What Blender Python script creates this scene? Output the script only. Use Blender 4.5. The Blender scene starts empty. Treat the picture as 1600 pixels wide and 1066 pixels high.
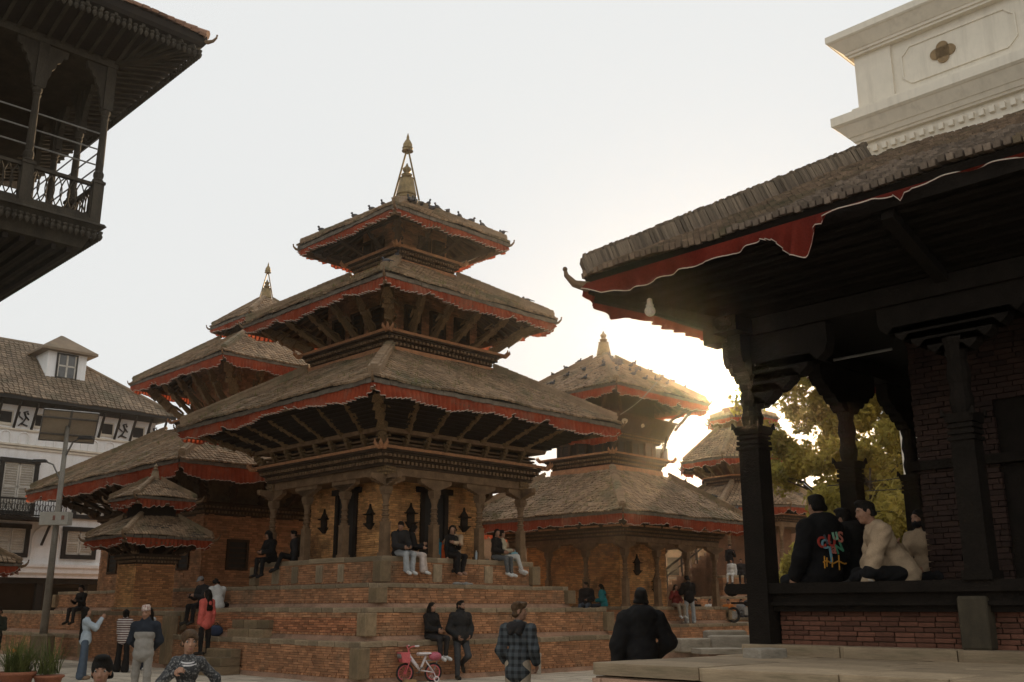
import bpy, math, random
import numpy as np
from mathutils import Matrix, Vector
random.seed(7)
rng = np.random.default_rng(11)
scene = bpy.context.scene
COL = scene.collection
R = math.radians

# ------------------------------------------------------------------ camera, sky, sun, exposure
cd = bpy.data.cameras.new('camera')
cam = bpy.data.objects.new('camera', cd)
COL.objects.link(cam)
cd.sensor_width = 36.0
cd.lens = 36.0 * 1556.0 / 1600.0
cd.clip_start = 0.1
cd.clip_end = 2000.0
cam.location = (0, 0, 1.62)
cam.rotation_euler = (R(90 + 15.04), 0, 0)
scene.camera = cam

SUN_AZ, SUN_EL = R(12.95), R(11.65)      # azimuth from +Y towards +X, elevation
world = bpy.data.worlds.new('World')
scene.world = world
world.use_nodes = True
wn, wl = world.node_tree.nodes, world.node_tree.links
bg = wn['Background']
sky = wn.new('ShaderNodeTexSky')
sky.sky_type = 'NISHITA'
sky.sun_disc = False
sky.sun_elevation = SUN_EL
sky.sun_rotation = SUN_AZ
sky.altitude = 1300
sky.air_density = 1.0
sky.dust_density = 2.0
veil = wn.new('ShaderNodeMixRGB')        # thin even high haze over the clear sky
veil.inputs[0].default_value = 0.96
veil.inputs[2].default_value = (6.5, 6.6, 6.55, 1)
wl.new(sky.outputs[0], veil.inputs[1])
wl.new(veil.outputs[0], bg.inputs[0])
bg.inputs[1].default_value = 0.1

sl = bpy.data.lights.new('sun', 'SUN')
sun = bpy.data.objects.new('sun', sl)
COL.objects.link(sun)
sl.energy = 5.0
sl.angle = R(0.5)
sl.color = (1.0, 0.70, 0.40)
sdir = Vector((math.sin(SUN_AZ) * math.cos(SUN_EL), math.cos(SUN_AZ) * math.cos(SUN_EL), math.sin(SUN_EL)))
sun.rotation_euler = (-sdir).to_track_quat('-Z', 'Y').to_euler()
sun.location = sdir * 300

vs = scene.view_settings
vs.view_transform = 'Standard'
vs.look = 'None'
vs.exposure = 0.38
vs.gamma = 1.0
vs.use_curve_mapping = False
scene.cycles.max_bounces = 6
scene.cycles.volume_bounces = 1
scene.cycles.use_denoising = True

# ------------------------------------------------------------------ the grid all the buildings share
PHI = R(45.5)
UX, UY = math.cos(PHI), -math.sin(PHI)   # u: to the right and towards the camera
VX, VY = math.sin(PHI), math.cos(PHI)    # v: to the right and away
def XY(u, v, z=0.0):
    return Vector((u * UX + v * VX, u * UY + v * VY, z))

# ------------------------------------------------------------------ materials
MATS = {}
def _ramp(nt, fac, stops):
    r = nt.nodes.new('ShaderNodeValToRGB')
    el = r.color_ramp.elements
    while len(el) < len(stops): el.new(0.5)
    for e, (p, c) in zip(el, stops):
        e.position = p; e.color = (*c, 1) if len(c) == 3 else c
    nt.links.new(fac, r.inputs[0])
    return r.outputs[0]
def _noise(nt, vec, scale, detail=5.0, rough=0.6):
    n = nt.nodes.new('ShaderNodeTexNoise')
    n.inputs['Scale'].default_value = scale
    n.inputs['Detail'].default_value = detail
    n.inputs['Roughness'].default_value = rough
    if vec is not None: nt.links.new(vec, n.inputs['Vector'])
    return n.outputs['Fac']
def _math(nt, op, a, b):
    m = nt.nodes.new('ShaderNodeMath'); m.operation = op
    for i, q in enumerate((a, b)):
        if isinstance(q, (int, float)): m.inputs[i].default_value = q
        else: nt.links.new(q, m.inputs[i])
    return m.outputs[0]
def _mix(nt, fac, a, b, mode='MIX'):
    m = nt.nodes.new('ShaderNodeMixRGB'); m.blend_type = mode
    for i, q in enumerate((fac, a, b)):
        if isinstance(q, (int, float)): m.inputs[i].default_value = q
        elif isinstance(q, tuple): m.inputs[i].default_value = (*q, 1)
        else: nt.links.new(q, m.inputs[i])
    return m.outputs[0]

def mat(name, col, col2=None, rough=0.85, scale=3.0, fine=40.0, bump=0.3, tint=False, rnd=0.0, stretch=None,
        stain=None, stain_scale=0.7, metal=0.0, trans=0.0, spec=0.3, emit=0.0, coord='Object', gr=0.26, streak=None):
    """One procedural surface: two tones on a broad noise, a fine grain, optional stains and per-piece variation."""
    if name in MATS: return MATS[name]
    m = bpy.data.materials.new(name); m.use_nodes = True
    nt = m.node_tree; b = nt.nodes['Principled BSDF']
    tc = nt.nodes.new('ShaderNodeTexCoord')
    vec = tc.outputs[coord]
    if stretch:
        mp = nt.nodes.new('ShaderNodeMapping'); mp.inputs['Scale'].default_value = stretch
        nt.links.new(vec, mp.inputs[0]); vec = mp.outputs[0]
    if col2 is None: col2 = tuple(c * 0.6 for c in col)
    c = _ramp(nt, _noise(nt, vec, scale), [(0.3, col2), (0.7, col)])
    f = _noise(nt, vec, fine, 3.0, 0.7)
    g = nt.nodes.new('ShaderNodeMapRange')
    g.inputs[1].default_value = 0.25; g.inputs[2].default_value = 0.75
    g.inputs[3].default_value = 1 - gr; g.inputs[4].default_value = 1 + gr
    nt.links.new(f, g.inputs[0])
    c = _mix(nt, 1.0, c, g.outputs[0], 'MULTIPLY')
    if tint:
        a = nt.nodes.new('ShaderNodeAttribute'); a.attribute_name = 'tint'
        c = _mix(nt, 1.0, c, _math(nt, 'ADD', _math(nt, 'MULTIPLY', a.outputs['Fac'], 0.6), 0.70), 'MULTIPLY')
    if rnd:
        oi = nt.nodes.new('ShaderNodeObjectInfo')
        c = _mix(nt, 1.0, c, _math(nt, 'ADD', _math(nt, 'MULTIPLY', oi.outputs['Random'], 2 * rnd), 1 - rnd), 'MULTIPLY')
    if stain:
        sv = tc.outputs['Object']
        if streak:
            mp2 = nt.nodes.new('ShaderNodeMapping'); mp2.inputs['Scale'].default_value = streak
            nt.links.new(sv, mp2.inputs[0]); sv = mp2.outputs[0]
        s = _noise(nt, sv, stain_scale, 8.0, 0.7)
        mr = nt.nodes.new('ShaderNodeMapRange'); mr.inputs[1].default_value = 0.5; mr.inputs[2].default_value = 0.72
        nt.links.new(s, mr.inputs[0])
        c = _mix(nt, mr.outputs[0], c, stain)
    nt.links.new(c, b.inputs['Base Color'])
    b.inputs['Roughness'].default_value = rough
    b.inputs['Metallic'].default_value = metal
    b.inputs['Specular IOR Level'].default_value = spec
    if bump:
        bp = nt.nodes.new('ShaderNodeBump'); bp.inputs['Strength'].default_value = bump
        bp.inputs['Distance'].default_value = 0.02
        nt.links.new(f, bp.inputs['Height']); nt.links.new(bp.outputs[0], b.inputs['Normal'])
    if trans:
        t = nt.nodes.new('ShaderNodeBsdfTranslucent')
        nt.links.new(c, t.inputs[0])
        mx = nt.nodes.new('ShaderNodeMixShader'); mx.inputs[0].default_value = trans
        nt.links.new(b.outputs[0], mx.inputs[1]); nt.links.new(t.outputs[0], mx.inputs[2])
        nt.links.new(mx.outputs[0], nt.nodes['Material Output'].inputs[0])
    if emit:
        b.inputs['Emission Color'].default_value = (*col, 1); b.inputs['Emission Strength'].default_value = emit
    MATS[name] = m
    return m

def stripes(name, c1, c2, freq, axis='z', duty=0.5, rough=0.9, second=None):
    """Woven stripes (axis z) or a check (second = extra axis)."""
    m = bpy.data.materials.new(name); m.use_nodes = True
    nt = m.node_tree; b = nt.nodes['Principled BSDF']
    tc = nt.nodes.new('ShaderNodeTexCoord'); sp = nt.nodes.new('ShaderNodeSeparateXYZ')
    nt.links.new(tc.outputs['Object'], sp.inputs[0])
    def band(ax):
        fr = _math(nt, 'FRACT', _math(nt, 'ADD', _math(nt, 'MULTIPLY', sp.outputs['xyz'.index(ax)], freq), 50.0), 0)
        return _math(nt, 'LESS_THAN', fr, duty)
    fac = band(axis)
    if second: fac = _math(nt, 'MULTIPLY', _math(nt, 'ADD', fac, band(second)), 0.5)
    c = _mix(nt, fac, c1, c2)
    nt.links.new(c, b.inputs['Base Color']); b.inputs['Roughness'].default_value = rough
    b.inputs['Specular IOR Level'].default_value = 0.15
    return m

# brick, stone, wood, tile, cloth ...
BRICK = mat('brick_clay', (0.54, 0.265, 0.13), (0.32, 0.155, 0.08), tint=True, scale=2.2, fine=60, bump=0.5, stain=(0.20, 0.145, 0.09), stain_scale=1.0)
BRICKO = mat('brick_clay_loose', (0.52, 0.225, 0.105), (0.33, 0.13, 0.065), rnd=0.45, scale=2.2, fine=60, bump=0.5)
BRICKW = mat('brick_wall_warm', (0.70, 0.38, 0.15), (0.46, 0.215, 0.085), tint=True, scale=2.0, fine=60, bump=0.5, stain=(0.10, 0.06, 0.035), stain_scale=1.1)
MORTAR = mat('mortar', (0.20, 0.135, 0.085), (0.11, 0.075, 0.045), scale=5, fine=50)
STONE = mat('plinth_stone', (0.42, 0.315, 0.20), (0.24, 0.175, 0.11), rnd=0.3, scale=1.8, fine=45, bump=0.5, stain=(0.13, 0.105, 0.06))
STONEP = mat('plinth_moulding', (0.50, 0.31, 0.21), (0.33, 0.20, 0.135), scale=2.0, fine=45, bump=0.4, stain=(0.11, 0.085, 0.055))
PAVE = mat('paving_stone', (0.64, 0.55, 0.43), (0.46, 0.39, 0.305), rnd=0.22, tint=False, scale=1.2, fine=30, bump=0.4, stain=(0.12, 0.10, 0.075), stain_scale=0.5)
PAVES = mat('paving_mass', (0.64, 0.55, 0.43), (0.46, 0.39, 0.305), tint=True, scale=1.2, fine=30, bump=0.4, stain=(0.12, 0.10, 0.075), stain_scale=0.5)
GROUND = mat('ground_dust', (0.40, 0.345, 0.275), (0.28, 0.24, 0.19), scale=0.4, fine=12, bump=0.5)
WOOD = mat('carved_wood', (0.085, 0.052, 0.03), (0.035, 0.022, 0.014), scale=4, fine=55, bump=0.6, stretch=(1, 1, 0.5))
WOODL = mat('weathered_beam', (0.25, 0.155, 0.085), (0.12, 0.073, 0.04), scale=4, fine=50, bump=0.5)
WOODD = mat('shade_dark_wood', (0.026, 0.018, 0.012), (0.013, 0.009, 0.007), scale=4, fine=40, bump=0.5)  # dark wood, colour lowered further for the deep shade under the eaves
GILT = mat('strut_paint', (0.32, 0.20, 0.09), (0.045, 0.03, 0.02), scale=22, fine=60, bump=0.6)
LEDGE = mat('clay_ledge', (0.52, 0.25, 0.12), (0.30, 0.15, 0.08), scale=6, fine=50, bump=0.4)
TILE = mat('roof_tile', (0.36, 0.245, 0.15), (0.21, 0.14, 0.085), tint=True, scale=1.2, fine=45, bump=0.4, stain=(0.10, 0.10, 0.055), stain_scale=0.8)
MUD = mat('roof_mud_bed', (.07, .052, .036), (.035, .027, .02), scale=3, fine=40)
TILEO = mat('roof_tile_loose', (0.22, 0.165, 0.12), (0.12, 0.09, 0.065), rnd=0.4, scale=1.2, fine=45, bump=0.4)
HIP = mat('hip_tile', (0.36, 0.25, 0.155), (0.21, 0.145, 0.09), scale=2, fine=40, bump=0.5, stain=(0.09, 0.10, 0.05))
FASCIA = mat('eave_board', (0.20, 0.165, 0.125), (0.10, 0.08, 0.06), scale=3, fine=40)
REDC = mat('red_valance_cloth', (0.48, 0.105, 0.048), (0.30, 0.058, 0.03), rough=0.95, scale=2, fine=60, bump=0.15, trans=0.35, spec=0.05, stain=(0.36, 0.17, 0.11), stain_scale=1.1)
TRIM = mat('white_trim_cloth', (0.72, 0.62, 0.5), (0.5, 0.42, 0.33), rough=0.95, scale=3, fine=60, trans=0.3, spec=0.05)
CORN = mat('corner_stone', (0.30, 0.21, 0.12), (0.17, 0.12, 0.07), rnd=0.3, scale=2.2, fine=40, bump=0.5, stain=(0.12, 0.095, 0.05))
DARKST = mat('dark_stone', (0.07, 0.055, 0.034), (0.04, 0.032, 0.02), scale=3, fine=40, bump=0.5)  # pavilion base block, darker than the other stones
BRONZE = mat('gilded_finial', (0.30, 0.215, 0.10), (0.14, 0.10, 0.05), rough=0.55, metal=0.6, scale=5, fine=30, bump=0.15)
WHITE = mat('white_plaster', (0.90, 0.89, 0.87), (0.86, 0.85, 0.83), scale=0.8, fine=4, bump=0.05, gr=0.05, stain=(0.76, 0.735, 0.68), streak=(2.5, 2.5, .22), stain_scale=1.0)
CREAM = mat('cream_plaster', (0.76, 0.69, 0.57), (0.70, 0.635, 0.52), scale=0.8, fine=5, bump=0.05, gr=0.05, stain=(0.60, 0.54, 0.44), stain_scale=1.2, streak=(3.0, 3.0, .2))
BLACKP = mat('dark_paint', (0.03, 0.027, 0.024), (0.018, 0.016, 0.014), scale=5, fine=40, rough=0.6)
SHUT = mat('shutter_paint', (0.62, 0.58, 0.5), (0.5, 0.46, 0.4), scale=3, fine=30)
GLASS = mat('dusty_glass', (0.10, 0.10, 0.095), (0.06, 0.06, 0.058), rough=0.15, scale=2, fine=8, bump=0.0, spec=0.6)
METAL = mat('grey_metal', (0.30, 0.29, 0.27), (0.2, 0.19, 0.175), rough=0.5, metal=0.5, scale=4, fine=30, bump=0.1)
CHALK = mat('pale_stone_block', (0.4, 0.35, 0.28), (0.26, 0.22, 0.17), rnd=0.2, scale=2, fine=40, bump=0.5, stain=(0.14, 0.12, 0.085))

# ------------------------------------------------------------------ mesh building
def npm(M):
    return np.array(M, dtype=float)
BOXV = np.array([(-1,-1,-1),(1,-1,-1),(1,1,-1),(-1,1,-1),(-1,-1,1),(1,-1,1),(1,1,1),(-1,1,1)], float)
BOXF = np.array([(0,3,2,1),(4,5,6,7),(0,1,5,4),(1,2,6,5),(2,3,7,6),(3,0,4,7)])
class MB:
    def __init__(self):
        self.V = []; self.L = []; self.T = []; self.S = []; self.K = []; self.n = 0; self.slot = 0; self.tint = 0.5
    def add(self, v, f, M=None, tint=None):
        v = np.asarray(v, float).reshape(-1, 3)
        if M is not None:
            M = npm(M); v = v @ M[:3, :3].T + M[:3, 3]
        self.V.append(v)
        if isinstance(f, np.ndarray):
            self.L.append((f + self.n).ravel()); k = len(f); self.T.append(np.full(k, f.shape[1]))
        else:
            k = len(f)
            self.L.append(np.array([i + self.n for q in f for i in q])); self.T.append(np.array([len(q) for q in f]))
        self.S.append(np.full(k, self.slot))
        if tint is None: tint = self.tint
        self.K.append(np.broadcast_to(np.asarray(tint, float), (k,)).copy())
        self.n += len(v)
        return self
    def box(self, x0, x1, y0, y1, z0, z1, M=None):
        c = np.array([(x0+x1)/2, (y0+y1)/2, (z0+z1)/2]); h = np.array([abs(x1-x0)/2, abs(y1-y0)/2, abs(z1-z0)/2])
        return self.add(BOXV * h + c, BOXF, M)
    def boxes(self, C, H, rot=None, tint=None):
        C = np.asarray(C, float).reshape(-1, 3); n = len(C)
        if n == 0: return self
        H = np.broadcast_to(np.asarray(H, float), (n, 3))
        v = BOXV[None] * H[:, None, :]
        if rot is not None:
            rot = np.asarray(rot, float)
            v = v @ (rot.T if rot.ndim == 2 else np.transpose(rot, (0, 2, 1)))
        v = v + C[:, None, :]
        f = (BOXF[None] + (np.arange(n) * 8)[:, None, None]).reshape(-1, 4)
        t = None if tint is None else np.repeat(np.broadcast_to(tint, (n,)), 6)
        return self.add(v.reshape(-1, 3), f, None, t)
    def beam(self, p, q, w, h, up=(0, 0, 1), taper=1.0):
        p, q = np.array(p, float), np.array(q, float); d = q - p; L = np.linalg.norm(d); d = d / L
        up = np.array(up, float); s = np.cross(d, up); s /= np.linalg.norm(s) + 1e-9; t = np.cross(s, d)
        v = []
        for e, k in ((p, 1.0), (q, taper)):
            for a, b in ((-1,-1),(1,-1),(1,1),(-1,1)): v.append(e + s * a * w/2 * k + t * b * h/2 * k)
        return self.add(v, [(0,1,2,3),(7,6,5,4),(0,4,5,1),(1,5,6,2),(2,6,7,3),(3,7,4,0)])
    def tube(self, pts, r, n=8, closed=False, caps=True):
        pts = [np.array(p, float) for p in pts]; k = len(pts)
        rs = [r] * k if isinstance(r, (int, float)) else list(r)
        V = []; prev = None
        for i, p in enumerate(pts):
            a = pts[(i-1) % k] if (closed or i > 0) else p
            b = pts[(i+1) % k] if (closed or i < k-1) else p
            d = b - a; d /= np.linalg.norm(d) + 1e-9
            if prev is None:
                x = np.cross(d, (0, 0, 1.0))
                if np.linalg.norm(x) < 1e-3: x = np.cross(d, (1.0, 0, 0))
            else: x = prev - d * (prev @ d)
            x /= np.linalg.norm(x); prev = x; y = np.cross(d, x)
            for j in range(n):
                t = 2 * math.pi * j / n
                V.append(p + rs[i] * (x * math.cos(t) + y * math.sin(t)))
        F = []
        for i in range(k if closed else k - 1):
            a, b = i * n, ((i + 1) % k) * n
            for j in range(n): F.append((a + j, a + (j+1) % n, b + (j+1) % n, b + j))
        if caps and not closed:
            F.append(tuple(range(n))[::-1]); F.append(tuple((k-1) * n + j for j in range(n)))
        return self.add(V, F)
    def lathe(self, prof, n=16, c=(0, 0, 0), rot=0.0, M=None, sq=1.0):
        V = []; F = []; k = len(prof)
        for r, z in prof:
            for j in range(n):
                t = rot + 2 * math.pi * j / n
                V.append((c[0] + r * math.cos(t) * sq, c[1] + r * math.sin(t) * sq, c[2] + z))
        for i in range(k - 1):
            for j in range(n): F.append((i*n + j, i*n + (j+1) % n, (i+1)*n + (j+1) % n, (i+1)*n + j))
        F.append(tuple(range(n))[::-1]); F.append(tuple((k-1)*n + j for j in range(n)))
        return self.add(V, F, M)
    def prism(self, poly, y0, y1, M=None):
        """poly in x,z extruded along y."""
        n = len(poly)
        V = [(x, y0, z) for x, z in poly] + [(x, y1, z) for x, z in poly]
        F = [tuple(range(n)), tuple(range(n, 2*n))[::-1]] + [(i, i + n, (i+1) % n + n, (i+1) % n) for i in range(n)]
        return self.add(V, F, M)
    def band(self, A, za, B, zb, closed=True):
        """side faces between polygon A at za and polygon B at zb."""
        n = len(A)
        V = [(*p[:2], za) for p in A] + [(*p[:2], zb) for p in B]
        F = [(i, (i+1) % n, (i+1) % n + n, i + n) for i in range(n if closed else n-1)]
        return self.add(V, F)
    def slab(self, A, za, B, zb):
        self.band(A, za, B, zb)
        n = len(A)
        return self.add([(*p[:2], za) for p in A] + [(*p[:2], zb) for p in B], [tuple(range(n))[::-1], tuple(range(n, 2*n))])
    def ball(self, c, r, n=10, m=7):
        r = (r, r, r) if isinstance(r, (int, float)) else r
        V = []; F = []
        for i in range(m + 1):
            t = math.pi * i / m
            for j in range(n):
                p = 2 * math.pi * j / n
                V.append((c[0] + r[0]*math.sin(t)*math.cos(p), c[1] + r[1]*math.sin(t)*math.sin(p), c[2] - r[2]*math.cos(t)))
        for i in range(m):
            for j in range(n): F.append((i*n+j, i*n+(j+1)%n, (i+1)*n+(j+1)%n, (i+1)*n+j))
        return self.add(V, F)
    def mesh(self, name, mats):
        me = bpy.data.meshes.new(name)
        v = np.concatenate(self.V); L = np.concatenate(self.L).astype(np.int32); T = np.concatenate(self.T).astype(np.int32)
        me.vertices.add(len(v)); me.vertices.foreach_set('co', v.astype(np.float32).ravel())
        me.loops.add(len(L)); me.loops.foreach_set('vertex_index', L)
        me.polygons.add(len(T)); me.polygons.foreach_set('loop_start', np.concatenate([[0], np.cumsum(T)[:-1]]).astype(np.int32))
        me.update(calc_edges=True)
        me.polygons.foreach_set('material_index', np.concatenate(self.S).astype(np.int32))
        at = me.attributes.new('tint', 'FLOAT', 'FACE'); at.data.foreach_set('value', np.concatenate(self.K).astype(np.float32))
        me.polygons.foreach_set('use_smooth', np.zeros(len(T), bool))
        for m in (mats if isinstance(mats, (list, tuple)) else [mats]): me.materials.append(m)
        return me
    def build(self, name, mats, parent=None, smooth=False, kind=None, label=None):
        me = self.mesh(name, mats)
        me.polygons.foreach_set('use_smooth', np.full(len(me.polygons), bool(smooth)))
        me.update()
        return link(name, me, parent, kind=kind, label=label)

def link(name, data, parent=None, M=None, kind=None, label=None):
    o = bpy.data.objects.new(name, data); COL.objects.link(o)
    if parent is not None: o.parent = parent
    if M is not None: o.matrix_local = M
    if kind: o['kind'] = kind
    if label: o['label'] = label
    return o
def tag(o, label, cat, group=None):
    o['label'] = label; o['category'] = cat
    if group: o['group'] = group
    return o
def thing(name, label, cat, loc, rotz=0.0, group=None):
    o = bpy.data.objects.new(name, None); COL.objects.link(o)
    o.location = loc; o.rotation_euler = (0, 0, rotz); o.empty_display_size = 0.3
    return tag(o, label, cat, group)
def copy_tree(o, parent=None):
    kids = list(o.children)
    c = o.copy(); COL.objects.link(c)
    if parent is not None: c.parent = parent
    for k in kids: copy_tree(k, c)
    return c
def Tr(x, y, z): return Matrix.Translation((x, y, z))
def Rz(a): return Matrix.Rotation(a, 4, 'Z')
def Sc(x, y, z): return Matrix.Diagonal((x, y, z, 1))
def unit(name, material, bevel=0.0):
    mb = MB()
    if not bevel: mb.box(-.5, .5, -.5, .5, -.5, .5)
    else:
        b = bevel
        V = [(sx*(.5-b*(a != 0)), sy*(.5-b*(a != 1)), sz*(.5-b*(a != 2))) for sx in (-1, 1) for sy in (-1, 1) for sz in (-1, 1) for a in range(3)]
        import bmesh
        bm = bmesh.new(); [bm.verts.new(p) for p in V]; bmesh.ops.convex_hull(bm, input=bm.verts)
        bmesh.ops.dissolve_limit(bm, angle_limit=0.02, verts=bm.verts, edges=bm.edges)
        bm.verts.index_update()
        mb.add([v.co for v in bm.verts], [[v.index for v in f.verts] for f in bm.faces]); bm.free()
    return mb.mesh(name, material)
def rect(x0, x1, y0, y1): return [(x0, y0), (x1, y0), (x1, y1), (x0, y1)]
def sqr(a): return rect(-a, a, -a, a)
def ngon(n, r, rot=0.0): return [(r*math.cos(rot + 2*math.pi*i/n), r*math.sin(rot + 2*math.pi*i/n)) for i in range(n)]
def grow(P, d):
    """polygon with every side pushed out by d (about the centroid-free outward normals)"""
    n = len(P); Q = []
    for i in range(n):
        a, b, c = np.array(P[i-1]), np.array(P[i]), np.array(P[(i+1) % n])
        d1 = (b-a)/np.linalg.norm(b-a); d2 = (c-b)/np.linalg.norm(c-b)
        n1 = np.array([d1[1], -d1[0]]); n2 = np.array([d2[1], -d2[0]])
        m = (n1+n2); m = m / (m @ m) * 2
        Q.append(tuple(b + m * d))
    return Q
# ------------------------------------------------------------------ building elements
WEED = mat('dry_weed', (.22, .20, .07), (.12, .12, .04), tint=True, rough=.8, scale=4, fine=30, trans=.3)
def weeds(parent, E, T, ze, zt, sides, count, seed):
    r = np.random.default_rng(seed); mb = MB()
    for _ in range(count):
        i = sides[r.integers(len(sides))]; j = (i+1) % len(E); t = r.random()**1.3 * .95; s = r.random()
        a = np.array((*E[i], ze))*(1-t) + np.array((*T[i], zt))*t; b = np.array((*E[j], ze))*(1-t) + np.array((*T[j], zt))*t
        c = a*(1-s) + b*s
        for k in range(int(r.integers(4, 11))):
            d = r.normal(0, .5, 3); d[2] = abs(d[2]) + .9; d = d / np.linalg.norm(d) * r.uniform(.08, .24); w = np.array((d[1], -d[0], 0)); w = w / (np.linalg.norm(w) + 1e-6) * .008
            o = c + (r.normal(0, .05), r.normal(0, .05), .02); mb.tint = r.random(); mb.add([o - w, o + w, o + d], [(0, 1, 2)])
    mb.build('weeds', WEED, parent, kind='stuff')
UB = {k: unit(n, m, 0.04) for k, n, m in (('brick', 'brick', BRICKO), ('stone', 'coping_stone', STONE), ('pave', 'paving_stone', PAVE))}
BRICKW1 = mat('brick_wall_loose', (0.50, 0.24, 0.10), (0.32, 0.14, 0.06), rnd=0.4, scale=2.2, fine=60, bump=0.5)
BRICKD1 = mat('brick_dim_loose', (0.17, 0.07, 0.042), (0.10, 0.042, 0.026), rnd=0.3, scale=2.2, fine=60, bump=0.5)  # darkened brick copy, pavilion shade painted into the colour
UB['corner'] = unit('corner_stone', CORN, 0.04)
UB['brickw'] = unit('brick', BRICKW1, 0.04)
UB['brickd'] = unit('brick', BRICKD1, 0.04)

def brick_face(mb, O, d, W, H, nrm, bl=0.215, bh=0.058, holes=(), singles=0, parent=None, unit_key='brick', jit=0.012):
    """Courses of separate bricks standing proud of a mortar bed; the first `singles` become parts of their own."""
    O = np.array(O, float); d = np.array(d, float); nrm = np.array(nrm, float); up = np.array((0, 0, 1.0))
    C = []; Hf = []
    nr = max(1, int(round(H / bh))); h = H / nr
    for r in range(nr):
        x = -(bl / 2 if r % 2 else 0.0) - random.uniform(0, bl * .2); z = (r + 0.5) * h
        while x < W:
            l = bl * random.uniform(.86, 1.1); a, b = max(x, 0), min(x + l, W); x += l
            for hx0, hx1, hz0, hz1 in holes:
                if hz0 < z < hz1:
                    if a >= hx0 and b <= hx1: b = a
                    elif a < hx0 < b: b = hx0
                    elif a < hx1 < b: a = hx1
            if b - a > 0.03:
                C.append(O + d * (a+b)/2 + up * (z + random.uniform(-.003, .003)) + nrm * random.uniform(-jit, jit * 0.6))
                Hf.append(((b-a)/2 - 0.005, 0.045, h/2 - 0.005))
    C = np.array(C); Hf = np.array(Hf)
    rot = np.stack([d, np.cross(up, d), up], 1)
    k = min(singles, len(C))
    if k:
        RM = Matrix([list(r) for r in rot]).to_4x4()
        for i in range(k):
            link('brick', UB[unit_key].copy() if False else UB[unit_key], parent, Tr(*C[i]) @ RM @ Sc(*(2 * Hf[i])))
    mb.boxes(C[k:], Hf[k:], rot, rng.random(max(0, len(C) - k)))

def faces_of(P):
    n = len(P)
    for i in range(n):
        a, b = np.array((*P[i], 0.0)), np.array((*P[(i+1) % n], 0.0))
        L = np.linalg.norm(b - a); d = (b - a) / L
        yield i, a, d, L, np.array((d[1], -d[0], 0.0))

def plinth(parent, P, z0, z1, cap=0.11, sides=(0, 1), step=0.07, corner=True, singles=0, stone_len=(0.4, 0.75), bl=0.215, bh=0.058, face_mat=None, lower=0.13):
    """One stepped tier: moulded foot, brick face, stone corner posts, coping of separate stones."""
    core = MB(); core.slab(grow(P, -0.03), z0, grow(P, -0.03), z1 - cap)
    core.build('tier_core', MORTAR, parent)
    foot = MB(); foot.slab(grow(P, step), z0, grow(P, step), z0 + lower * 0.45)
    foot.slab(grow(P, step * 0.55), z0 + lower * 0.45, grow(P, step * 0.4), z0 + lower)
    foot.build('foot_moulding', STONEP, parent)
    top = MB(); top.slab(grow(P, 0.0), z1 - cap, grow(P, 0.0), z1 - 0.012); top.build('coping_bed', STONE, parent)
    mb = MB(); left = singles
    for i, a, d, L, nrm in faces_of(P):
        if i not in sides: continue
        c = 0.155 if corner else 0.0
        H = z1 - cap - z0 - lower
        k = min(left, 300)
        brick_face(mb, a + d * c + (0, 0, z0 + lower) - nrm * 0.03, d, L - 2 * c, H, nrm, bl, bh, singles=k, parent=parent)
        left = 0 if k else left
        # dentil line of tiny brick ends over the foot
        n = int(L / 0.16)
        mb.boxes([a + d * (j + 0.5) * L / n + nrm * (step * 0.3) + (0, 0, z0 + lower + 0.03) for j in range(n)], (0.05, 0.03, 0.022), np.stack([d, np.cross((0, 0, 1), d), (0, 0, 1)], 1), rng.random(n))
        x = 0.0; RM = Matrix([list(r) for r in np.stack([d, -nrm, (0, 0, 1)], 1)]).to_4x4()
        while x < L - 0.01:
            w = min(random.uniform(*stone_len), L - x)
            if L - x - w < 0.2: w = L - x
            dep = 0.34; jz = random.uniform(-0.012, 0.012); jo = random.uniform(0.015, 0.05)
            link('coping_stone', UB['stone'], parent, Tr(*(a + d * (x + w/2) + nrm * (jo - dep/2) + np.array((0, 0, z1 - cap/2 + jz)))) @ RM @ Sc(w - 0.012, dep, cap))
            x += w
    if len(mb.V): mb.build('brickwork', BRICK, parent, kind='stuff')
    if corner:
        cs = set()
        for i in sides: cs |= {i, (i+1) % len(P)}
        for i in cs:
            x, y = P[i]
            link('corner_stone', UB['corner'], parent, Tr(x, y, (z0 + lower + z1 - cap) / 2) @ Sc(0.33, 0.33, z1 - cap - z0 - lower - 0.004))

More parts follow.
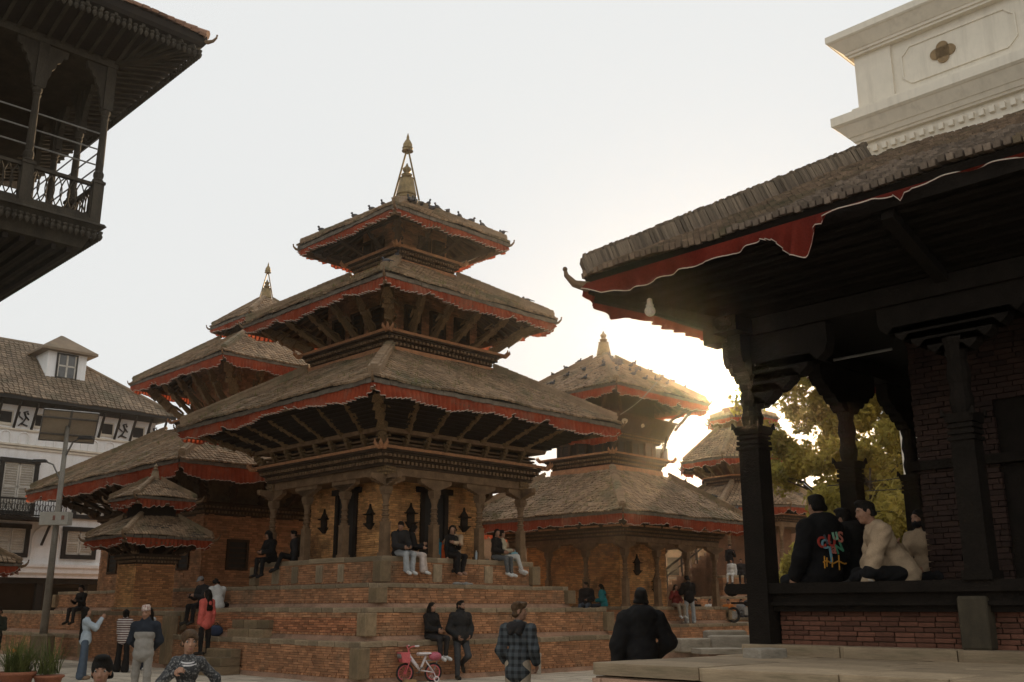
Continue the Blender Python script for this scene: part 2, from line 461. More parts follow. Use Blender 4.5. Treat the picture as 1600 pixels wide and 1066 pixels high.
def tiles(mb, A, B, B2, A2, tw, tp, th=0.03, tilt=0.10, jit=0.14):
    A, B, A2, B2 = [np.array(p, float) for p in (A, B, A2, B2)]
    e = (B - A) / np.linalg.norm(B - A)
    s = ((A2 + B2) - (A + B)) / 2; s = s - e * (s @ e); Ls = np.linalg.norm(s); s /= Ls
    n = np.cross(e, s)
    nr = int(Ls / tp); C = []; H = []; RT = []; K = []; sd_ = random.uniform(0, 6)
    for r in range(nr):
        t = (r + 0.25) / nr
        a, b = A + (A2 - A) * t, B + (B2 - B) * t
        L = np.linalg.norm(b - a); k = int(L / tw)
        if k < 1: continue
        off = 0.0
        x = (np.arange(k) + 0.5 + off * (k > 2)) * (L / k)
        x = np.clip(x, tw * 0.4, L - tw * 0.4)
        dx = rng.normal(0, tw * 0.035, k); dn = rng.normal(0, th * jit * .6, k) + .022 * np.sin((a @ e + x) * 1.3 + t * 4 + sd_) + .016 * np.sin((a @ e + x) * 3.1 - t * 9 + sd_)
        C.append(a + np.outer(x + dx, e) + np.outer(dn + th * 0.55, n) + s * tp * 0.1)
        H.append(np.tile((tw * 0.40, tp * 0.72, th * 0.6), (k, 1)))
        ang = tilt + rng.normal(0, 0.025, k); yaw = rng.normal(0, 0.018, k)
        ca, sa = np.cos(ang), np.sin(ang)
        s2 = s[None] * ca[:, None] - n[None] * sa[:, None]          # lower end lifted
        n2 = n[None] * ca[:, None] + s[None] * sa[:, None]
        e2 = e[None] * np.cos(yaw)[:, None] + s2 * np.sin(yaw)[:, None]; s3 = s2 * np.cos(yaw)[:, None] - e[None] * np.sin(yaw)[:, None]
        RT.append(np.stack([e2, s3, n2], 2)); K.append(rng.random(k))
    if C:
        mb.boxes(np.concatenate(C), np.concatenate(H), np.concatenate(RT), np.concatenate(K))
    return

def valance(parent, A, B, z, depth, nrm, pleat=0.15, seed=0, flip=0.0, samples=8, trimw=0.02):
    """Pleated red cloth hung along an eave, white tape sewn to its lower hem."""
    A, B = np.array(A, float)[:2], np.array(B, float)[:2]
    L = np.linalg.norm(B - A); d = (B - A) / L; nr = np.array(nrm)[:2]
    n = max(12, int(L / pleat * samples)); r = np.random.default_rng(seed + 5)
    x = np.linspace(0, L, n + 1)
    ph = np.cumsum(r.normal(1, 0.25, n + 1)) * (2 * math.pi / samples)
    big = sum(a * np.sin(x * k * 2 * math.pi / L + r.uniform(0, 6)) for a, k in ((0.12, 1.7), (0.09, 3.9), (0.08, 9.3), (0.035, 23.0)))
    ends = np.minimum(x, L - x); sw = 1 - 0.62 * np.exp(-(ends / 0.16) ** 2)
    for _ in range(max(1, int(L / 3.2))):                     # where the hem has been pulled up
        c = r.uniform(0.1, 0.9) * L; sw = sw - 0.42 * np.exp(-((x - c) / 0.12) ** 2)
    dep = depth * np.clip(sw + big, 0.25, 1.3) * (1 - flip * np.clip(np.sin(x * 2 * math.pi / L * 1.3 + r.uniform(0, 6)), 0, 1))
    rows = (0.0, 0.45, 0.9, 1.0)
    V = []
    for k, t in enumerate(rows):
        off = 0.012 + t * 0.055 * np.sin(ph) + t * 0.05 * np.sin(x * 1.9 + seed) * (0.6 + 0.4 * np.sin(x * 0.7))
        P = A + np.outer(x, d) + np.outer(off, nr)
        V.append(np.column_stack([P, z - dep * t + 0.009 * t * np.sin(ph)]))
    V = np.concatenate(V); m = n + 1; i = np.arange(n)
    f = np.concatenate([np.column_stack([i + k*m, i + 1 + k*m, i + 1 + (k+1)*m, i + (k+1)*m]) for k in range(3)])
    mb = MB(); mb.add(V, f); o = mb.build('valance', REDC, parent, smooth=True)
    Wt = V[3*m:].copy(); W2 = Wt.copy(); W2[:, 2] += trimw; o2 = np.concatenate([Wt, W2]); o2[:, :2] += nr * 0.008
    mb = MB(); mb.add(o2, np.column_stack([i, i + 1, i + 1 + m, i + m])); mb.build('trim', TRIM, o, smooth=True)
    return o

def horn(parent, p, direction, size):
    d = np.array((*direction, 0.0)); d /= np.linalg.norm(d); p = np.array(p, float)
    pts = [p - d*size*0.8, p + d*size*0.15 + (0,0,-0.1*size), p + d*size*0.7 + (0,0,0.05*size), p + d*size*1.05 + (0,0,0.45*size), p + d*size*1.1 + (0,0,0.75*size)]
    mb = MB(); mb.tube(pts, [0.22*size, 0.25*size, 0.18*size, 0.12*size, 0.07*size], 7); mb.ball(pts[-1], 0.12*size, 7, 5)
    mb.build('corner_horn', WOODL, parent, smooth=True)

def roof_tier(parent, E, T, ze, zt, tw=0.16, tp=0.17, th=0.03, deck=0.14, val=0.34, sides=None, hip=0.11, rafters=True,
              pleat=0.15, seed=1, flips=None, samples=8, horns=True, tile_mat=None, single_side=None, tile_jit=0.14, val_sides=None, spring=0.0):
    n = len(E); sides = range(n) if sides is None else sides
    # deck: boards below, the tiles' bed above
    mb = MB()
    mb.band(E, ze, T, zt); mb.add([(*p, zt) for p in T], [tuple(range(n))])
    mb.slot = 1
    mb.band(T, zt - deck * 0.6, E, ze - deck); mb.band(E, ze - deck, E, ze)
    mb.build('roof_deck', [MUD, WOODD], parent)
    mt = MB()
    for i in sides:
        j = (i + 1) % n
        tiles(mt, (*E[i], ze), (*E[j], ze), (*T[j], zt), (*T[i], zt), tw, tp, th, jit=tile_jit)
    mt.build('roof_tiles', tile_mat or TILE, parent, kind='stuff')
    # eave: row of clay blocks under the tiles, board behind them
    bl = MB(); fa = MB(); ra = MB()
    Ei = grow(E, -0.035)
    fa.band(grow(E, -0.06), ze - deck - 0.16, grow(E, -0.06), ze - deck + 0.02); fa.band(grow(E, -0.11), ze - deck + 0.02, grow(E, -0.11), ze - deck - 0.16)
    A_, B_ = grow(E, -0.06), grow(E, -0.11)
    fa.add([(*p, ze - deck - 0.16) for p in A_] + [(*p, ze - deck - 0.16) for p in B_], [((i+1) % n, i, i + n, (i+1) % n + n) for i in range(n)])
    for i, a, d, L, nrm in faces_of(Ei):
        if i not in sides: continue
        k = int(L / 0.24); rot = np.stack([d, np.cross((0, 0, 1), d), (0, 0, 1)], 1)
        bl.boxes([a + d * (q + 0.5) * L / k + np.array((0, 0, ze - deck * 0.62 + random.uniform(-.012, .008))) - nrm * random.uniform(0, 0.01) for q in range(k)], (0.1175, 0.05, deck * 0.40), rot, 0.35 + 0.4 * rng.random(k))
        if rafters:
            Ti, Tj = np.array(T[i]), np.array(T[(i+1) % n]); k = max(3, int(L / 0.34))
            for q in range(k):
                t = (q + 0.5) / k
                p = a[:2] + d[:2] * t * L; w = Ti + (Tj - Ti) * t
                ra.beam((*(p - nrm[:2] * 0.06), ze - deck - 0.045), (*w, zt - deck * 0.6 - 0.05), 0.08, 0.085)
        if val and (val_sides is None or i in val_sides):
            fl = 0.0 if flips is None else flips.get(i, 0.0)
            valance(parent, Ei[i], Ei[(i+1) % n], ze - deck * 0.98, val, nrm, pleat, seed * 10 + i, fl, samples)
    bl.build('eave_blocks', FASCIA, parent, kind='stuff')
    fa.build('fascia_board', WOODL, parent)
    if rafters: ra.build('rafters', WOOD, parent, kind='stuff')
    # hips: a raised ridge of overlapping half-round tiles
    if hip:
        for i in range(n):
            p, q = np.array((*E[i], ze)), np.array((*T[i], zt)); p = p + (q - p) * 0.035; L = np.linalg.norm(q - p); k = max(4, int(L / 0.16)); m = MB()
            m.beam(p + (0, 0, hip*0.55), q + (0, 0, hip*0.55), hip * 2.0, hip * 1.5)
            for s in range(k):
                a, b = p + (q-p)*(s/k), p + (q-p)*((s+1.1)/k)
                m.tint = random.random(); jz = random.uniform(-.008, .008)
                m.beam(a + (0,0,hip*1.42 + jz), b + (0,0,hip*1.34 + jz), hip * 2.25, hip * 0.42)
                m.beam(a + (0,0,hip*1.75 + jz), b + (0,0,hip*1.65 + jz), hip * 1.3, hip * 0.5)
            m.build('hip_cap', HIP, parent)
            if horns: horn(parent, p + (0, 0, -deck), E[i] if n > 4 else np.sign(np.array(E[i]) - np.mean(E, axis=0)), 0.22)

def strut_mesh(name, m, fig=True):
    """carved roof strut, unit length along z, outer face towards -y."""
    mb = MB()
    S = [(0, .05, .8, .9), (.05, .12, 1.15, 1.1), (.12, .17, .85, .8), (.17, .36, .62, .8), (.36, .42, .95, 1.15), (.42, .58, .78, 1.0),
         (.58, .66, 1.25, .9), (.66, .70, .5, .6), (.70, .80, .62, 1.15), (.80, .88, 1.15, .8), (.88, .94, .95, .7), (.94, 1.0, .7, .6)]
    for a, b, w, d in S:
        w *= 0.5; d *= 0.5
        mb.slab(rect(-w, w, -d, d), a, rect(-w*.85, w*.85, -d*.8, d*.8), b)
    if fig:
        for sx in (-1, 1):
            mb.beam((sx*.5, -.35, .62), (sx*.95, -.45, .5), .22, .05); mb.beam((sx*.95, -.45, .5), (sx*.8, -.5, .68), .2, .045)
            mb.beam((sx*.3, -.4, .36), (sx*.62, -.6, .25), .28, .05); mb.beam((sx*.62, -.6, .25), (sx*.2, -.55, .15), .24, .045)
        mb.ball((0, -.55, .75), (.26, .3, .04), 8, 6)
    return mb.mesh(name, m)
STRUT = strut_mesh('strut', GILT); STRUTD = strut_mesh('strut', WOOD)
def place_strut(parent, p, q, w, me=None, outward=(0, -1, 0)):
    p, q = Vector(p), Vector(q); z = (q - p); L = z.length; z = z / L
    x = Vector(outward).cross(z)
    if x.length < 1e-4: x = Vector((1, 0, 0))
    x.normalize(); y = z.cross(x)
    M = Matrix((x, y, z)).transposed().to_4x4()
    return link('strut', me or STRUT, parent, Tr(*p) @ M @ Sc(w, w, L))
def ring_struts(parent, P, z0, Q, z1, count, w, corner_w=None, me=None, sides=None):
    n = len(P)
    for i in range(n):
        j = (i+1) % n
        if sides is not None and i not in sides: continue
        a, b, c, d = [np.array(p) for p in (P[i], P[j], Q[i], Q[j])]
        e = (b - a) / np.linalg.norm(b - a); o = (e[1], -e[0], 0)
        for k in range(count):
            t = (k + 1) / (count + 1); t2 = 0.06 + 0.88 * t
            place_strut(parent, (*(a + (b-a)*t), z0), (*(c + (d-c)*(t*0.6 + t2*0.4)), z1), w, me, o)
        if corner_w:
            o2 = np.sign(np.array(P[i])) if n == 4 else np.array(P[i])
            place_strut(parent, (*a, z0), (*(c), z1), corner_w, me, (*(o2 / np.linalg.norm(o2)), 0))

def cornice(parent, P, z0, h, out=0.22, leaf=0.28, clay=True, dent=0.14, sides=None, wood=None):
    """stacked mouldings: plank, two dentil rows, plank, projecting clay ledge with upturned corner leaves."""
    n = len(P); wood = wood or WOOD
    mb = MB()
    zz = [0, .14, .42, .5, .74, .86, 1.0]; oo = [.05, .12, .35, .55, .75, 1.0]
    for k in range(6):
        o = oo[k] * out
        mb.slab(grow(P, o), z0 + zz[k]*h, grow(P, o), z0 + zz[k+1]*h - (0.004 if k < 5 else 0))
    mb.build('cornice', wood, parent)
    de = MB()
    for zc, o, hh in ((.28, .12, .10), (.62, .55, .085)):
        for i, a, d, L, nrm in faces_of(grow(P, o*out)):
            if sides is not None and i not in sides: continue
            k = int(L / dent); rot = np.stack([d, np.cross((0, 0, 1), d), (0, 0, 1)], 1)
            de.boxes([a + d*(q+.5)*L/k + nrm*0.03 + np.array((0, 0, z0 + zc*h)) for q in range(k)], (dent*.28, .035, hh*h), rot, rng.random(k))
    de.build('dentils', WOODL, parent, kind='stuff')
    if clay:
        cl = MB(); G = grow(P, out + 0.03); cl.slab(grow(P, out+0.01), z0 + h + .002, G, z0 + h + 0.07); cl.build('clay_ledge', LEDGE, parent)
    if leaf:
        for i in range(n):
            p = np.array(grow(P, out)[i]); r = np.sign(p) if n == 4 else p; r = r / np.linalg.norm(r); s = np.array((-r[1], r[0])); m = MB()
            for q in (-1, 0, 1):
                dd = r + s * q * 0.9; dd /= np.linalg.norm(dd); b = np.array((*p, z0 + h)); d3 = np.array((*dd, 0))
                m.tube([b - d3*.12, b + d3*leaf*.45 + (0,0,.0), b + d3*leaf*.8 + (0,0,leaf*.3), b + d3*leaf*.8 + (0,0,leaf*.62)], [leaf*.2, leaf*.22, leaf*.15, leaf*.03], 6)
            m.build('corner_leaf', LEDGE if clay else WOODL, parent)

def column_mesh(name, h, w, m):
    mb = MB(); b = w / 2
    mb.box(-b*1.25, b*1.25, -b*1.25, b*1.25, 0, h*.05)
    mb.slab(sqr(b), h*.05, sqr(b*.96), h*.47)
    mb.slab(sqr(b*1.08), h*.47, sqr(b*1.08), h*.49)
    prof = [(b*.98, h*.49)]
    for k in range(7):
        z = h*(.50 + .035*k); r = b*(1.02 if k % 2 == 0 else .80) * (1 - .02*k)
        prof += [(r*.86, z), (r*1.05, z + h*.008), (r*1.05, z + h*.022), (r*.86, z + h*.031)]
    prof += [(b*.72, h*.76), (b*.78, h*.80), (b*1.05, h*.85), (b*1.12, h*.87), (b*.9, h*.885)]
    mb.lathe(prof, 14, rot=math.pi/14)
    mb.slab(sqr(b*.95), h*.885, sqr(b*1.1), h*.94); mb.slab(sqr(b*1.2), h*.94, sqr(b*1.2), h)
    return mb.mesh(name, m)
def bracket_poly(hw, h):
    """scalloped capital arm: flat on top, waves underneath."""
    top = [(-hw, h), (-hw, h*.72)]; k = 4; low = []
    for i in range(k):
        x0 = -hw + hw*.86*i/k; x1 = -hw + hw*.86*(i+1)/k; zb = h*(.70 - .62*i/k)
        low += [(x0 + (x1-x0)*.15, zb - h*.10), (x0 + (x1-x0)*.6, zb - h*.20), (x1, zb - h*.09)]
    low.append((-hw*.1, 0))
    L = top + low
    return L + [(-x, z) for x, z in L[::-1]]
def bracket_mesh(name, hw, h, t, m):
    mb = MB(); P = bracket_poly(hw, h)[::-1]
    half = len(P) // 2
    n = len(P)                                     # strips between mirrored points keep the outline sound
    for y0, y1 in ((-t/2, t/2),):
        V = [(x, y0, z) for x, z in P] + [(x, y1, z) for x, z in P]
        F = []
        for i in range(half - 1):
            a, b, c, d = i, i+1, n-2-i, n-1-i
            F += [(a, b, c, d), (d+n, c+n, b+n, a+n)]
        F += [(i, i+n, (i+1) % n + n, (i+1) % n) for i in range(n)]
        mb.add(V, F)
    return mb.mesh(name, m)
def half_bracket_mesh(name, hw, h, t, m):
    P = [(x, z) for x, z in bracket_poly(hw, h) if x <= 0]; P = [(-x, z) for x, z in P]
    n = len(P); mb = MB(); V = [(x, -t/2, z) for x, z in P] + [(0, -t/2, z) for x, z in P] + [(x, t/2, z) for x, z in P] + [(0, t/2, z) for x, z in P]
    F = []
    for i in range(n - 1): F += [(i+1, i, n+i, n+i+1), (2*n+i, 2*n+i+1, 3*n+i+1, 3*n+i), (i, i+1, 2*n+i+1, 2*n+i)]
    return mb.add(V, F).mesh(name, m)
def finial(parent, c, h, arch=False, m=None):
    """gilded bell finial; arch = the tall frame with a bell over it."""
    s = h; mb = MB()
    mb.lathe([(.34*s,0),(.36*s,.05*s),(.33*s,.09*s),(.32*s,.12*s),(.35*s,.17*s),(.30*s,.42*s),(.25*s,.68*s),(.24*s,.75*s),(.26*s,.78*s),(.10*s,.80*s),(.17*s,.87*s),(.19*s,.93*s),(.09*s,1.0*s),(.14*s,1.08*s),(.15*s,1.15*s),(.06*s,1.24*s),(.012*s,1.36*s)], 16, c)
    mb.build('finial', m or BRONZE, parent, smooth=False)
    if arch:
        c = np.array(c, float); f = MB()
        for sx in (-1, 1): f.tube([c + (sx*.44*s*.707, sx*.44*s*.707, .0), c + (sx*.05*s*.707, sx*.05*s*.707, 1.75*s)], .035*s, 6); 
        f.tube([c + (0,0,1.7*s), c + (0,0,1.85*s)], .03*s, 6)
        f.lathe([(.20*s,1.80*s),(.17*s,1.88*s),(.19*s,1.92*s),(.16*s,1.98*s),(.16*s,2.06*s),(.10*s,2.18*s),(.05*s,2.26*s),(.05*s,2.32*s),(.01*s,2.48*s)], 12, c)
        f.build('finial_frame', BRONZE, parent)
# ------------------------------------------------------------------ ground and paving
g = MB(); g.add([(-400, -60, -0.02), (400, -60, -0.02), (400, 500, -0.02), (-400, 500, -0.02)], [(0, 1, 2, 3)])
ground = g.build('ground', GROUND, kind='structure')
pv = thing('paving', '', '', (0, 0, 0), -PHI); del pv['label']; del pv['category']; pv['kind'] = 'structure'
UB['pave2'] = UB['pave']
pm = MB(); singles = 0
cand = []
v = 2.0
while v < 46:
    w = random.uniform(0.42, 0.62); u = -46 + random.uniform(0, 0.6)
    while u < 0:
        l = random.uniform(0.5, 0.95); q = XY(u + l/2, v + w/2)
        if q.y > 6 and abs(q.x) < 0.56 * q.y + 3 and q.y < 60: cand.append((q.y, u + l/2, v + w/2, l, w))
        u += l
    v += w
cand.sort()
for i, (yy, u, vv, l, w) in enumerate(cand):
    q = XY(u, vv); dep = 0.966 * q.y
    px = 800 + 1556 * q.x / dep
    vis = q.y > 21.5 and (30 < px < 560 or 660 < px < 990) and q.y < 34
    z = random.uniform(-0.006, 0.006)
    if vis and singles < 300:
        link('paving_stone', UB['pave'], pv, Tr(u, vv, z - 0.03) @ Rz(random.uniform(-.01, .01)) @ Sc(l - 0.02, w - 0.02, 0.06)); singles += 1
    elif q.y > 18:
        pm.boxes([(u, vv, z - 0.03)], (l/2 - 0.01, w/2 - 0.01, 0.03), None, random.random())
pm.build('paving_mass', PAVES, pv, kind='stuff')

# ------------------------------------------------------------------ the three-roofed temple in the middle
MU, MV = -23.567, 18.392
main = thing('pagoda_temple', 'three-roofed brick and timber pagoda on stepped plinths in the middle of the square', 'temple', XY(MU, MV), -PHI)
plinth(main, rect(-4.3, 4.72, -4.6, 4.5), -0.02, 0.90, singles=0, cap=0.12)
plinth(main, rect(-4.35, 4.42, -4.22, 4.2), 0.88, 1.64, cap=0.11, singles=300)
plinth(main, rect(-3.9, 3.69, -3.38, 3.38), 1.62, 2.22, cap=0.10)
plinth(main, rect(-3.05, 2.93, -2.71, 2.72), 2.20, 2.92, cap=0.13, step=0.03, lower=0.06, stone_len=(1.0, 1.9))
# stone blocks set in the top tier's brick face
for x, w in ((-2.0, .35), (-1.0, .3), (.2, .3), (1.2, .25)): link('stone_block', UB['stone'], main, Tr(x, -2.70, 2.52) @ Sc(w, .12, .46))
for y in (-.9, 0.95): link('stone_block', UB['stone'], main, Tr(2.92, y, 2.52) @ Sc(.12, .3, .46))
fl = MB(); fl.box(-2.95, 2.83, -2.6, 2.62, 2.80, 2.925); fl.build('floor', STONE, main)
COLM = column_mesh('column', 1.78, 0.21, WOODL)
BRK = bracket_mesh('bracket', 0.55, 0.30, 0.16, WOODL)
BRKC = bracket_mesh('bracket', 0.50, 0.30, 0.17, WOODL)
cx = [-2.78, -0.98, 0.86, 2.68]; cy = [-2.46, -0.82, 0.84, 2.48]
spots = [(x, cy[0]) for x in cx] + [(cx[3], y) for y in cy[1:]] + [(cx[0], y) for y in cy[1:]] + [(x, cy[3]) for x in cx[1:3]]
for x, y in spots:
    link('column', COLM, main, Tr(x, y, 2.925))
    if y in (cy[0], cy[3]): link('bracket', BRK, main, Tr(x, y, 4.705))
    if x in (cx[0], cx[3]): link('bracket', BRK, main, Tr(x, y, 4.706) @ Rz(math.pi/2))
lb = MB(); lb.slab(rect(cx[0]-.13, cx[3]+.13, cy[0]-.13, cy[3]+.13), 5.0, rect(cx[0]-.13, cx[3]+.13, cy[0]-.13, cy[3]+.13), 5.22); lb.build('lintel_beam', WOODL, main)
mo = MB()
for k in range(3):
    for sx, sy in ((1, -1), (-1, -1), (1, 1)):
        px_, py_ = (cx[3] if sx > 0 else cx[0]), (cy[0] if sy < 0 else cy[3])
        mo.box(px_-.17-.02*(k % 2), px_+.17+.02*(k % 2), py_-.17-.02*(k % 2), py_+.17+.02*(k % 2), 4.99 + k*.085, 5.065 + k*.085)
mo.build('carved_capital', GILT, main)
# the cell inside the colonnade
cell = MB(); cell.box(-1.80, 1.74, -1.72, 1.74, 2.925, 5.1); cell.build('cell_wall', MORTAR, main)
cb = MB(); P = rect(-1.82, 1.76, -1.74, 1.76)
for i, a, d, L, nrm in faces_of(P):
    if i in (0, 1):
        h0, h1 = (L*.5-.35, L*.5+.42) if i == 0 else (L*.47-.36, L*.47+.36)
        brick_face(cb, a + np.array((0, 0, 2.93)), d, L, 2.1, nrm, holes=[(h0 - .1, h1 + .1, 0, 1.9)])
        dr = MB(); M = Matrix([[*d[:2], 0], [*(-nrm[:2]), 0], [0, 0, 1]]).transposed().to_4x4(); M = Tr(*a) @ Matrix(((d[0], -nrm[0], 0, 0), (d[1], -nrm[1], 0, 0), (0, 0, 1, 0), (0, 0, 0, 1)))
        dr.box(h0, h1, -.02, .06, 2.93, 4.75, M); dr.build('door', BLACKP, main)
        fr = MB()
        fr.box(h0-.14, h0, -.10, .05, 2.93, 4.9, M); fr.box(h1, h1+.14, -.10, .05, 2.93, 4.9, M); fr.box(h0-.3, h1+.3, -.12, .05, 4.75, 4.91, M)
        fr.build('door_frame', WOODD, main)
cb.build('brickwork', BRICKW, main, kind='stuff')
# small carved lantern niches on the cell wall
nb = MB()
nb.box(-.13, .13, -.07, .02, -.12, .14); nb.slab(rect(-.2, .2, -.12, .02), .14, rect(-.24, .24, -.15, .02), .18)
nb.prism([(-.18, .18), (.18, .18), (.11, .28), (.04, .36), (0, .5), (-.04, .36), (-.11, .28)], -.06, .0)
nb.slab(rect(-.2, .2, -.12, .02), -.16, rect(-.22, .22, -.13, .02), -.12)
nb.slab(rect(-.05, .05, -.04, .01), -.32, rect(-.19, .19, -.11, .02), -.16)
NICHE = nb.mesh('wall_niche', WOODD)
for x in (-1.05, 1.15): link('wall_niche', NICHE, main, Tr(x, -1.79, 3.98) @ Sc(.85, 1, .85))
for y in (-.95, 1.02): link('wall_niche', NICHE, main, Tr(1.81, y, 4.02) @ Rz(math.pi/2) @ Sc(.85, 1, .85))
# first cornice, strut ledge, lower roof
P1 = rect(-2.82, 2.84, -2.70, 2.76)
cornice(main, P1, 5.215, 0.42, out=0.28, leaf=0.30)
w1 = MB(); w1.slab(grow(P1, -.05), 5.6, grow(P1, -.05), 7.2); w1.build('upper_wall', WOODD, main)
for k, o in ((5.72, .12), (5.80, .08), (5.90, .1)):
    b_ = MB(); b_.slab(grow(P1, o), k, grow(P1, o), k + .05); b_.build('wall_moulding', WOODL, main)
lg = MB(); lg.slab(grow(P1, .30), 6.06, grow(P1, .34), 6.16); lg.build('strut_ledge', WOODL, main)
E1, T1 = rect(-5.05, 4.85, -4.62, 4.60), rect(-2.05, 2.02, -1.98, 2.0)
sf = MB(); sf.band(grow(P1, .26), 6.14, grow(E1, -.35), 6.80)
for k in range(9):
    t = k / 9; a_ = [tuple(np.array(p)*(1-t) + np.array(q)*t) for p, q in zip(grow(P1, .30), grow(E1, -.4))]
    t2 = t + .02; b_ = [tuple(np.array(p)*(1-t2) + np.array(q)*t2) for p, q in zip(grow(P1, .30), grow(E1, -.4))]
    sf.slab(a_, 6.12 + .62*t, b_, 6.15 + .62*t)
sf.build('soffit_boards', WOODD, main)
ring_struts(main, grow(P1, .30), 6.16, grow(E1, -.55), 6.72, 6, 0.15, 0.26, sides=(0, 1))
ring_struts(main, grow(P1, .10), 5.72, grow(P1, .30), 6.06, 7, 0.12, 0.2, sides=(0, 1))
roof_tier(main, E1, T1, 6.95, 8.60, tw=0.135, tp=0.165, th=.05, val=0.30, seed=3, hip=0.135, flips={0: .35, 1: .0}, rafters=False)
weeds(main, E1, T1, 6.97, 8.62, (0, 1), 90, 1)
# second storey
P2 = sqr(1.93)
cl = MB(); cl.slab(sqr(2.08), 8.52, sqr(2.05), 8.72); cl.build('clay_band', LEDGE, main)
cornice(main, P2, 8.72, 0.38, out=0.27, leaf=0.27)
w2 = MB(); w2.slab(sqr(1.62), 9.1, sqr(1.62), 11.0); w2.build('upper_wall', MORTAR, main)
b2 = MB()
for i, a, d, L, nrm in faces_of(sqr(1.62)):
    if i in (0, 1): brick_face(b2, a + np.array((0, 0, 9.14)), d, L, 1.7, nrm)
b2.build('brickwork', BRICK, main, kind='stuff')
def latticed_window(parent, M, w, h):
    f = MB(); 
    f.box(-w/2-.09, w/2+.09, -.09, .03, -h/2-.09, -h/2, M); f.box(-w/2-.09, w/2+.09, -.09, .03, h/2, h/2+.09, M)
    f.box(-w/2-.09, -w/2, -.08, .03, -h/2, h/2, M); f.box(w/2, w/2+.09, -.08, .03, -h/2, h/2, M)
    for k in range(4): f.box(-w/2, w/2, -.05, -.03, -h/2 + (k+.7)*h/5, -h/2 + (k+1)*h/5, M)
    o = f.build('window', WOOD, parent); p = MB(); p.box(-w/2, w/2, -.028, .03, -h/2, h/2, M); p.build('pane', BLACKP, o)
for M in (Tr(0, -1.66, 9.75), Tr(1.66, 0, 9.75) @ Rz(math.pi/2), Tr(-.95, -1.66, 9.75), Tr(.95, -1.66, 9.75), Tr(1.66, -.95, 9.75) @ Rz(math.pi/2), Tr(1.66, .95, 9.75) @ Rz(math.pi/2)):
    latticed_window(main, M, .42, .6)
E2, T2 = rect(-3.75, 3.50, -3.38, 3.28), sqr(1.18)
ring_struts(main, sqr(1.9), 9.17, grow(E2, -.45), 10.02, 4, 0.19, 0.28, sides=(0, 1)); ring_struts(main, sqr(1.9), 9.17, grow(E2, -.45), 10.02, 1, 0.19, 0.28, sides=(2, 3))
roof_tier(main, E2, T2, 10.22, 11.60, tw=0.135, tp=0.165, th=.05, val=0.27, seed=8, hip=0.12)
weeds(main, E2, T2, 10.24, 11.62, (0, 1), 50, 2)
# third storey
cl = MB(); cl.slab(sqr(1.20), 11.52, sqr(1.16), 11.74); cl.build('clay_band', LEDGE, main)
cornice(main, sqr(1.08), 11.74, 0.32, out=0.22, leaf=0.22, dent=0.1)
w3 = MB(); w3.slab(sqr(.92), 12.06, sqr(.92), 13.2); w3.build('upper_wall', MORTAR, main)
b3 = MB()
for i, a, d, L, nrm in faces_of(sqr(.92)):
    if i in (0, 1): brick_face(b3, a + np.array((0, 0, 12.1)), d, L, 1.0, nrm)
b3.build('brickwork', BRICK, main, kind='stuff')
for M in (Tr(0, -.96, 12.45), Tr(.96, 0, 12.45) @ Rz(math.pi/2), Tr(-.55, -.96, 12.45), Tr(.96, .55, 12.45) @ Rz(math.pi/2)): latticed_window(main, M, .28, .4)
E3, T3 = rect(-2.58, 2.43, -2.30, 2.28), sqr(.30)
ring_struts(main, sqr(1.06), 12.12, grow(E3, -.4), 12.55, 2, 0.12, 0.2, me=STRUTD)
roof_tier(main, E3, T3, 12.78, 14.05, tw=0.135, tp=0.165, th=.05, val=0.22, seed=12, hip=0.10)
fb = MB(); fb.lathe([(.42, 14.02), (.45, 14.12), (.36, 14.18), (.40, 14.26), (.30, 14.32)], 12); fb.build('finial_base', HIP, main)
finial(main, (0, 0, 14.28), 0.95, arch=True)

# ------------------------------------------------------------------ the long plinth and the temple at the left
LPL = thing('plinth', 'long low stepped stone and brick plinth under the left-hand temples', 'plinth', XY(MU, MV), -PHI)
plinth(LPL, rect(-9.85, -4.32, -4.66, -2.0), -0.02, 1.55, cap=0.13, singles=0)
plinth(LPL, rect(-26.0, -9.88, -4.75, -2.0), -0.02, 0.80, cap=0.11, sides=(0,))
plinth(LPL, rect(-26.0, -9.88, -4.25, -2.0), 0.78, 1.55, cap=0.11, sides=(0,))
bk = MB(); bk.box(-26.0, -4.4, -2.1, 10, -0.02, 1.53); bk.build('plinth_core', STONEP, LPL)

LU, LV = -37.57, 21.69
lt = thing('pagoda_temple', 'left-hand pagoda with a long sweeping lower roof, half hidden behind the central one', 'temple', XY(LU, LV), -PHI)
plinth(lt, rect(-5.6, 7.0, -5.4, 5.2), 1.53, 2.28, sides=(0, 1))
lw = MB(); lw.box(-4.3, 4.3, -4.3, 4.3, 2.28, 6.6); lw.build('cell_wall', MORTAR, lt)
lbk = MB()
for i, a, d, L, nrm in faces_of(sqr(4.32)):
    if i in (0, 1): brick_face(lbk, a + np.array((0, 0, 2.3)), d, L, 2.6, nrm, bl=.24, bh=.08, holes=[(L/2-.7, L/2+.7, 0, 2.0), (.9, 1.7, .7, 1.7), (L-1.7, L-.9, .7, 1.7)])
lbk.build('brickwork', BRICK, lt, kind='stuff')
for M, w, h in ((Tr(0, -4.34, 3.3), 1.2, 1.9), (Tr(4.34, 0, 3.3) @ Rz(math.pi/2), 1.2, 1.9), (Tr(-3, -4.34, 3.5), .7, .9), (Tr(3, -4.34, 3.5), .7, .9), (Tr(4.34, -3, 3.5) @ Rz(math.pi/2), .7, .9), (Tr(4.34, 3, 3.5) @ Rz(math.pi/2), .7, .9)):
    latticed_window(lt, M, w, h)
cornice(lt, sqr(4.35), 4.85, 0.45, out=0.3, leaf=0.3, clay=False)
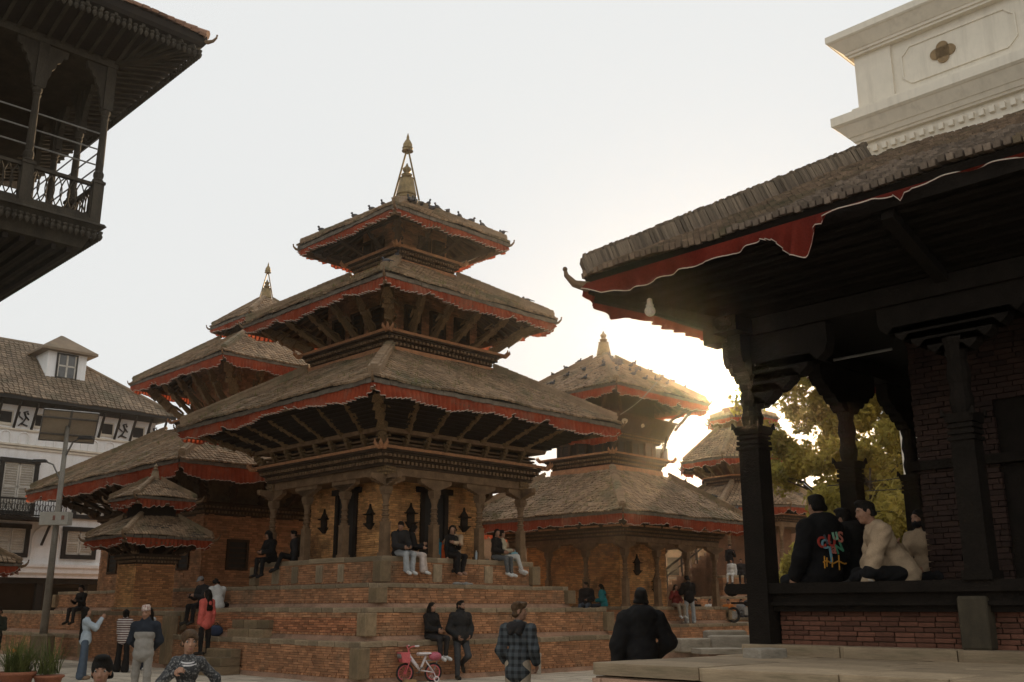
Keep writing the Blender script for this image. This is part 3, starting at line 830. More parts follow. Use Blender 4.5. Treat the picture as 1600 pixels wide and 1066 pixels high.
EL, TL = rect(-6.5, 7.1, -6.86, 6.6), sqr(2.75)
ring_struts(lt, sqr(4.5), 5.35, grow(EL, -.9), 6.05, 7, 0.2, 0.3, me=STRUTD, sides=(0, 1))
roof_tier(lt, EL, TL, 6.35, 8.9, tw=0.15, tp=0.18, th=.048, val=0.42, seed=21, hip=0.12, sides=(0, 1), pleat=0.16, samples=5)
weeds(lt, EL, TL, 6.37, 8.92, (0, 1), 110, 3)
cornice(lt, sqr(2.3), 8.9, 0.4, out=0.28, leaf=0.28)
w = MB(); w.slab(sqr(2.05), 9.3, sqr(2.05), 11.8); w.build('upper_wall', MORTAR, lt)
b_ = MB()
for i, a, d, L, nrm in faces_of(sqr(2.06)):
    if i in (0, 1): brick_face(b_, a + np.array((0, 0, 9.35)), d, L, 2.2, nrm, bl=.24, bh=.08)
b_.build('brickwork', BRICK, lt, kind='stuff')
EM, TM = rect(-4.1, 3.9, -3.95, 3.8), sqr(1.32)
ring_struts(lt, sqr(2.2), 9.36, grow(EM, -.5), 10.85, 4, 0.24, 0.34, sides=(0, 1)); ring_struts(lt, sqr(2.2), 9.36, grow(EM, -.5), 10.85, 0, 0.24, 0.34, sides=(2, 3))
roof_tier(lt, EM, TM, 11.05, 12.95, tw=0.15, tp=0.18, th=.048, val=0.36, seed=25, hip=0.11, pleat=0.14, samples=5)
w = MB(); w.slab(sqr(.95), 12.9, sqr(.95), 14.2); w.build('upper_wall', WOOD, lt)
ET, TT = sqr(1.68), sqr(.22)
roof_tier(lt, ET, TT, 13.55, 14.75, tw=0.15, tp=0.18, th=.048, val=0.22, seed=29, hip=0.08, pleat=0.14, samples=5)
finial(lt, (0, 0, 14.75), 0.72, arch=True)

# ------------------------------------------------------------------ small two-tiered shrine in front of it
sh = thing('small_shrine', 'small two-tiered tiled shrine on a square brick pillar at the left', 'shrine', XY(MU, MV) + XY(-7.62, -3.98), -PHI)
plinth(sh, sqr(.70), 1.53, 1.66, sides=(0, 1), cap=0.06, corner=False, lower=0.02, step=.02)
sw_ = MB(); sw_.box(-.61, .61, -.61, .61, 1.6, 3.1); sw_.build('pillar_core', MORTAR, sh)
sb_ = MB()
for i, a, d, L, nrm in faces_of(sqr(.63)):
    if i in (0, 1): brick_face(sb_, a + np.array((0, 0, 1.66)), d, L, 1.3, nrm, bl=.2, bh=.062, singles=150 if i == 1 else 0, parent=sh, unit_key='brickw')
sb_.build('brickwork', BRICKW, sh, kind='stuff')
cornice(sh, sqr(.63), 2.95, 0.32, out=0.16, leaf=0.14, clay=False, dent=.1)
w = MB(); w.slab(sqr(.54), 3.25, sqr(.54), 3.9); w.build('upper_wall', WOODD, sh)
ring_struts(sh, sqr(.65), 3.28, sqr(1.2), 3.62, 2, 0.1, 0.15, me=STRUTD)
roof_tier(sh, sqr(1.46), sqr(.63), 3.80, 4.42, tw=0.085, tp=0.10, th=.028, val=0.24, seed=41, hip=0.075, rafters=False, deck=.1, tile_jit=.35)
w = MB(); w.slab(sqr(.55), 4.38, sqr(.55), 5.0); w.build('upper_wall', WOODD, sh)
roof_tier(sh, sqr(1.02), sqr(.16), 5.02, 5.62, tw=0.085, tp=0.10, th=.028, val=0.24, seed=45, hip=0.07, rafters=False, deck=.1, tile_jit=.35)
finial(sh, (0, 0, 5.62), 0.42, m=STONE)

# ------------------------------------------------------------------ the temple at the right, behind
RU, RV = -27.415, 32.595
rt = thing('pagoda_temple', 'two-roofed pagoda with pigeons on its roofs, right of the central one', 'temple', XY(RU, RV), -PHI)
plinth(rt, rect(-4.4, 4.3, -3.95, 7.5), -0.02, 1.06, sides=(0, 1), bl=.24, bh=.08)
plinth(rt, rect(-3.4, 3.30, -2.95, 3.6), 1.04, 1.69, sides=(0, 1), bl=.24, bh=.08)
rc = MB(); rc.box(-2.85, 2.1, -1.9, 1.0, 1.69, 4.2); rc.build('cell_wall', MORTAR, rt)
rb = MB()
for i, a, d, L, nrm in faces_of(rect(-2.87, 2.12, -1.92, 1.02)):
    if i in (0, 1): brick_face(rb, a + np.array((0, 0, 1.7)), d, L, 2.4, nrm, bl=.24, bh=.08)
rb.build('brickwork', BRICKW, rt, kind='stuff')
for y, z in ((-.9, 3.2), (.25, 2.5)): link('wall_niche', NICHE, rt, Tr(2.17, y, z) @ Rz(math.pi/2))
COLR = column_mesh('column', 2.1, 0.22, WOODL); BRKR = bracket_mesh('bracket', .6, .3, .17, WOODL)
for x, y in [(3.05, -2.7), (3.05, -.75), (3.05, 1.2), (3.05, 3.15), (1.1, -2.7), (-.9, -2.7), (-2.9, -2.7), (-2.9, 3.15), (0, 3.15)]:
    link('column', COLR, rt, Tr(x, y, 1.69))
    link('bracket', BRKR, rt, Tr(x, y, 3.79) @ (Rz(math.pi/2) if x > 3 or x < -2 else Matrix()))
PR = rect(-3.05, 3.2, -2.85, 3.3)
b_ = MB(); b_.slab(PR, 4.09, PR, 4.27); b_.build('lintel_beam', WOODL, rt)
cornice(rt, PR, 4.27, .36, out=.26, leaf=.28, sides=(0, 1))
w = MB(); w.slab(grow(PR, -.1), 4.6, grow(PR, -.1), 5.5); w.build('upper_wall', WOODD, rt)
ER, TR_ = rect(-5.7, 4.35, -4.32, 4.3), sqr(1.85)
roof_tier(rt, ER, TR_, 5.10, 6.98, tw=0.14, tp=0.16, th=.045, val=0.36, seed=51, hip=0.12, pleat=0.14, samples=5, tile_jit=.35)
ring_struts(rt, grow(PR, .2), 4.68, grow(ER, -.5), 4.95, 5, .15, .24, me=STRUTD, sides=(0, 1))
cl = MB(); cl.slab(sqr(1.72), 6.94, sqr(1.68), 7.25); cl.build('clay_band', LEDGE, rt)
cornice(rt, sqr(1.62), 7.25, .42, out=.32, leaf=.3)
w = MB(); w.slab(sqr(1.5), 7.66, sqr(1.5), 10.4); w.build('upper_wall', WOODD, rt)
for i, (M) in enumerate([Tr(x, -1.54, 8.05) for x in (-.9, 0, .9)] + [Tr(1.54, y, 8.05) @ Rz(math.pi/2) for y in (-.9, 0, .9)]): latticed_window(rt, M, .35, .42)
cornice(rt, sqr(1.62), 8.35, .3, out=.3, leaf=0, clay=False)
bd = MB(); bd.slab(sqr(1.9), 8.66, sqr(2.15), 9.25); bd.slab(sqr(2.2), 9.25, sqr(2.2), 9.33); bd.build('balcony_boards', WOOD, rt)
pp = MB()
for y, z, s in ((-1.3, 8.98, .17), (-.1, 8.95, .11)):
    pts = [(math.cos(t)*s*random.uniform(.6, 1.1), math.sin(t)*s*random.uniform(.5, .9)) for t in np.linspace(0, 2*math.pi, 9)[:-1]]
    for e in (0,): pp.add([(2.075 + .42*(z_ + z - 8.95) + .02, y + y_*1.3, z + z_) for y_, z_ in pts], [tuple(range(8))])
pp.build('peeled_patch', TRIM, rt)
for y in (-1.6, 1.6):
    place_strut(rt, (1.7, y, 7.8), (2.05, y, 8.7), .12, STRUTD, (1, 0, 0)); place_strut(rt, (2.2, y, 9.3), (2.75, y*1.5, 9.95), .09, STRUTD, (1, 0, 0))
for x in (-1.6, 1.6): place_strut(rt, (x, -2.2, 9.3), (x*1.5, -2.75, 9.95), .09, STRUTD)
place_strut(rt, (2.1, 2.1, 9.0), (2.7, 2.7, 9.95), .12, STRUTD, (.7, .7, 0))
weeds(rt, ER, TR_, 5.12, 7.0, (0, 1), 170, 4)
EU, TU = rect(-3.2, 3.18, -3.05, 3.2), sqr(.35)
roof_tier(rt, EU, TU, 10.22, 12.15, tw=0.14, tp=0.16, th=.048, val=0.33, seed=57, hip=0.11, pleat=0.14, samples=5, tile_jit=.35)
fb = MB(); fb.lathe([(.5, 12.05), (.52, 12.2), (.4, 12.28)], 10); fb.build('finial_base', HIP, rt)
finial(rt, (0, 0, 12.22), .92)

# ------------------------------------------------------------------ the eight-sided temple far behind, under the sun
BRICKF = mat('far_brick', (.24, .12, .065), (.13, .07, .04), scale=1.5, fine=14, bump=.3)
oc = thing('octagonal_temple', 'hazy eight-sided three-roofed temple far behind, right under the sun', 'temple', (13.6, 58.0, 0), R(-8))
def octo(r): return ngon(8, r, math.pi/8)
for r, z0, z1 in ((9.5, -.02, 1.2), (7.2, 1.18, 2.2), (5.0, 2.18, 3.3)):
    plinth(oc, octo(r), z0, z1, sides=(3, 4, 5, 6, 7), corner=False, bl=.25, bh=.085)
w = MB(); w.slab(octo(2.4), 3.3, octo(2.4), 7.4); w.build('cell_wall', BRICKF, oc)
COLO = column_mesh('column', 2.6, .24, WOODL)
for p in octo(3.6): link('column', COLO, oc, Tr(*p, 3.3) @ Rz(math.atan2(p[1], p[0])))
b_ = MB(); b_.slab(octo(3.75), 5.9, octo(3.75), 6.15); b_.build('lintel_beam', WOODL, oc)
cornice(oc, octo(3.7), 6.15, .35, out=.3, leaf=0)
roof_tier(oc, octo(4.75), octo(2.6), 7.0, 8.35, tw=.2, tp=.2, val=.34, seed=61, hip=.12, pleat=.2, samples=4, rafters=False)
cornice(oc, octo(2.35), 8.3, .5, out=.3, leaf=0)
w = MB(); w.slab(octo(2.1), 8.75, octo(2.1), 10.2); w.build('upper_wall', BRICKF, oc)
ring_struts(oc, octo(2.3), 8.85, octo(3.2), 9.55, 2, .15, .2)
roof_tier(oc, octo(3.95), octo(1.6), 9.75, 11.75, tw=.2, tp=.2, val=.3, seed=65, hip=.11, pleat=.2, samples=4, rafters=False)
w = MB(); w.slab(octo(1.25), 11.7, octo(1.25), 13.0); w.build('upper_wall', BRICKF, oc)
ring_struts(oc, octo(1.35), 11.9, octo(1.8), 12.3, 0, .15, .16)
roof_tier(oc, octo(2.1), octo(.25), 12.35, 13.05, tw=.2, tp=.2, val=.28, seed=69, hip=.1, pleat=.2, samples=4, rafters=False)
finial(oc, (0, 0, 13.02), .26)
st = MB()
for k in range(12): st.box(-5.6 + k*.26, -2.2, -4.9, -3.3, 1.2, 2.0 + (k+1)*.21)
st.build('stairs', BRICKF, oc)
for y in (-5.0, -3.2):
    rl = MB(); rl.tube([(-5.8, y, 2.9), (-2.3, y, 5.6)], .04, 6); rl.tube([(-5.8, y, 2.5), (-2.3, y, 5.2)], .03, 6)
    for k in range(5): rl.tube([(-5.6 + k*.8, y, 2.0 + k*.63), (-5.6 + k*.8, y, 3.0 + k*.63)], .035, 6)
    rl.build('handrail', WOODD, oc)
# old brick houses closing the far side of the square
for k, (x0, x1, y, h) in enumerate(((-8, 9, 84, 8.5), (9.5, 19, 82, 6.6), (19.5, 33, 78, 8.2), (34, 50, 70, 8.0))):
    ho = thing('brick_house', ('long low brick house far behind, leftmost beyond the right-hand temple', 'low brick house far behind the eight-sided temple', 'brick house with small windows far behind the trees', 'brick house far off at the right, hidden by the pavilion')[k], 'house', (0, 0, 0), 0, 'houses beyond the square')
    w = MB(); w.box(x0, x1, y, y + 8, 0, h); w.build('wall', BRICKF, ho)
    w = MB(); w.slab(rect(x0 - .6, x1 + .6, y - .8, y + 8.8), h, rect(x0 + 2, x1 - 2, y + 3.9, y + 4.1), h + 2.2); w.build('roof', TILE, ho)
    for q in range(int((x1 - x0)/2.2)):
        for z in (1.2, 4.2):
            w = MB(); w.box(x0 + .8 + q*2.2, x0 + 1.7 + q*2.2, y - .06, y + .05, z, z + 1.4); w.build('window', WOODD, ho)
# ------------------------------------------------------------------ the pavilion in the foreground at the right
PU, PV = -7.041, 11.382
PK = 0.83; PZ = 1.62 * (1 - PK)
def PL(x, y, z): return XY((PU + x) * PK, (PV + y) * PK, PZ + z * PK)
plat = thing('stone_platform', 'broad stone-slab platform under the dark foreground pavilion', 'platform', PL(0, 0, 0), -PHI); plat.scale = (PK, PK, PK)
pc = MB(); pc.box(-.26, 15, -2.96, 12, -.40, .93); pc.build('platform_core', MORTAR, plat)
x = -.3
for row, (y0, y1) in enumerate(((-3.0, -2.2), (-2.2, -1.45), (-1.45, -.7), (-.7, .05))):
    x = -.3
    while x < 9:
        L = random.uniform(.7, 1.5)
        link('slab_stone', UB['stone'], plat, Tr(x + L/2, (y0+y1)/2, 1.005 + random.uniform(-.004, .004)) @ Sc(L - .012, y1 - y0 - .012, .13)); x += L
y = .05
while y < 7.5:
    L = random.uniform(.8, 1.4); link('slab_stone', UB['stone'], plat, Tr(-.02, y + L/2, 1.005) @ Sc(.56, L - .012, .13)); y += L
fb = MB(); brick_face(fb, (-.27, -2.97, -.36), (1, 0, 0), 9, 1.28, (0, -1, 0), bl=.45, bh=.22); fb.build('stonework', STONEP, plat, kind='stuff')

pav = thing('pavilion', 'dark open-sided timber pavilion with a low tiled roof, in the right foreground', 'pavilion', PL(0, 0, 0), -PHI); pav.scale = (PK, PK, PK)
DK = mat('shade_black_timber', (.016, .012, .009), (.009, .007, .005), scale=4, fine=40, bump=.5, spec=.12)  # timber taken near black: the pavilion's deep shade is put into its colour
PTILE = mat('mossy_shade_tile', (.25, .17, .11), (.13, .09, .058), tint=True, scale=1.4, fine=45, bump=.4, stain=(.07, .07, .035), stain_scale=.9)  # roof tile copy with moss stains, base darkened to carry the pavilion's shade
w = MB(); w.box(.16, 14, .12, 9, 1.06, 1.80); w.build('plinth_core', MORTAR, pav)
bb = MB()
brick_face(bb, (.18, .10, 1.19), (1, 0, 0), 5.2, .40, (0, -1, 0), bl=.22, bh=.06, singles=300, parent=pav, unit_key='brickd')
bb.build('brickwork', BRICK, pav, kind='stuff') if bb.V else None
for x0, x1 in ((-.22, 1.1), (1.1, 2.45), (2.45, 4.1), (4.1, 6.5)):
    link('base_stone', UB['stone'], pav, Tr((x0+x1)/2, .0, 1.13) @ Sc(x1 - x0 - .015, .5, .13))
UB['darkbase'] = unit('base_stone', DARKST, .05); link('base_stone', UB['darkbase'], pav, Tr(2.62, .0, 1.47) @ Sc(.31, .28, .56))
be = MB(); be.box(-.48, 8, -.12, .22, 1.80, 1.925); be.box(.0, 8, -.05, .22, 1.70, 1.80); be.box(.0, 8, -.09, .22, 1.655, 1.70); be.box(.0, 8, -.03, .22, 1.585, 1.655)
be.ball((-.50, .05, 1.855), (.07, .15, .085), 8, 6); be.box(-.12, .22, .22, 9, 1.80, 1.925)
be.build('sill_beam', DK, pav)
f_ = MB(); f_.box(.22, 12, .22, 9, 1.80, 1.915); f_.build('floor', DK, pav)
def big_column(z0, z1, w, base):
    mb = MB(); b = w/2; H = z1 - z0
    zc = z0 + (.72 if base else .56) * H
    mb.box(-b*1.2, b*1.2, -b*1.2, b*1.2, z0, z0 + .1); mb.slab(sqr(b), z0 + .1, sqr(b*.96), zc)
    for k in range(3): mb.box(-b*(1.12-.03*k), b*(1.12-.03*k), -b*(1.12-.03*k), b*(1.12-.03*k), zc + k*.07, zc + k*.07 + .045)
    mb.slab(sqr(b*.9), zc, sqr(b*.9), zc + .21)
    mb.slab(sqr(b*1.12), zc + .2, sqr(b*1.3), zc + .30)
    for sx in (-1, 1):
        for sy in (-1, 1): mb.tube([(sx*b*1.2, sy*b*1.2, zc + .28), (sx*b*1.3, sy*b*1.3, zc + .36)], [.04, .01], 6)
    t = z1 - zc - .3
    prof = [(b*.7, zc + .28)] + [(b*(.78 + .22*math.sin(q*.9)**2), zc + .3 + t*q/10) for q in range(10)] + [(b*1.1, z1 - .02), (b*1.1, z1)]
    mb.lathe(prof, 14)
    return mb
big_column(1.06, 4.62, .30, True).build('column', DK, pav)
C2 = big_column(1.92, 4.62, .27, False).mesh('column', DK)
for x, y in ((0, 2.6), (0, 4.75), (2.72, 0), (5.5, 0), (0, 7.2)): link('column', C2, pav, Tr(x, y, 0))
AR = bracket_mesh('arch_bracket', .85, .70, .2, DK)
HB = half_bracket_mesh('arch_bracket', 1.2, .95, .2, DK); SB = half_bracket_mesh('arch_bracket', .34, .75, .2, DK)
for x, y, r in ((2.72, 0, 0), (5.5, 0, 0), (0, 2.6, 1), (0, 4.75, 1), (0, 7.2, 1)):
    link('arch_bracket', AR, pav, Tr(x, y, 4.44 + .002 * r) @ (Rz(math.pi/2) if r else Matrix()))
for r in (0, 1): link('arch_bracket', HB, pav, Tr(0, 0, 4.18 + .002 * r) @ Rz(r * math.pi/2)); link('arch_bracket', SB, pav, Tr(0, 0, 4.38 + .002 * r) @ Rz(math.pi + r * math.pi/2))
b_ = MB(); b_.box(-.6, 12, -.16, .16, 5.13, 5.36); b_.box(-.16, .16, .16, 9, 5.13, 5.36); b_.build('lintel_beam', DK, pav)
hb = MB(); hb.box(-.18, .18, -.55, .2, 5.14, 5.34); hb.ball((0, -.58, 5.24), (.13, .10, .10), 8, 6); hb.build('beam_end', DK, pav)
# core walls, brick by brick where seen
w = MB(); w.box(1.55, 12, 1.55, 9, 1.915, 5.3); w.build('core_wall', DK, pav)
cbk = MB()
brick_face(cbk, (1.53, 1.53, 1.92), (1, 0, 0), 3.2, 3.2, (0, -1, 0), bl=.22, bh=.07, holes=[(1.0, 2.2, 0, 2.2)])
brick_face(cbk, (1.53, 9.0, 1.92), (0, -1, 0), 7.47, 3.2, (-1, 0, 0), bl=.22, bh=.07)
cbk.build('core_brickwork', mat('shade_dark_brick', (.04, .02, .013), (.024, .012, .009), tint=True, scale=2.2, fine=60, bump=.5), pav, kind='stuff')  # brick colour lowered to stand for the deep shade inside the pavilion
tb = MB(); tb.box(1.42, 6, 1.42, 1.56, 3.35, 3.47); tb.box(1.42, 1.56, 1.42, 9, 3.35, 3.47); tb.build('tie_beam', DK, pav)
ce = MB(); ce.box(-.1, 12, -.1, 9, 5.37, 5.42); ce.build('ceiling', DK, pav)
# roof
EP, TP = rect(-1.55, 13, -1.55, 10.5), rect(1.3, 10.2, 1.3, 7.7)
ZE, ZT = 6.02, 7.70
dk = MB(); dk.band(EP, ZE, TP, ZT); dk.add([(*p, ZT) for p in TP], [(0, 1, 2, 3)]); dk.slot = 1
dk.band(rect(-.1, 11.5, -.1, 9), 5.40, grow(EP, -.08), ZE - .20); dk.band(grow(EP, -.08), ZE - .20, EP, ZE)
dk.build('roof_deck', [MUD, DK], pav)
sfm = MB()
for k in range(7):
    t = (k + .5) / 7
    a_ = [tuple(np.array(p)*(1-t) + np.array(q)*t) for p, q in zip(rect(-.1, 11.5, -.1, 9), grow(EP, -.08))]
    z_ = 5.40 + (ZE - .20 - 5.40) * t
    sfm.slab(grow(a_, .03), z_ - .03, grow(a_, -.03), z_ - .05)
for p, q in (((0, 0), (-1.45, -1.45)), ((2.72, 0), (2.72, -1.45)), ((5.5, 0), (5.5, -1.45)), ((0, 2.6), (-1.45, 2.6)), ((0, 5), (-1.45, 5))):
    sfm.beam((*p, 5.28), (*q, ZE - .28), .14, .12)
sfm.build('soffit_beams', DK, pav)
mt = MB()
tiles(mt, (*EP[0], ZE), (*EP[1], ZE), (*TP[1], ZT), (*TP[0], ZT), .092, .125, .062, tilt=.34, jit=.2)
# split: the 300 tiles that show largest become parts
Vt = np.concatenate(mt.V).reshape(-1, 8, 3); cen = Vt.mean(1)
TILEU = unit('roof_tile', TILEO, .03)
ok = (cen[:, 0] > -.3) & (cen[:, 0] < 4.15)
order = np.argsort(np.where(ok, np.hypot(cen[:, 0] - 7, cen[:, 1] + 11.4), 1e6))[:300]
for q in order:
    b8 = Vt[q]; ax = (b8[1] - b8[0], b8[3] - b8[0], b8[4] - b8[0])
    link('roof_tile', TILEU, pav, Tr(*cen[q]) @ Matrix((ax[0], ax[1], ax[2])).transposed().to_4x4())
keep = np.setdiff1d(np.arange(len(Vt)), order)
m2 = MB(); kv = Vt[keep]
m2.add(kv.reshape(-1, 3), (BOXF[None] + (np.arange(len(kv)) * 8)[:, None, None]).reshape(-1, 4), None, np.repeat(rng.random(len(kv)), 6))
tiles(m2, (*EP[3], ZE), (*EP[0], ZE), (*TP[0], ZT), (*TP[3], ZT), .092, .125, .062, tilt=.34, jit=.2)
m2.build('roof_tiles', PTILE, pav, kind='stuff')
hc = MB(); p, q = np.array((*EP[0], ZE)), np.array((*TP[0], ZT)); n_ = 58
hc.beam(p + (0, 0, .12), q + (0, 0, .12), .24, .26)
hc.build('hip_bed', MORTAR, pav)
e_ = (q - p) / np.linalg.norm(q - p); s_ = np.array((-.7071, .7071, 0)); n_ = 112
HT = unit('hip_tile', mat('hip_tile_loose', (.20, .15, .10), (.11, .08, .055), rnd=.4, scale=2, fine=40, bump=.5), .03)
RM = Matrix((Vector(e_), Vector(s_), Vector(np.cross(e_, s_)))).transposed().to_4x4()
for k in range(n_):
    c_ = p + (q - p) * (k + .5) / n_
    for sd in (-1, 1):
        link('hip_tile', HT, pav, Tr(*(c_ + np.array((0, 0, .11)) + s_ * sd * .15 + rng.normal(0, .006, 3))) @ RM @ Matrix.Rotation(sd * .28, 4, 'X') @ Matrix.Rotation(.10, 4, 'Y') @ Sc(.040, .05, .27))
    link('hip_tile', HT, pav, Tr(*(c_ + np.array((0, 0, .275)) + rng.normal(0, .006, 3))) @ RM @ Sc(.046, .24, .06))
fa = MB(); fa.band(grow(EP, -.04), ZE - .24, grow(EP, -.04), ZE - .02); fa.build('fascia_board', DK, pav)
horn(pav, (*(np.array(EP[0]) + .05), ZE - .10), (-1, -1), .30)
# the valance, looped up unevenly along the front
def loop_valance(A, B, z, nrm, prof, seed):
    A, B = np.array(A, float), np.array(B, float); L = np.linalg.norm(B - A); d = (B - A) / L; nr = np.array(nrm, float)
    n = int(L / .03); x = np.linspace(0, L, n + 1); r = np.random.default_rng(seed)
    dep = np.interp(x, [a for a, b, c in prof], [b for a, b, c in prof]); ruf = np.interp(x, [a for a, b, c in prof], [c for a, b, c in prof])
    dep = dep + .015*np.sin(x*5.3 + seed) + .02*np.sin(x*2.1)
    ph = np.cumsum(r.normal(1, .3, n + 1)) * .75
    rows = np.linspace(0, 1, 7); V = []
    for t in rows:
        off = .02 + t * (.03 + .04*ruf) * np.sin(ph*(.55 + .4*ruf)) + .06*t*np.sin(x*1.3 + seed) + .03*t*t*np.sin(x*7.1) + .10*ruf*t
        P = A + np.outer(x, d) + np.outer(off, nr); V.append(np.column_stack([P, z - dep*t + .02*t*np.sin(x*9)*ruf]))
    V = np.concatenate(V); m = n + 1; i = np.arange(n)
    mb = MB(); mb.add(V, np.concatenate([np.column_stack([i+k*m, i+1+k*m, i+1+(k+1)*m, i+(k+1)*m]) for k in range(6)]))
    o = mb.build('valance', mat('shade_red_cloth', (.20, .03, .017), (.11, .017, .012), rough=.95, scale=1.5, fine=40, bump=.15, trans=.3, spec=.05), pav, smooth=True)  # red valance cloth darkened: the shade it hangs in is part of the colour
    W1 = V[6*m:].copy(); W2 = W1.copy(); W2[:, 2] += .013; o2 = np.concatenate([W1, W2]); o2[:, :2] += nr * .008
    mb = MB(); mb.add(o2, np.column_stack([i, i+1, i+1+m, i+m])); mb.build('trim', TRIM, o, smooth=True)
loop_valance((-1.53, -1.56), (9, -1.56), ZE - .10, (0, -1), [(0, .08, .2), (.3, .20, .1), (1.0, .23, .15), (1.7, .20, .3), (2.4, .20, .1), (2.8, .16, .2), (3.0, .22, .6), (3.2, .42, 1), (3.38, .46, 1), (3.5, .24, .9), (3.7, .10, .5), (4.2, .05, .3), (4.42, .06, .3), (4.5, .16, .5), (4.6, .05, .2), (5.7, .03, .1), (9, .05, .1)], 3)
loop_valance((-1.56, 9.5), (-1.56, -1.53), ZE - .10, (-1, 0), [(0, .3, .2), (4, .22, .5), (6.5, .34, .6), (7.2, .16, .5), (8.6, .26, .4), (9.6, .14, .5), (10.4, .34, .4), (11, .16, .2)], 8)
# a white tube lamp and a white board under the ceiling, seen through the bays
tl = MB(); tl.tube([(.6, 1.2, 4.95), (1.4, 1.3, 4.98)], .02, 6); tl.build('tube_lamp', METAL, pav)

bulb = thing('light_bulb', 'unlit white globe bulb hanging from the corner of the pavilion eave', 'light bulb', PL(-.79, -1.09, 5.53), 0); bulb.scale = (PK, PK, PK)
m_ = MB(); m_.ball((0, 0, -.055), .075, 14, 10); m_.build('globe', mat('opal_glass', (.85, .80, .68), (.8, .75, .62), rough=.25, bump=0, trans=.4), bulb, smooth=True)
m_ = MB(); m_.lathe([(.05, .0), (.055, .03), (.04, .04), (.035, .11), (.02, .12)], 12); m_.build('socket', CREAM, bulb)
m_ = MB(); m_.tube([(0, 0, .12), (0, 0, .22)], .006, 5); m_.build('flex', BLACKP, bulb)

# ------------------------------------------------------------------ the timber house with the balcony, top left
BU, BV = -20.42, 7.76
bh = thing('balcony_house', 'dark timber house corner with an open upper balcony, jutting in at top left', 'house', XY(BU, BV), -PHI)
OLDW = mat('old_timber', (.065, .052, .036), (.03, .024, .017), scale=3, fine=40, bump=.5, stretch=(1, 1, .4))
b_ = MB(); b_.slab(rect(-9, -.10, -9, -.10), 9.42, rect(-9, 0, -9, 0), 9.52); b_.slab(rect(-9, .06, -9, .06), 9.52, rect(-9, .02, -9, .02), 9.58); b_.slab(rect(-9, -.05, -9, -.05), 9.58, rect(-9, -.05, -9, -.05), 9.68)
b_.build('balcony_floor', OLDW, bh)
b_ = MB(); b_.slab(rect(-9, -.28, -9, -.28), 9.05, rect(-9, -.12, -9, -.12), 9.43)
b_.build('floor_moulding', OLDW, bh)
jo = MB()
for k in range(26): jo.box(-9, -.4, -.55 - k*.32, -.45 - k*.32, 8.93, 9.07)
jo.build('joists', WOODD, bh, kind='stuff')
pd = MB()
for k in range(64):
    y = -.03 - k*.125
    for z, xx in ((9.38, -.02), (13.74, 1.24)):
        pd.lathe([(.01, -.17), (.045, -.12), (.055, -.08), (.03, -.03), (.05, 0), (.05, .03)], 7, (xx, y if z < 10 else y + 1.26, z))
    if k < 56:
        pd.lathe([(.01, -.17), (.045, -.12), (.055, -.08), (.03, -.03), (.05, 0), (.05, .03)], 6, (-.05 - k*.125, -.02, 9.38))
        pd.lathe([(.01, -.17), (.045, -.12), (.055, -.08), (.03, -.03), (.05, 0), (.05, .03)], 6, (1.2 - k*.125, 1.24, 13.74))
pd.build('pendants', OLDW, bh, kind='stuff')
bod = MB(); bod.box(-16, -7.2, -16, -.5, 0, 9.0); bod.box(-16, -2.2, -16, -4.2, 9.6, 13.6); bod.box(-16, -6.9, -4.2, -2.5, 9.6, 13.6); bod.build('house_wall', OLDW, bh)
colm = MB(); colm.box(-.11, .11, -.11, .11, 9.68, 10.52); colm.box(-.13, .13, -.13, .13, 10.5, 10.56)
colm.lathe([(.10, 10.56), (.12, 10.6), (.09, 10.64), (.11, 10.7), (.11, 10.76), (.08, 10.82), (.085, 11.0), (.072, 12.05), (.09, 12.1), (.07, 12.14), (.10, 12.2), (.10, 12.26)], 12)
colm.slab(sqr(.11), 12.26, sqr(.10), 13.3)
BC = colm.mesh('column', OLDW)
fan = MB()
fan.prism([(.0, 13.3), (.0, 12.3), (.05, 12.32), (.07, 12.5), (.12, 12.62), (.13, 12.74), (.20, 12.83), (.22, 12.95), (.30, 13.0), (.33, 13.1), (.42, 13.14), (.44, 13.3)][::-1], -.05, .05)
FAN = fan.mesh('fan_bracket', OLDW)
ys = [-.16, -1.62, -3.08, -4.54]; xs = [-1.62, -3.08, -4.54]
for y in ys:
    link('column', BC, bh, Tr(-.16, y, 0))
    link('fan_bracket', FAN, bh, Tr(-.16, y + .09, 0) @ Rz(math.pi/2)) if y < -.2 else None
    link('fan_bracket', FAN, bh, Tr(-.16, y - .09, 0) @ Rz(-math.pi/2))
for x in xs:
    link('column', BC, bh, Tr(x, -.16, 0)); link('fan_bracket', FAN, bh, Tr(x + .09, -.16, 0)); link('fan_bracket', FAN, bh, Tr(x - .09, -.16, 0) @ Rz(math.pi))
link('fan_bracket', FAN, bh, Tr(-.25, -.16, 0) @ Rz(math.pi))
def lattice(parent, M, L, h):
    f = MB(); f.box(0, L, -.05, .05, h - .07, h, M); f.build('top_rail', OLDW, parent); f = MB(); f.box(0, L, -.05, .05, 0, .08, M); f.build('bottom_rail', OLDW, parent)
    n = max(2, int(L / .14)); s = MB()
    def P(x, z): return tuple(npm(M) @ np.array((x, 0, z, 1)))[:3]
    for k in range(n):
        c = (k + .5) * L / n; a = L / n * .62; zz = np.linspace(.08, h - .07, 9)
        for sg in (-1, 1): s.tube([P(min(max(c + sg*a*math.sin((z-.08)/(h-.15)*math.pi), 0), L), z) for z in zz], .014, 4)
    s.build('lattice_panel', OLDW, parent)
for a_, b_ in zip(ys[:-1], ys[1:]): lattice(bh, Tr(-.16, a_ - .11, 9.70) @ Rz(-math.pi/2), abs(b_-a_) - .22, .82)
for a_, b_ in zip([-.16] + xs[:-1], xs): lattice(bh, Tr(a_ - .11, -.16, 9.70) @ Rz(math.pi), abs(b_-a_) - .22, .82)
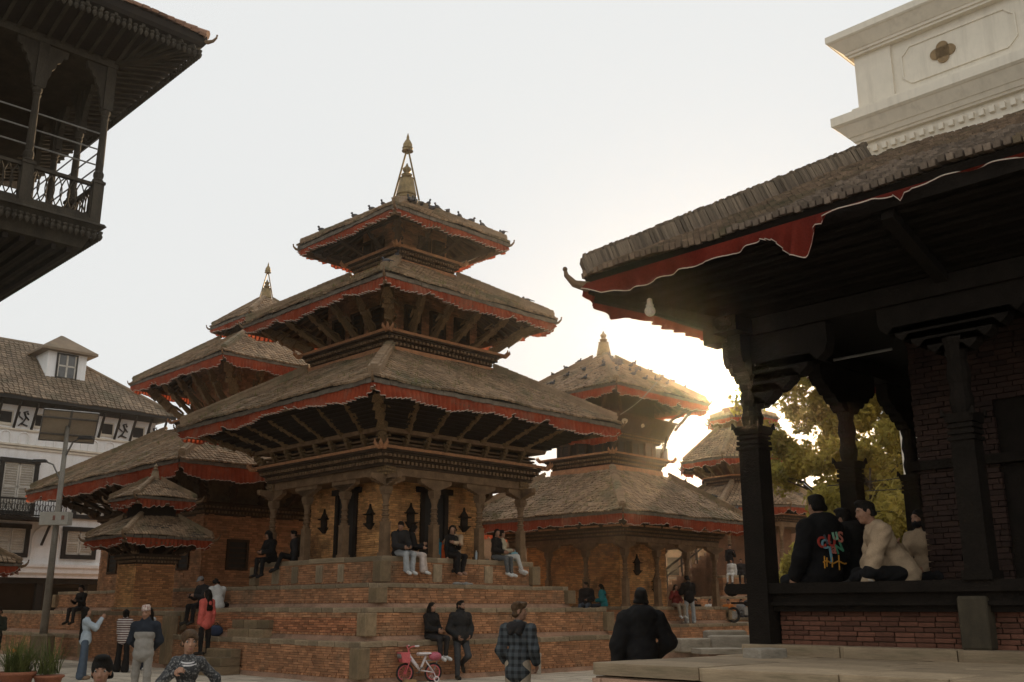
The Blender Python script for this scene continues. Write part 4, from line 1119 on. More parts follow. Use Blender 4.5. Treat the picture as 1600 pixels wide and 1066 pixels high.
rod = MB()
for z in (10.95, 11.32, 11.7): rod.tube([(-.16, -4.5, z), (-.16, -.16, z)], .018, 5); rod.tube([(-.16, -.16, z), (-4.5, -.16, z)], .018, 5)
rod.build('iron_rods', METAL, bh)
b_ = MB(); b_.box(-9, -.04, -9, -.04, 13.3, 13.5); b_.build('lintel_beam', OLDW, bh)
EB, TB = rect(-10, 1.33, -10, 1.33), rect(-7, -2.2, -7, -2.2)
rd = MB(); rd.band(EB, 14.12, TB, 16.3); rd.slot = 1; rd.band(rect(-9, .0, -9, .0), 13.46, grow(EB, -.05), 13.86); rd.band(grow(EB, -.05), 13.86, EB, 13.94); rd.band(EB, 13.94, EB, 14.12)
rd.build('roof_deck', [MUD, WOODD], bh)
rf = MB()
for k in range(34):
    y = 1.1 - k*.3; rf.beam((-.1, min(y, 0), 13.44), (1.26, y, 13.82), .07, .09); rf.beam((min(y, 0), -.1, 13.44), (y, 1.26, 13.82), .07, .09)
rf.build('rafters', OLDW, bh, kind='stuff')
bt = MB(); RT_ = mat('red_roof_tile', (.34, .19, .12), (.2, .11, .07), tint=True, scale=1.2, fine=40, bump=.4)
tiles(bt, (*EB[1], 14.12), (*EB[2], 14.12), (*TB[2], 16.3), (*TB[1], 16.3), .19, .2, .05, tilt=.15); bt.build('roof_tiles', RT_, bh, kind='stuff')
h_ = MB(); p, q = np.array((*EB[2], 14.15)), np.array((*TB[2], 16.33))
for s in range(18): h_.tube([p + (q-p)*s/18, p + (q-p)*(s+1.1)/18], [.12, .10], 7)
h_.build('hip_cap', RT_, bh); horn(bh, (*EB[2], 14.0), (1, 1), .2)

# ------------------------------------------------------------------ the neoclassical palace cornice, top right
GU, GV = -11.2, 22.85
pal = thing('palace', 'white neoclassical palace corner with dentil cornice, rising behind the pavilion roof', 'palace', XY(GU, GV), -PHI)
b_ = MB(); b_.box(.70, 16, .70, 14, -.02, 12.5); b_.build('palace_wall', CREAM, pal)
def stack(name, x0, y0, seq, m=CREAM):
    s = MB()
    for o0, z0, o1, z1 in seq: s.slab(rect(x0 - o0, 16, y0 - o0, 14), z0, rect(x0 - o1, 16, y0 - o1, 14), z1)
    s.build(name, m, pal)
stack('lower_cornice', .62, .62, [(.0, 12.4, .0, 12.86), (.06, 12.86, .06, 12.98), (.04, 12.98, .04, 13.42), (.16, 13.42, .19, 13.48), (.22, 13.48, .30, 13.60), (.32, 13.60, .54, 13.88), (.56, 13.88, .62, 13.93), (.62, 13.93, .62, 14.17), (.60, 14.17, .25, 14.32)])
DN = unit('dentil', CREAM, .04)
for k in range(34): link('dentil', DN, pal, Tr(.66 + k*.245, .55, 13.20) @ Sc(.125, .13, .17))
for k in range(6): link('dentil', DN, pal, Tr(.55, .66 + k*.245, 13.20) @ Sc(.13, .125, .17))
b_ = MB(); b_.slab(rect(.42, 16, .42, 14), 14.28, rect(.42, 16, .42, 14), 14.44); b_.box(.60, 16, .62, 14, 14.44, 15.95); b_.box(.56, 1.55, .55, 2.2, 14.42, 15.95); b_.build('parapet', CREAM, pal)
pn = MB()
def mould(pts):
    for a_, c_ in zip(pts[:-1], pts[1:]): pn.beam((a_[0], .61, a_[1]), (c_[0], .61, c_[1]), .05, .045, up=(0, 1, 0))
x0, x1, z0, z1, q = 1.80, 4.6, 14.68, 15.72, .22
mould([(x0, z0 + q), (x0, z1 - q), (x0 + .12, z1 - q + .1), (x0 + q, z1), (x1 - q, z1), (x1 - .12, z1 - q + .1), (x1, z1 - q), (x1, z0 + q), (x1 - q, z0), (x0 + q, z0), (x0, z0 + q)])
pn.build('panel_moulding', CREAM, pal)
qf = MB()
for dx, dz in ((.17, 0), (-.17, 0), (0, .15), (0, -.15)): qf.lathe([(.15, -.02), (.15, .02)], 18, M=Tr(2.85 + dx, .605, 15.2 + dz) @ Matrix.Rotation(math.pi/2, 4, 'X'))
qf.box(2.68, 3.02, .585, .62, 15.05, 15.35)
qf.build('quatrefoil_vent', mat('vent_ochre', (.30, .20, .10), (.22, .15, .08), scale=3), pal)
stack('upper_cornice', .50, .48, [(.05, 15.95, .05, 16.02), (.10, 16.02, .12, 16.09), (.14, 16.09, .40, 16.36), (.42, 16.36, .46, 16.40), (.46, 16.40, .46, 16.58), (.44, 16.58, .1, 16.74)])

# ------------------------------------------------------------------ the white building at the left
WU, WV = -49.36, 14.68
wb = thing('white_building', 'long white palace wing with shuttered windows and a hipped tile roof, far left', 'building', XY(WU, WV), -PHI)
# local: x outwards (towards the square), y along the front
w = MB(); w.box(-9, 0, -16, 7.9, 3.3, 11.0); w.build('wall', WHITE, wb)
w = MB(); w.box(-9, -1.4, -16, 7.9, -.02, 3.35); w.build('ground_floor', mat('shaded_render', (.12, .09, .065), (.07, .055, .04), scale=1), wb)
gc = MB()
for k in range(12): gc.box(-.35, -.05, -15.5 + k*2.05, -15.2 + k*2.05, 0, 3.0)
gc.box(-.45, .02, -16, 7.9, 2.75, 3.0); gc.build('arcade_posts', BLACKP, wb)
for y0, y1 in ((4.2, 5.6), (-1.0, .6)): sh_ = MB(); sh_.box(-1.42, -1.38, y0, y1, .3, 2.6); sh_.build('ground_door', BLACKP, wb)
st = MB(); st.box(-.3, .34, -16, 8.0, 3.48, 3.62); st.box(-.3, .28, -16, 7.98, 3.22, 3.48); st.box(-.3, .18, -16, 7.95, 3.0, 3.22); st.build('string_cornice', WHITE, wb)
for z, d in ((9.0, .12), (8.86, .06), (9.72, .08)): 
    m_ = MB(); m_.box(-.1, d, -16, 7.92, z, z + .09); m_.build('string_course', CREAM, wb)
def shuttered(y, z0, z1, w):
    f = MB(); t = .2
    f.box(-.05, .10, y - w/2 - t, y - w/2, z0 - t, z1 + t); f.box(-.05, .10, y + w/2, y + w/2 + t, z0 - t, z1 + t); f.box(-.05, .12, y - w/2 - t - .03, y + w/2 + t + .03, z1, z1 + t + .01); f.box(-.05, .12, y - w/2, y + w/2, z0 - t, z0)
    o = f.build('window', BLACKP, wb)
    for s in (-1, 1):
        p = MB(); ya, yb = (y - w/2, y - .015) if s < 0 else (y + .015, y + w/2)
        p.box(.0, .05, ya, ya + .07, z0, z1); p.box(.0, .05, yb - .07, yb, z0, z1); p.box(.0, .05, ya, yb, z0, z0 + .09); p.box(.0, .05, ya, yb, z1 - .09, z1); p.box(.0, .05, ya, yb, (z0+z1)/2 - .05, (z0+z1)/2 + .05)
        n = int((z1 - z0) / .11)
        p.boxes([(.02, (ya+yb)/2, z0 + (k+.5)*(z1-z0)/n) for k in range(n)], (.012, (yb-ya)/2 - .07, .05), np.array(Matrix.Rotation(.5, 3, 'Y')))
        p.build('shutter', SHUT, o)
for y in (1.5, 4.65, -2.0, -5.2): shuttered(y, 4.1, 5.2, 1.25)
for y in (1.5, -2.0, 5.0, -5.4): shuttered(y, 6.0, 8.2, 1.35)
# blind arches between the windows
def arch_moulding(y, z0, z1, w, r=.035, x=.02):
    a = [(x, y - w/2, z0)] + [(x, y - w/2*math.cos(t), z1 - w/2 + w/2*math.sin(t)) for t in np.linspace(0, math.pi, 9)] + [(x, y + w/2, z0)]
    m = MB(); m.tube(a, r, 5); return m
for y in (3.1, -.25, -3.7): arch_moulding(y, 3.7, 5.4, 1.3).build('blind_arch', WHITE, wb)
for y in (3.3, -.3): arch_moulding(y, 6.0, 7.2, .9).build('blind_arch', WHITE, wb)
for k in range(24): arch_moulding(-11.6 + k*.82, 9.12, 9.66, .46).build('niche_arch', WHITE, wb)
# frieze: small black windows and carved black figures in turn, raking struts between
fgm = MB(); r_ = random.Random(4)
for (a_, b_, w_) in [((0, -.08, -.3), (0, .10, .05), .12), ((0, .10, .05), (0, -.02, .32), .13), ((0, -.02, .3), (0, .16, .36), .09), ((0, .1, .1), (0, .24, -.05), .07), ((0, -.02, -.05), (0, -.22, .1), .06), ((0, -.22, .1), (0, -.2, .3), .05), ((0, -.05, -.25), (0, .2, -.34), .08), ((0, -.05, -.2), (0, -.2, -.36), .08), ((0, .14, .3), (0, .2, .2), .07)]:
    fgm.beam(a_, b_, .05, w_, up=(1, 0, 0.01))
FIG = fgm.mesh('carved_figure', BLACKP)
for k in range(26):
    y = -12.2 + k*.8
    if k % 2 == 0:
        f = MB(); f.box(-.03, .035, y - .34, y + .34, 9.98, 10.62); f.box(-.03, .05, y - .37, y + .37, 9.92, 9.98)
        o = f.build('attic_window', CREAM, wb); p = MB(); p.box(.02, .045, y - .26, y + .26, 10.04, 10.55); p.build('pane', BLACKP, o)
    else:
        link('carved_figure', FIG, wb, Tr(.05, y, 10.3))
    b_ = MB(); b_.beam((.03, y + .4, 9.8), (.62, y + .4, 11.0), .09, .09, up=(0, 1, 0)); b_.build('eave_strut', BLACKP, wb)
ba = MB(); ba.box(0, 1.1, -16, 3.6, 5.55, 5.68); ba.build('balcony_floor', WOODD, wb)
bl = MB(); bl.box(1.02, 1.08, -16, 3.6, 6.42, 6.5); bl.box(1.02, 1.08, -16, 3.6, 5.72, 5.78); bl.box(0, 1.08, 3.55, 3.6, 6.42, 6.5)
for k in range(160): bl.box(1.03, 1.06, -16 + k*.1225, -15.975 + k*.1225, 5.7, 6.45)
for k in range(80): bl.tube([(1.05, -16 + k*.245 + .1*math.cos(t), 6.1 + .17*math.sin(t)) for t in np.linspace(0, 2*math.pi, 9)], .016, 4)
bl.build('balcony_rail', BLACKP, wb)
for y in (2.9, .2, -2.6): 
    b_ = MB(); b_.beam((.03, y, 4.5), (.98, y, 5.55), .09, .09, up=(0, 1, 0)); b_.build('balcony_bracket', BLACKP, wb)
# roof with a hipped end and a dormer
EW, TW = rect(-9.7, .75, -17, 8.65), rect(-4.6, -4.4, -13, 3.6)
TILEW = mat('pale_roof_tile', (.26, .19, .125), (.17, .12, .08), tint=True, scale=1.0, fine=45, bump=.4, stain=(.13, .11, .07))
r_ = MB(); r_.band(EW, 11.25, TW, 15.0); r_.add([(*p, 15.0) for p in TW], [(0, 1, 2, 3)]); r_.slot = 1; r_.band(rect(-9, .0, -16, 7.9), 10.9, grow(EW, -.02), 11.1); r_.band(grow(EW, -.02), 11.1, EW, 11.25)
r_.build('roof_deck', [MUD, BLACKP], wb)
t_ = MB(); tiles(t_, (*EW[1], 11.25), (*EW[2], 11.25), (*TW[2], 15.0), (*TW[1], 15.0), .24, .26, .035); tiles(t_, (*EW[2], 11.25), (*EW[3], 11.25), (*TW[3], 15.0), (*TW[2], 15.0), .24, .26, .035)
t_.build('roof_tiles', TILEW, wb, kind='stuff')
rg = MB(); rg.tube([(-4.5, -13, 15.04), (-4.5, 3.6, 15.04), (.75, 8.65, 11.3)], .13, 7); rg.tube([(-4.5, 3.6, 15.02), (-9.7, 8.65, 11.3)], .13, 7); rg.build('ridge_cap', TILEW, wb)
ga = MB(); ga.box(.62, .82, -17, 8.6, 11.06, 11.24); ga.build('gutter', BLACKP, wb)
dm = MB(); dm.box(-3.2, -1.35, 2.62, 4.55, 12.5, 14.15); dm.slab(rect(-2, -1.1, 2.3, 4.85), 12.2, rect(-2, -1.3, 2.6, 4.6), 12.75)
dor = dm.build('dormer', WHITE, wb)
dr_ = MB(); dr_.slab(rect(-4.4, -.95, 2.2, 4.95), 14.12, rect(-4.4, -.95, 2.2, 4.95), 14.24); dr_.slab(rect(-4.4, -.95, 2.2, 4.95), 14.24, rect(-4.4, -2.4, 3.5, 3.62), 15.25); dr_.build('dormer_roof', TILEW, dor)
dw = MB()
for y0, y1, z0, z1 in ((3.05, 3.13, 12.85, 14.05), (4.02, 4.1, 12.85, 14.05), (3.05, 4.1, 12.78, 12.86), (3.05, 4.1, 14.0, 14.08)): dw.box(-1.37, -1.28, y0, y1, z0, z1)
dw.slot = 1
for y0, y1, z0, z1 in ((3.53, 3.62, 12.86, 14.0), (3.13, 4.02, 13.4, 13.48), (3.13, 3.19, 12.86, 14.0), (3.96, 4.02, 12.86, 14.0)): dw.box(-1.345, -1.30, y0, y1, z0, z1)
dw.slot = 2; dw.box(-1.36, -1.325, 3.15, 4.0, 12.86, 14.0)
dw.build('dormer_window', [BLACKP, SHUT, GLASS], dor)
# ------------------------------------------------------------------ people: one smooth surface grown round a posed skeleton
def surfnet(f, o, h):
    """naive surface nets on a grid of signed distances"""
    s = f < 0
    c = [s[i:f.shape[0]-1+i, j:f.shape[1]-1+j, k:f.shape[2]-1+k] for i in (0, 1) for j in (0, 1) for k in (0, 1)]
    any_ = c[0].copy(); all_ = c[0].copy()
    for q in c[1:]: any_ |= q; all_ &= q
    act = any_ & ~all_
    idx = np.argwhere(act)
    if len(idx) == 0: return None
    num = np.full(act.shape, -1, np.int64); num[act] = np.arange(len(idx))
    P = np.zeros((len(idx), 3)); W = np.zeros(len(idx))
    offs = [(i, j, k) for i in (0, 1) for j in (0, 1) for k in (0, 1)]
    val = {q: f[idx[:, 0]+q[0], idx[:, 1]+q[1], idx[:, 2]+q[2]] for q in offs}
    for a in offs:
        for ax in range(3):
            if a[ax]: continue
            b = list(a); b[ax] = 1; b = tuple(b)
            fa, fb = val[a], val[b]; m = (fa < 0) != (fb < 0)
            t = np.where(m, fa / np.where(m, fa - fb, 1), 0)
            p = np.array(a, float)[None].repeat(len(idx), 0); p[:, ax] += t
            P += p * m[:, None]; W += m
    V = (idx + P / W[:, None]) * h + o
    F = []
    for ax in range(3):
        b, c2 = [(1, 2), (2, 0), (0, 1)][ax]
        sl0 = [slice(None)] * 3; sl1 = [slice(None)] * 3
        sl0[ax] = slice(0, -1); sl1[ax] = slice(1, None)
        s0, s1 = s[tuple(sl0)], s[tuple(sl1)]
        ch = np.argwhere(s0 != s1)
        ok = (ch[:, b] > 0) & (ch[:, c2] > 0) & (ch[:, b] < f.shape[b]-1) & (ch[:, c2] < f.shape[c2]-1)
        ch = ch[ok]
        q = []
        for db, dc in ((-1, -1), (0, -1), (0, 0), (-1, 0)):
            w = ch.copy(); w[:, b] += db; w[:, c2] += dc
            q.append(num[w[:, 0], w[:, 1], w[:, 2]])
        q = np.stack(q, 1)
        flip = ~s0[ch[:, 0], ch[:, 1], ch[:, 2]]
        q[flip] = q[flip][:, ::-1]
        F.append(q[(q >= 0).all(1)])
    return V, np.concatenate(F)

def sd_cone(P, a, b, ra, rb):
    a, b = np.asarray(a, np.float32), np.asarray(b, np.float32); d = b - a; L2 = float(d @ d) + 1e-9
    t = np.clip(((P - a) @ d) / L2, 0, 1)
    return np.linalg.norm(P - a - t[..., None] * d, axis=-1) - (ra + (rb - ra) * t)
def sd_ell(P, c, r, Rm=None):
    q = P - np.asarray(c, np.float32)
    if Rm is not None: q = q @ np.asarray(Rm, np.float32)
    r = np.asarray(r, np.float32)
    k0 = np.linalg.norm(q / r, axis=-1); k1 = np.linalg.norm(q / (r * r), axis=-1)
    return k0 * (k0 - 1) / np.maximum(k1, 1e-6)
def smin(a, b, k):
    if k <= 0: return np.minimum(a, b)
    h = np.clip(0.5 + 0.5 * (b - a) / k, 0, 1)
    return b + (a - b) * h - k * h * (1 - h)
def grow_mesh(prims, h, k=0.03, inf=0.0, cut=None, wrinkle=0.0, seed=0, zmin=None):
    """prims: ('c', a, b, ra, rb[, k]) / ('e', centre, radii, rot[, k]); returns V, F"""
    lo = np.full(3, 1e9); hi = -lo
    for p in prims:
        if p[0] == 'c': pts = [np.array(p[1]) - max(p[3], p[4]), np.array(p[1]) + max(p[3], p[4]), np.array(p[2]) - max(p[3], p[4]), np.array(p[2]) + max(p[3], p[4])]
        else: m = max(p[2]); pts = [np.array(p[1]) - m, np.array(p[1]) + m]
        lo = np.minimum(lo, np.min(pts, 0)); hi = np.maximum(hi, np.max(pts, 0))
    lo -= inf + 3 * h + wrinkle; hi += inf + 3 * h + wrinkle
    n = np.ceil((hi - lo) / h).astype(int) + 1
    X = np.stack(np.meshgrid(*[np.arange(m, dtype=np.float32) * h + l for m, l in zip(n, lo)], indexing='ij'), -1).astype(np.float32)
    f = None
    for p in prims:
        d = sd_cone(X, *p[1:5]) if p[0] == 'c' else sd_ell(X, p[1], p[2], p[3])
        kk = p[5] if (p[0] == 'c' and len(p) > 5) else (p[4] if (p[0] == 'e' and len(p) > 4) else k)
        f = d if f is None else smin(f, d, kk)
    f = f - inf
    if wrinkle:
        a = seed * 1.7
        f = f + wrinkle * (np.sin(X[..., 2]*34 + 3*np.sin(X[..., 0]*13 + a) + a) * np.sin(X[..., 0]*19 + X[..., 1]*23 + a) + .6*np.sin(X[..., 2]*61 + X[..., 1]*27 + 2*np.sin(X[..., 0]*31 + a)))
    if cut is not None:
        for p in cut:
            d = sd_cone(X, *p[1:5]) if p[0] == 'c' else (sd_ell(X, p[1], p[2], p[3]) if p[0] == 'e' else (X @ np.asarray(p[1], np.float32) - p[2]))
            f = np.maximum(f, -d) if p[0] != 'h' else np.maximum(f, d)
    return surfnet(f, lo, h)

SKIN = {}
def skin(tone):
    if tone not in SKIN:
        c = {'a': (.36, .19, .115), 'b': (.29, .15, .09), 'c': (.22, .11, .065)}[tone]
        SKIN[tone] = mat('skin_' + tone, c, tuple(q*.82 for q in c), rough=.55, scale=9, fine=60, bump=.05, spec=.35)
    return SKIN[tone]
CL = {}
def cloth(name, c, c2=None, rough=.95, bump=.35):
    if name not in CL: CL[name] = mat(name, c, c2 or tuple(q*.72 for q in c), rough=rough, scale=7, fine=140, bump=bump, spec=.12)
    return CL[name]
HAIR = mat('black_hair', (.013, .010, .008), (.007, .006, .005), rough=.65, scale=20, fine=90, bump=.6, spec=.12)
HAIRB = mat('brown_hair', (.10, .055, .025), (.05, .028, .014), rough=.6, scale=20, fine=90, bump=.6, spec=.2)
EYEW = mat('eye_white', (.34, .30, .26), (.28, .25, .22), rough=.2, bump=0)
IRIS = mat('iris', (.02, .013, .01), (.015, .01, .008), rough=.1, bump=0)
LIPS = mat('lips', (.26, .09, .07), (.22, .075, .06), rough=.5, bump=0)
SHOEW = cloth('white_shoe', (.72, .70, .66)); SHOED = cloth('dark_shoe', (.04, .035, .03)); SOLE = cloth('pale_sole', (.5, .47, .42))

def nrm(v): v = np.array(v, float); return v / np.linalg.norm(v)
def rotm(yaw=0, pitch=0, roll=0):
    """columns: right, forward, up. yaw left positive, pitch down positive, roll to own right positive."""
    return np.array((Matrix.Rotation(yaw, 3, 'Z') @ Matrix.Rotation(-pitch, 3, 'X') @ Matrix.Rotation(roll, 3, 'Y')))

def person(label, loc, face, H, pose, wear, tone='b', hair='short', h=.02, group=None, detail=0, props=None):
    """face: heading in degrees, 0 = away from the camera, 90 = to the left, 180 = to the camera, 270 = to the right."""
    s = H / 1.70; g = lambda k, d: pose.get(k, d)
    th, sn, an = .415*s, .405*s, .075*s
    fem = g('fem', False)
    hw = (.095 if not fem else .10)*s; shw = g('shw', .185 if not fem else .16)*s
    Tq = rotm(R(g('twist', 0)), R(g('lean', 0)), R(g('side', 0)))
    pel = np.array((0, 0, 0.0)); J = {'pel': pel}
    for sd, x in (('L', -1), ('R', 1)):
        hp = pel + np.array((x*hw, 0, -.02*s)); J['hip'+sd] = hp
        kn = hp + nrm(g('th'+sd, (x*.04, .02, -1))) * th; J['kn'+sd] = kn
        ank = kn + nrm(g('sn'+sd, (0, -.04, -1))) * sn; J['an'+sd] = ank
        fd = nrm(g('ft'+sd, (x*.18, 1, -.03))); J['fd'+sd] = fd
        J['toe'+sd] = ank + fd*.15*s + np.array((0, 0, -.045*s)); J['heel'+sd] = ank - fd*.05*s + np.array((0, 0, -.05*s))
    def up(p): return Tq @ (np.array(p) * s)
    J['bel'] = pel + up((0, 0, .12)); J['che'] = pel + up((0, .0, .33)); J['nek'] = pel + up((0, -.02, .50)); 
    Hq = Tq @ rotm(R(g('hyaw', 0)), R(g('hpitch', 0)), R(g('hroll', 0)))
    J['hb'] = J['nek'] + Tq @ np.array((0, .012, .07))*s; J['hd'] = J['hb'] + Hq @ np.array((0, .018, .115))*s
    for sd, x in (('L', -1), ('R', 1)):
        J['sh'+sd] = pel + up((x*shw/s, -.01, .455)) + Tq @ np.array(g('sh'+sd, (0, 0, 0)))*s
        J['el'+sd] = J['sh'+sd] + nrm(g('ua'+sd, (x*.14, -.05, -1))) * .29*s
        J['wr'+sd] = J['el'+sd] + nrm(g('fa'+sd, (x*.04, .16, -1))) * .245*s
    # rest the figure: feet or seat at z = 0
    if g('sit', False): dz = .105*s
    else: dz = -min(min(J['toe'+q][2], J['heel'+q][2]) for q in 'LR') + .03*s
    dz += g('dz', 0)
    for k in J:
        if not k.startswith('fd'): J[k] = J[k] + np.array((0, 0, dz))
    root_M = Tr(*loc) @ Rz(R(face))
    C = lambda a, b, ra, rb, *k: ('c', a, b, ra*s, rb*s, *[q*s for q in k])
    Ee = lambda c, r, q, *k: ('e', c, tuple(x*s for x in r), q, *[x*s for x in k])
    hs = g('heads', 1.0); hd = J['hd'] + Hq @ np.array((0, 0, .10*(hs-1)))*s; hl = lambda x, y, z: hd + Hq @ np.array((x, y, z))*s*hs
    body = [C(J['pel'], J['bel'], .09, .085), C(J['bel'], J['che'], .085, .095), Ee(J['che'] + Tq @ np.array((0, 0, .06))*s, (.15, .085, .13), Tq), C(J['shL'], J['shR'], .042, .042), C(J['nek'] - Tq @ np.array((0, 0, .03))*s, J['hb'] + Hq @ np.array((0, 0, .05))*s, .054, .05)]
    for q in 'LR':
        body += [C(J['hip'+q], J['kn'+q], .068, .045), C(J['kn'+q], J['an'+q], .044, .03), C(J['heel'+q] + (0,0,.012*s), J['toe'+q] + (0,0,.006*s), .028, .026),
                 C(J['sh'+q], J['el'+q], .036, .031), C(J['el'+q], J['wr'+q], .030, .021)]
    # hands: palm, four unequal bent fingers, thumb from the side of the palm
    hands = {}
    for q, x in (('L', -1), ('R', 1)):
        d = nrm(J['wr'+q] - J['el'+q]); d = nrm(d + np.array(g('ha'+q, (0, 0, 0))))
        pn = np.array(g('pn'+q, (-x*1.0, .1, .05)));                    # where the palm looks
        pn = nrm(pn - d*(pn @ d)); sd = np.cross(d, pn) * x * -1       # towards the thumb
        if sd @ np.array((0, 1, .4)) < 0: sd = -sd
        w = J['wr'+q]; cu = g('curl'+q, .5); pr = []
        pr.append(C(w, w + d*.03*s, .021, .022))
        for k in range(4):
            off = sd * (.030 - .020*k)*s; b0 = w + d*.03*s + off*.7; b1 = w + d*.085*s + off
            pr.append(C(b0, b1, .015, .0125))
            L = (.034, .040, .037, .028)[k]*s; a1 = cu*.7; p = b1
            for j in range(3):
                dd = nrm(d*math.cos(a1) + pn*math.sin(a1)); e = p + dd*L*(1, .75, .6)[j]; pr.append(C(p, e, .0092 - .001*j, .0085 - .001*j, .006)); p = e; a1 += cu*.75
        t0 = w + d*.025*s + sd*.02*s; t1 = t0 + nrm(d*.65 + sd*.8 + pn*.25)*.045*s; t2 = t1 + nrm(d*.9 + sd*.25 + pn*.45)*.032*s
        pr += [C(t0, t1, .015, .011, .01), C(t1, t2, .0105, .008, .006)]
        hands[q] = pr
    Ee0, C0 = Ee, C
    Ee = lambda c, r, q, *k: Ee0(c, tuple(x*hs for x in r), q, *k)
    head = [Ee(hl(0, -.012, .035), (.072, .090, .080), Hq), Ee(hl(0, .028, -.035), (.056, .064, .068), Hq, .04), Ee(hl(0, .058, -.083), (.028, .026, .022), Hq, .03),
            C(hl(0, .075, .022), hl(0, .098, -.022), .010, .0145, .015), Ee(hl(0, .094, -.026), (.018, .011, .009), Hq, .01), C(hl(-.03, .072, .032), hl(.03, .072, .032), .012, .012, .02),
            Ee(hl(-.032, .06, -.02), (.022, .02, .02), Hq, .02), Ee(hl(.032, .06, -.02), (.022, .02, .02), Hq, .02), Ee(hl(0, .083, -.052), (.021, .011, .010), Hq, .008),
            Ee(hl(-.073, -.012, -.005), (.010, .018, .032), Hq, .006), Ee(hl(.073, -.012, -.005), (.010, .018, .032), Hq, .006), C(J['hb'] - Tq @ np.array((0, 0, .02))*s, hl(0, -.02, -.05), .053, .05, .03)]
    Ee = Ee0
    hh = h if detail == 0 else .0085
    V, F = [], []; n0 = 0
    parts = [(body + ([q for q in head] if detail == 0 else []) + ([q for w in hands.values() for q in w] if detail == 0 else []), h, .03*s)]
    if detail: parts += [(head, .0075, .018*s), (hands['L'], .0052, .012*s), (hands['R'], .0052, .012*s)]
    for pr, res, k in parts:
        r = grow_mesh(pr, res, k)
        if r is None: continue
        V.append(r[0]); F.append(r[1] + n0); n0 += len(r[0])
    def emit(name, V, F, m, parent, label=None):
        mb = MB(); mb.add(V, F); return mb.build(name, m, parent, smooth=True, label=label)
    o = emit('person', np.concatenate(V), np.concatenate(F), skin(tone), None)
    o.matrix_world = root_M
    tag(o, label, 'person', group)
    wr = g('wrinkle', .0035)*s
    def garment(name, prims, m, inf=0.0, k=.04, cut=None, res=None, wk=None, lab=None):
        r = grow_mesh(prims, res or max(h*.85, .0125 if detail else 0), k*s, inf*s, cut, wr if wk is None else wk, seed=len(label))
        if r is not None: return emit(name, r[0], r[1], m, o, lab)
    # trousers / skirt
    b = wear.get('bottom', ('trousers', cloth('black_denim', (.028, .028, .032))))
    fl = wear.get('flare', 0.0); tr = [Ee(J['pel'] + (0, 0, .0), (.15, .11, .115), Tq)]
    for q in 'LR':
        tr += [C(J['hip'+q], J['kn'+q], .088, .066), C(J['kn'+q], J['an'+q] + nrm(J['kn'+q]-J['an'+q])*.01*s, .066, .05 + fl)]
    tr.append(C(J['pel'] + np.array((0, 0, .0)), J['bel'], .10, .10))
    garment(b[0], tr, b[1], 0.004)
    # top
    t = wear['top']; infl = wear.get('bulk', .012); hem = wear.get('hem', .06); slv = wear.get('sleeve', 1.0)
    dn = Tq @ np.array((0, 0, -1.0)); 
    tp = [Ee(J['che'] + Tq @ np.array((0, .005, .035))*s, (.165 if not fem else .145, .105, .17), Tq), C(J['shL'], J['shR'], .056, .056), C(J['bel'] + Tq @ np.array((-.045, 0, 0))*s, J['bel'] + Tq @ np.array((.045, 0, 0))*s, .10, .10),
          C(J['pel'] + dn*(hem-.03)*s + Tq @ np.array((-.06, 0, 0))*s, J['pel'] + dn*(hem-.03)*s + Tq @ np.array((.06, 0, 0))*s, .105, .105), C(J['nek'] - Tq @ np.array((0, 0, .06))*s, J['nek'] + Tq @ np.array((0, .0, .012))*s, .085, .060)]
    tp.append(C(J['bel'], J['pel'] + dn*(hem-.03)*s, .115, .125))
    if fem: tp.append(C(J['che'] + Tq @ np.array((-.06, .06, .03))*s, J['che'] + Tq @ np.array((.06, .06, .03))*s, .058, .058))
    for q in 'LR':
        e = J['el'+q]; w = J['wr'+q]
        if slv >= 1: tp += [C(J['sh'+q], e, .058, .05), C(e, w - nrm(w-e)*.012*s, .05, .034 + wear.get('cuff', 0))]
        elif slv > .5: tp += [C(J['sh'+q], e, .058, .05), C(e, e + (w-e)*(slv-.5)*2, .05, .044)]
        else: tp += [C(J['sh'+q], J['sh'+q] + (e-J['sh'+q])*slv*2, .058, .054)]
    if wear.get('hood_up'):
        tp2 = [Ee(hl(0, -.015, .03), (.098, .112, .112), Hq), C(J['nek'], hl(0, -.03, -.06), .085, .085)]
        garment('hood', tp2, t[1], .006, cut=[('e', hl(0, .12, -.01), (.075*s, .10*s, .105*s), Hq)])
    if wear.get('hood_down'): tp.append(Ee(J['nek'] + Tq @ np.array((0, -.085, .0))*s, (.105, .055, .075), Tq @ rotm(0, R(-20)))); tp.append(C(J['nek'] + Tq @ np.array((-.07, -.01, .03))*s, J['nek'] + Tq @ np.array((.07, -.01, .03))*s, .045, .045))
    if wear.get('collar'): tp.append(C(J['nek'] - Tq @ np.array((0, 0, .0))*s, J['nek'] + Tq @ np.array((0, .012, .055))*s, .066, .064))
    topo = garment(t[0], tp, t[1], infl)
    if wear.get('vest'):                                           # a second colour over the lower chest
        vv = [C(J['bel'], J['pel'] + dn*(hem-.03)*s, .116, .127), Ee(J['che'] + Tq @ np.array((0, .005, -.03))*s, (.166, .107, .11), Tq), C(J['bel'] + Tq @ np.array((-.045, 0, 0))*s, J['bel'] + Tq @ np.array((.045, 0, 0))*s, .101, .101), tp[3]]
        garment('jacket_panel', vv, wear['vest'], infl + .006, wk=wr)
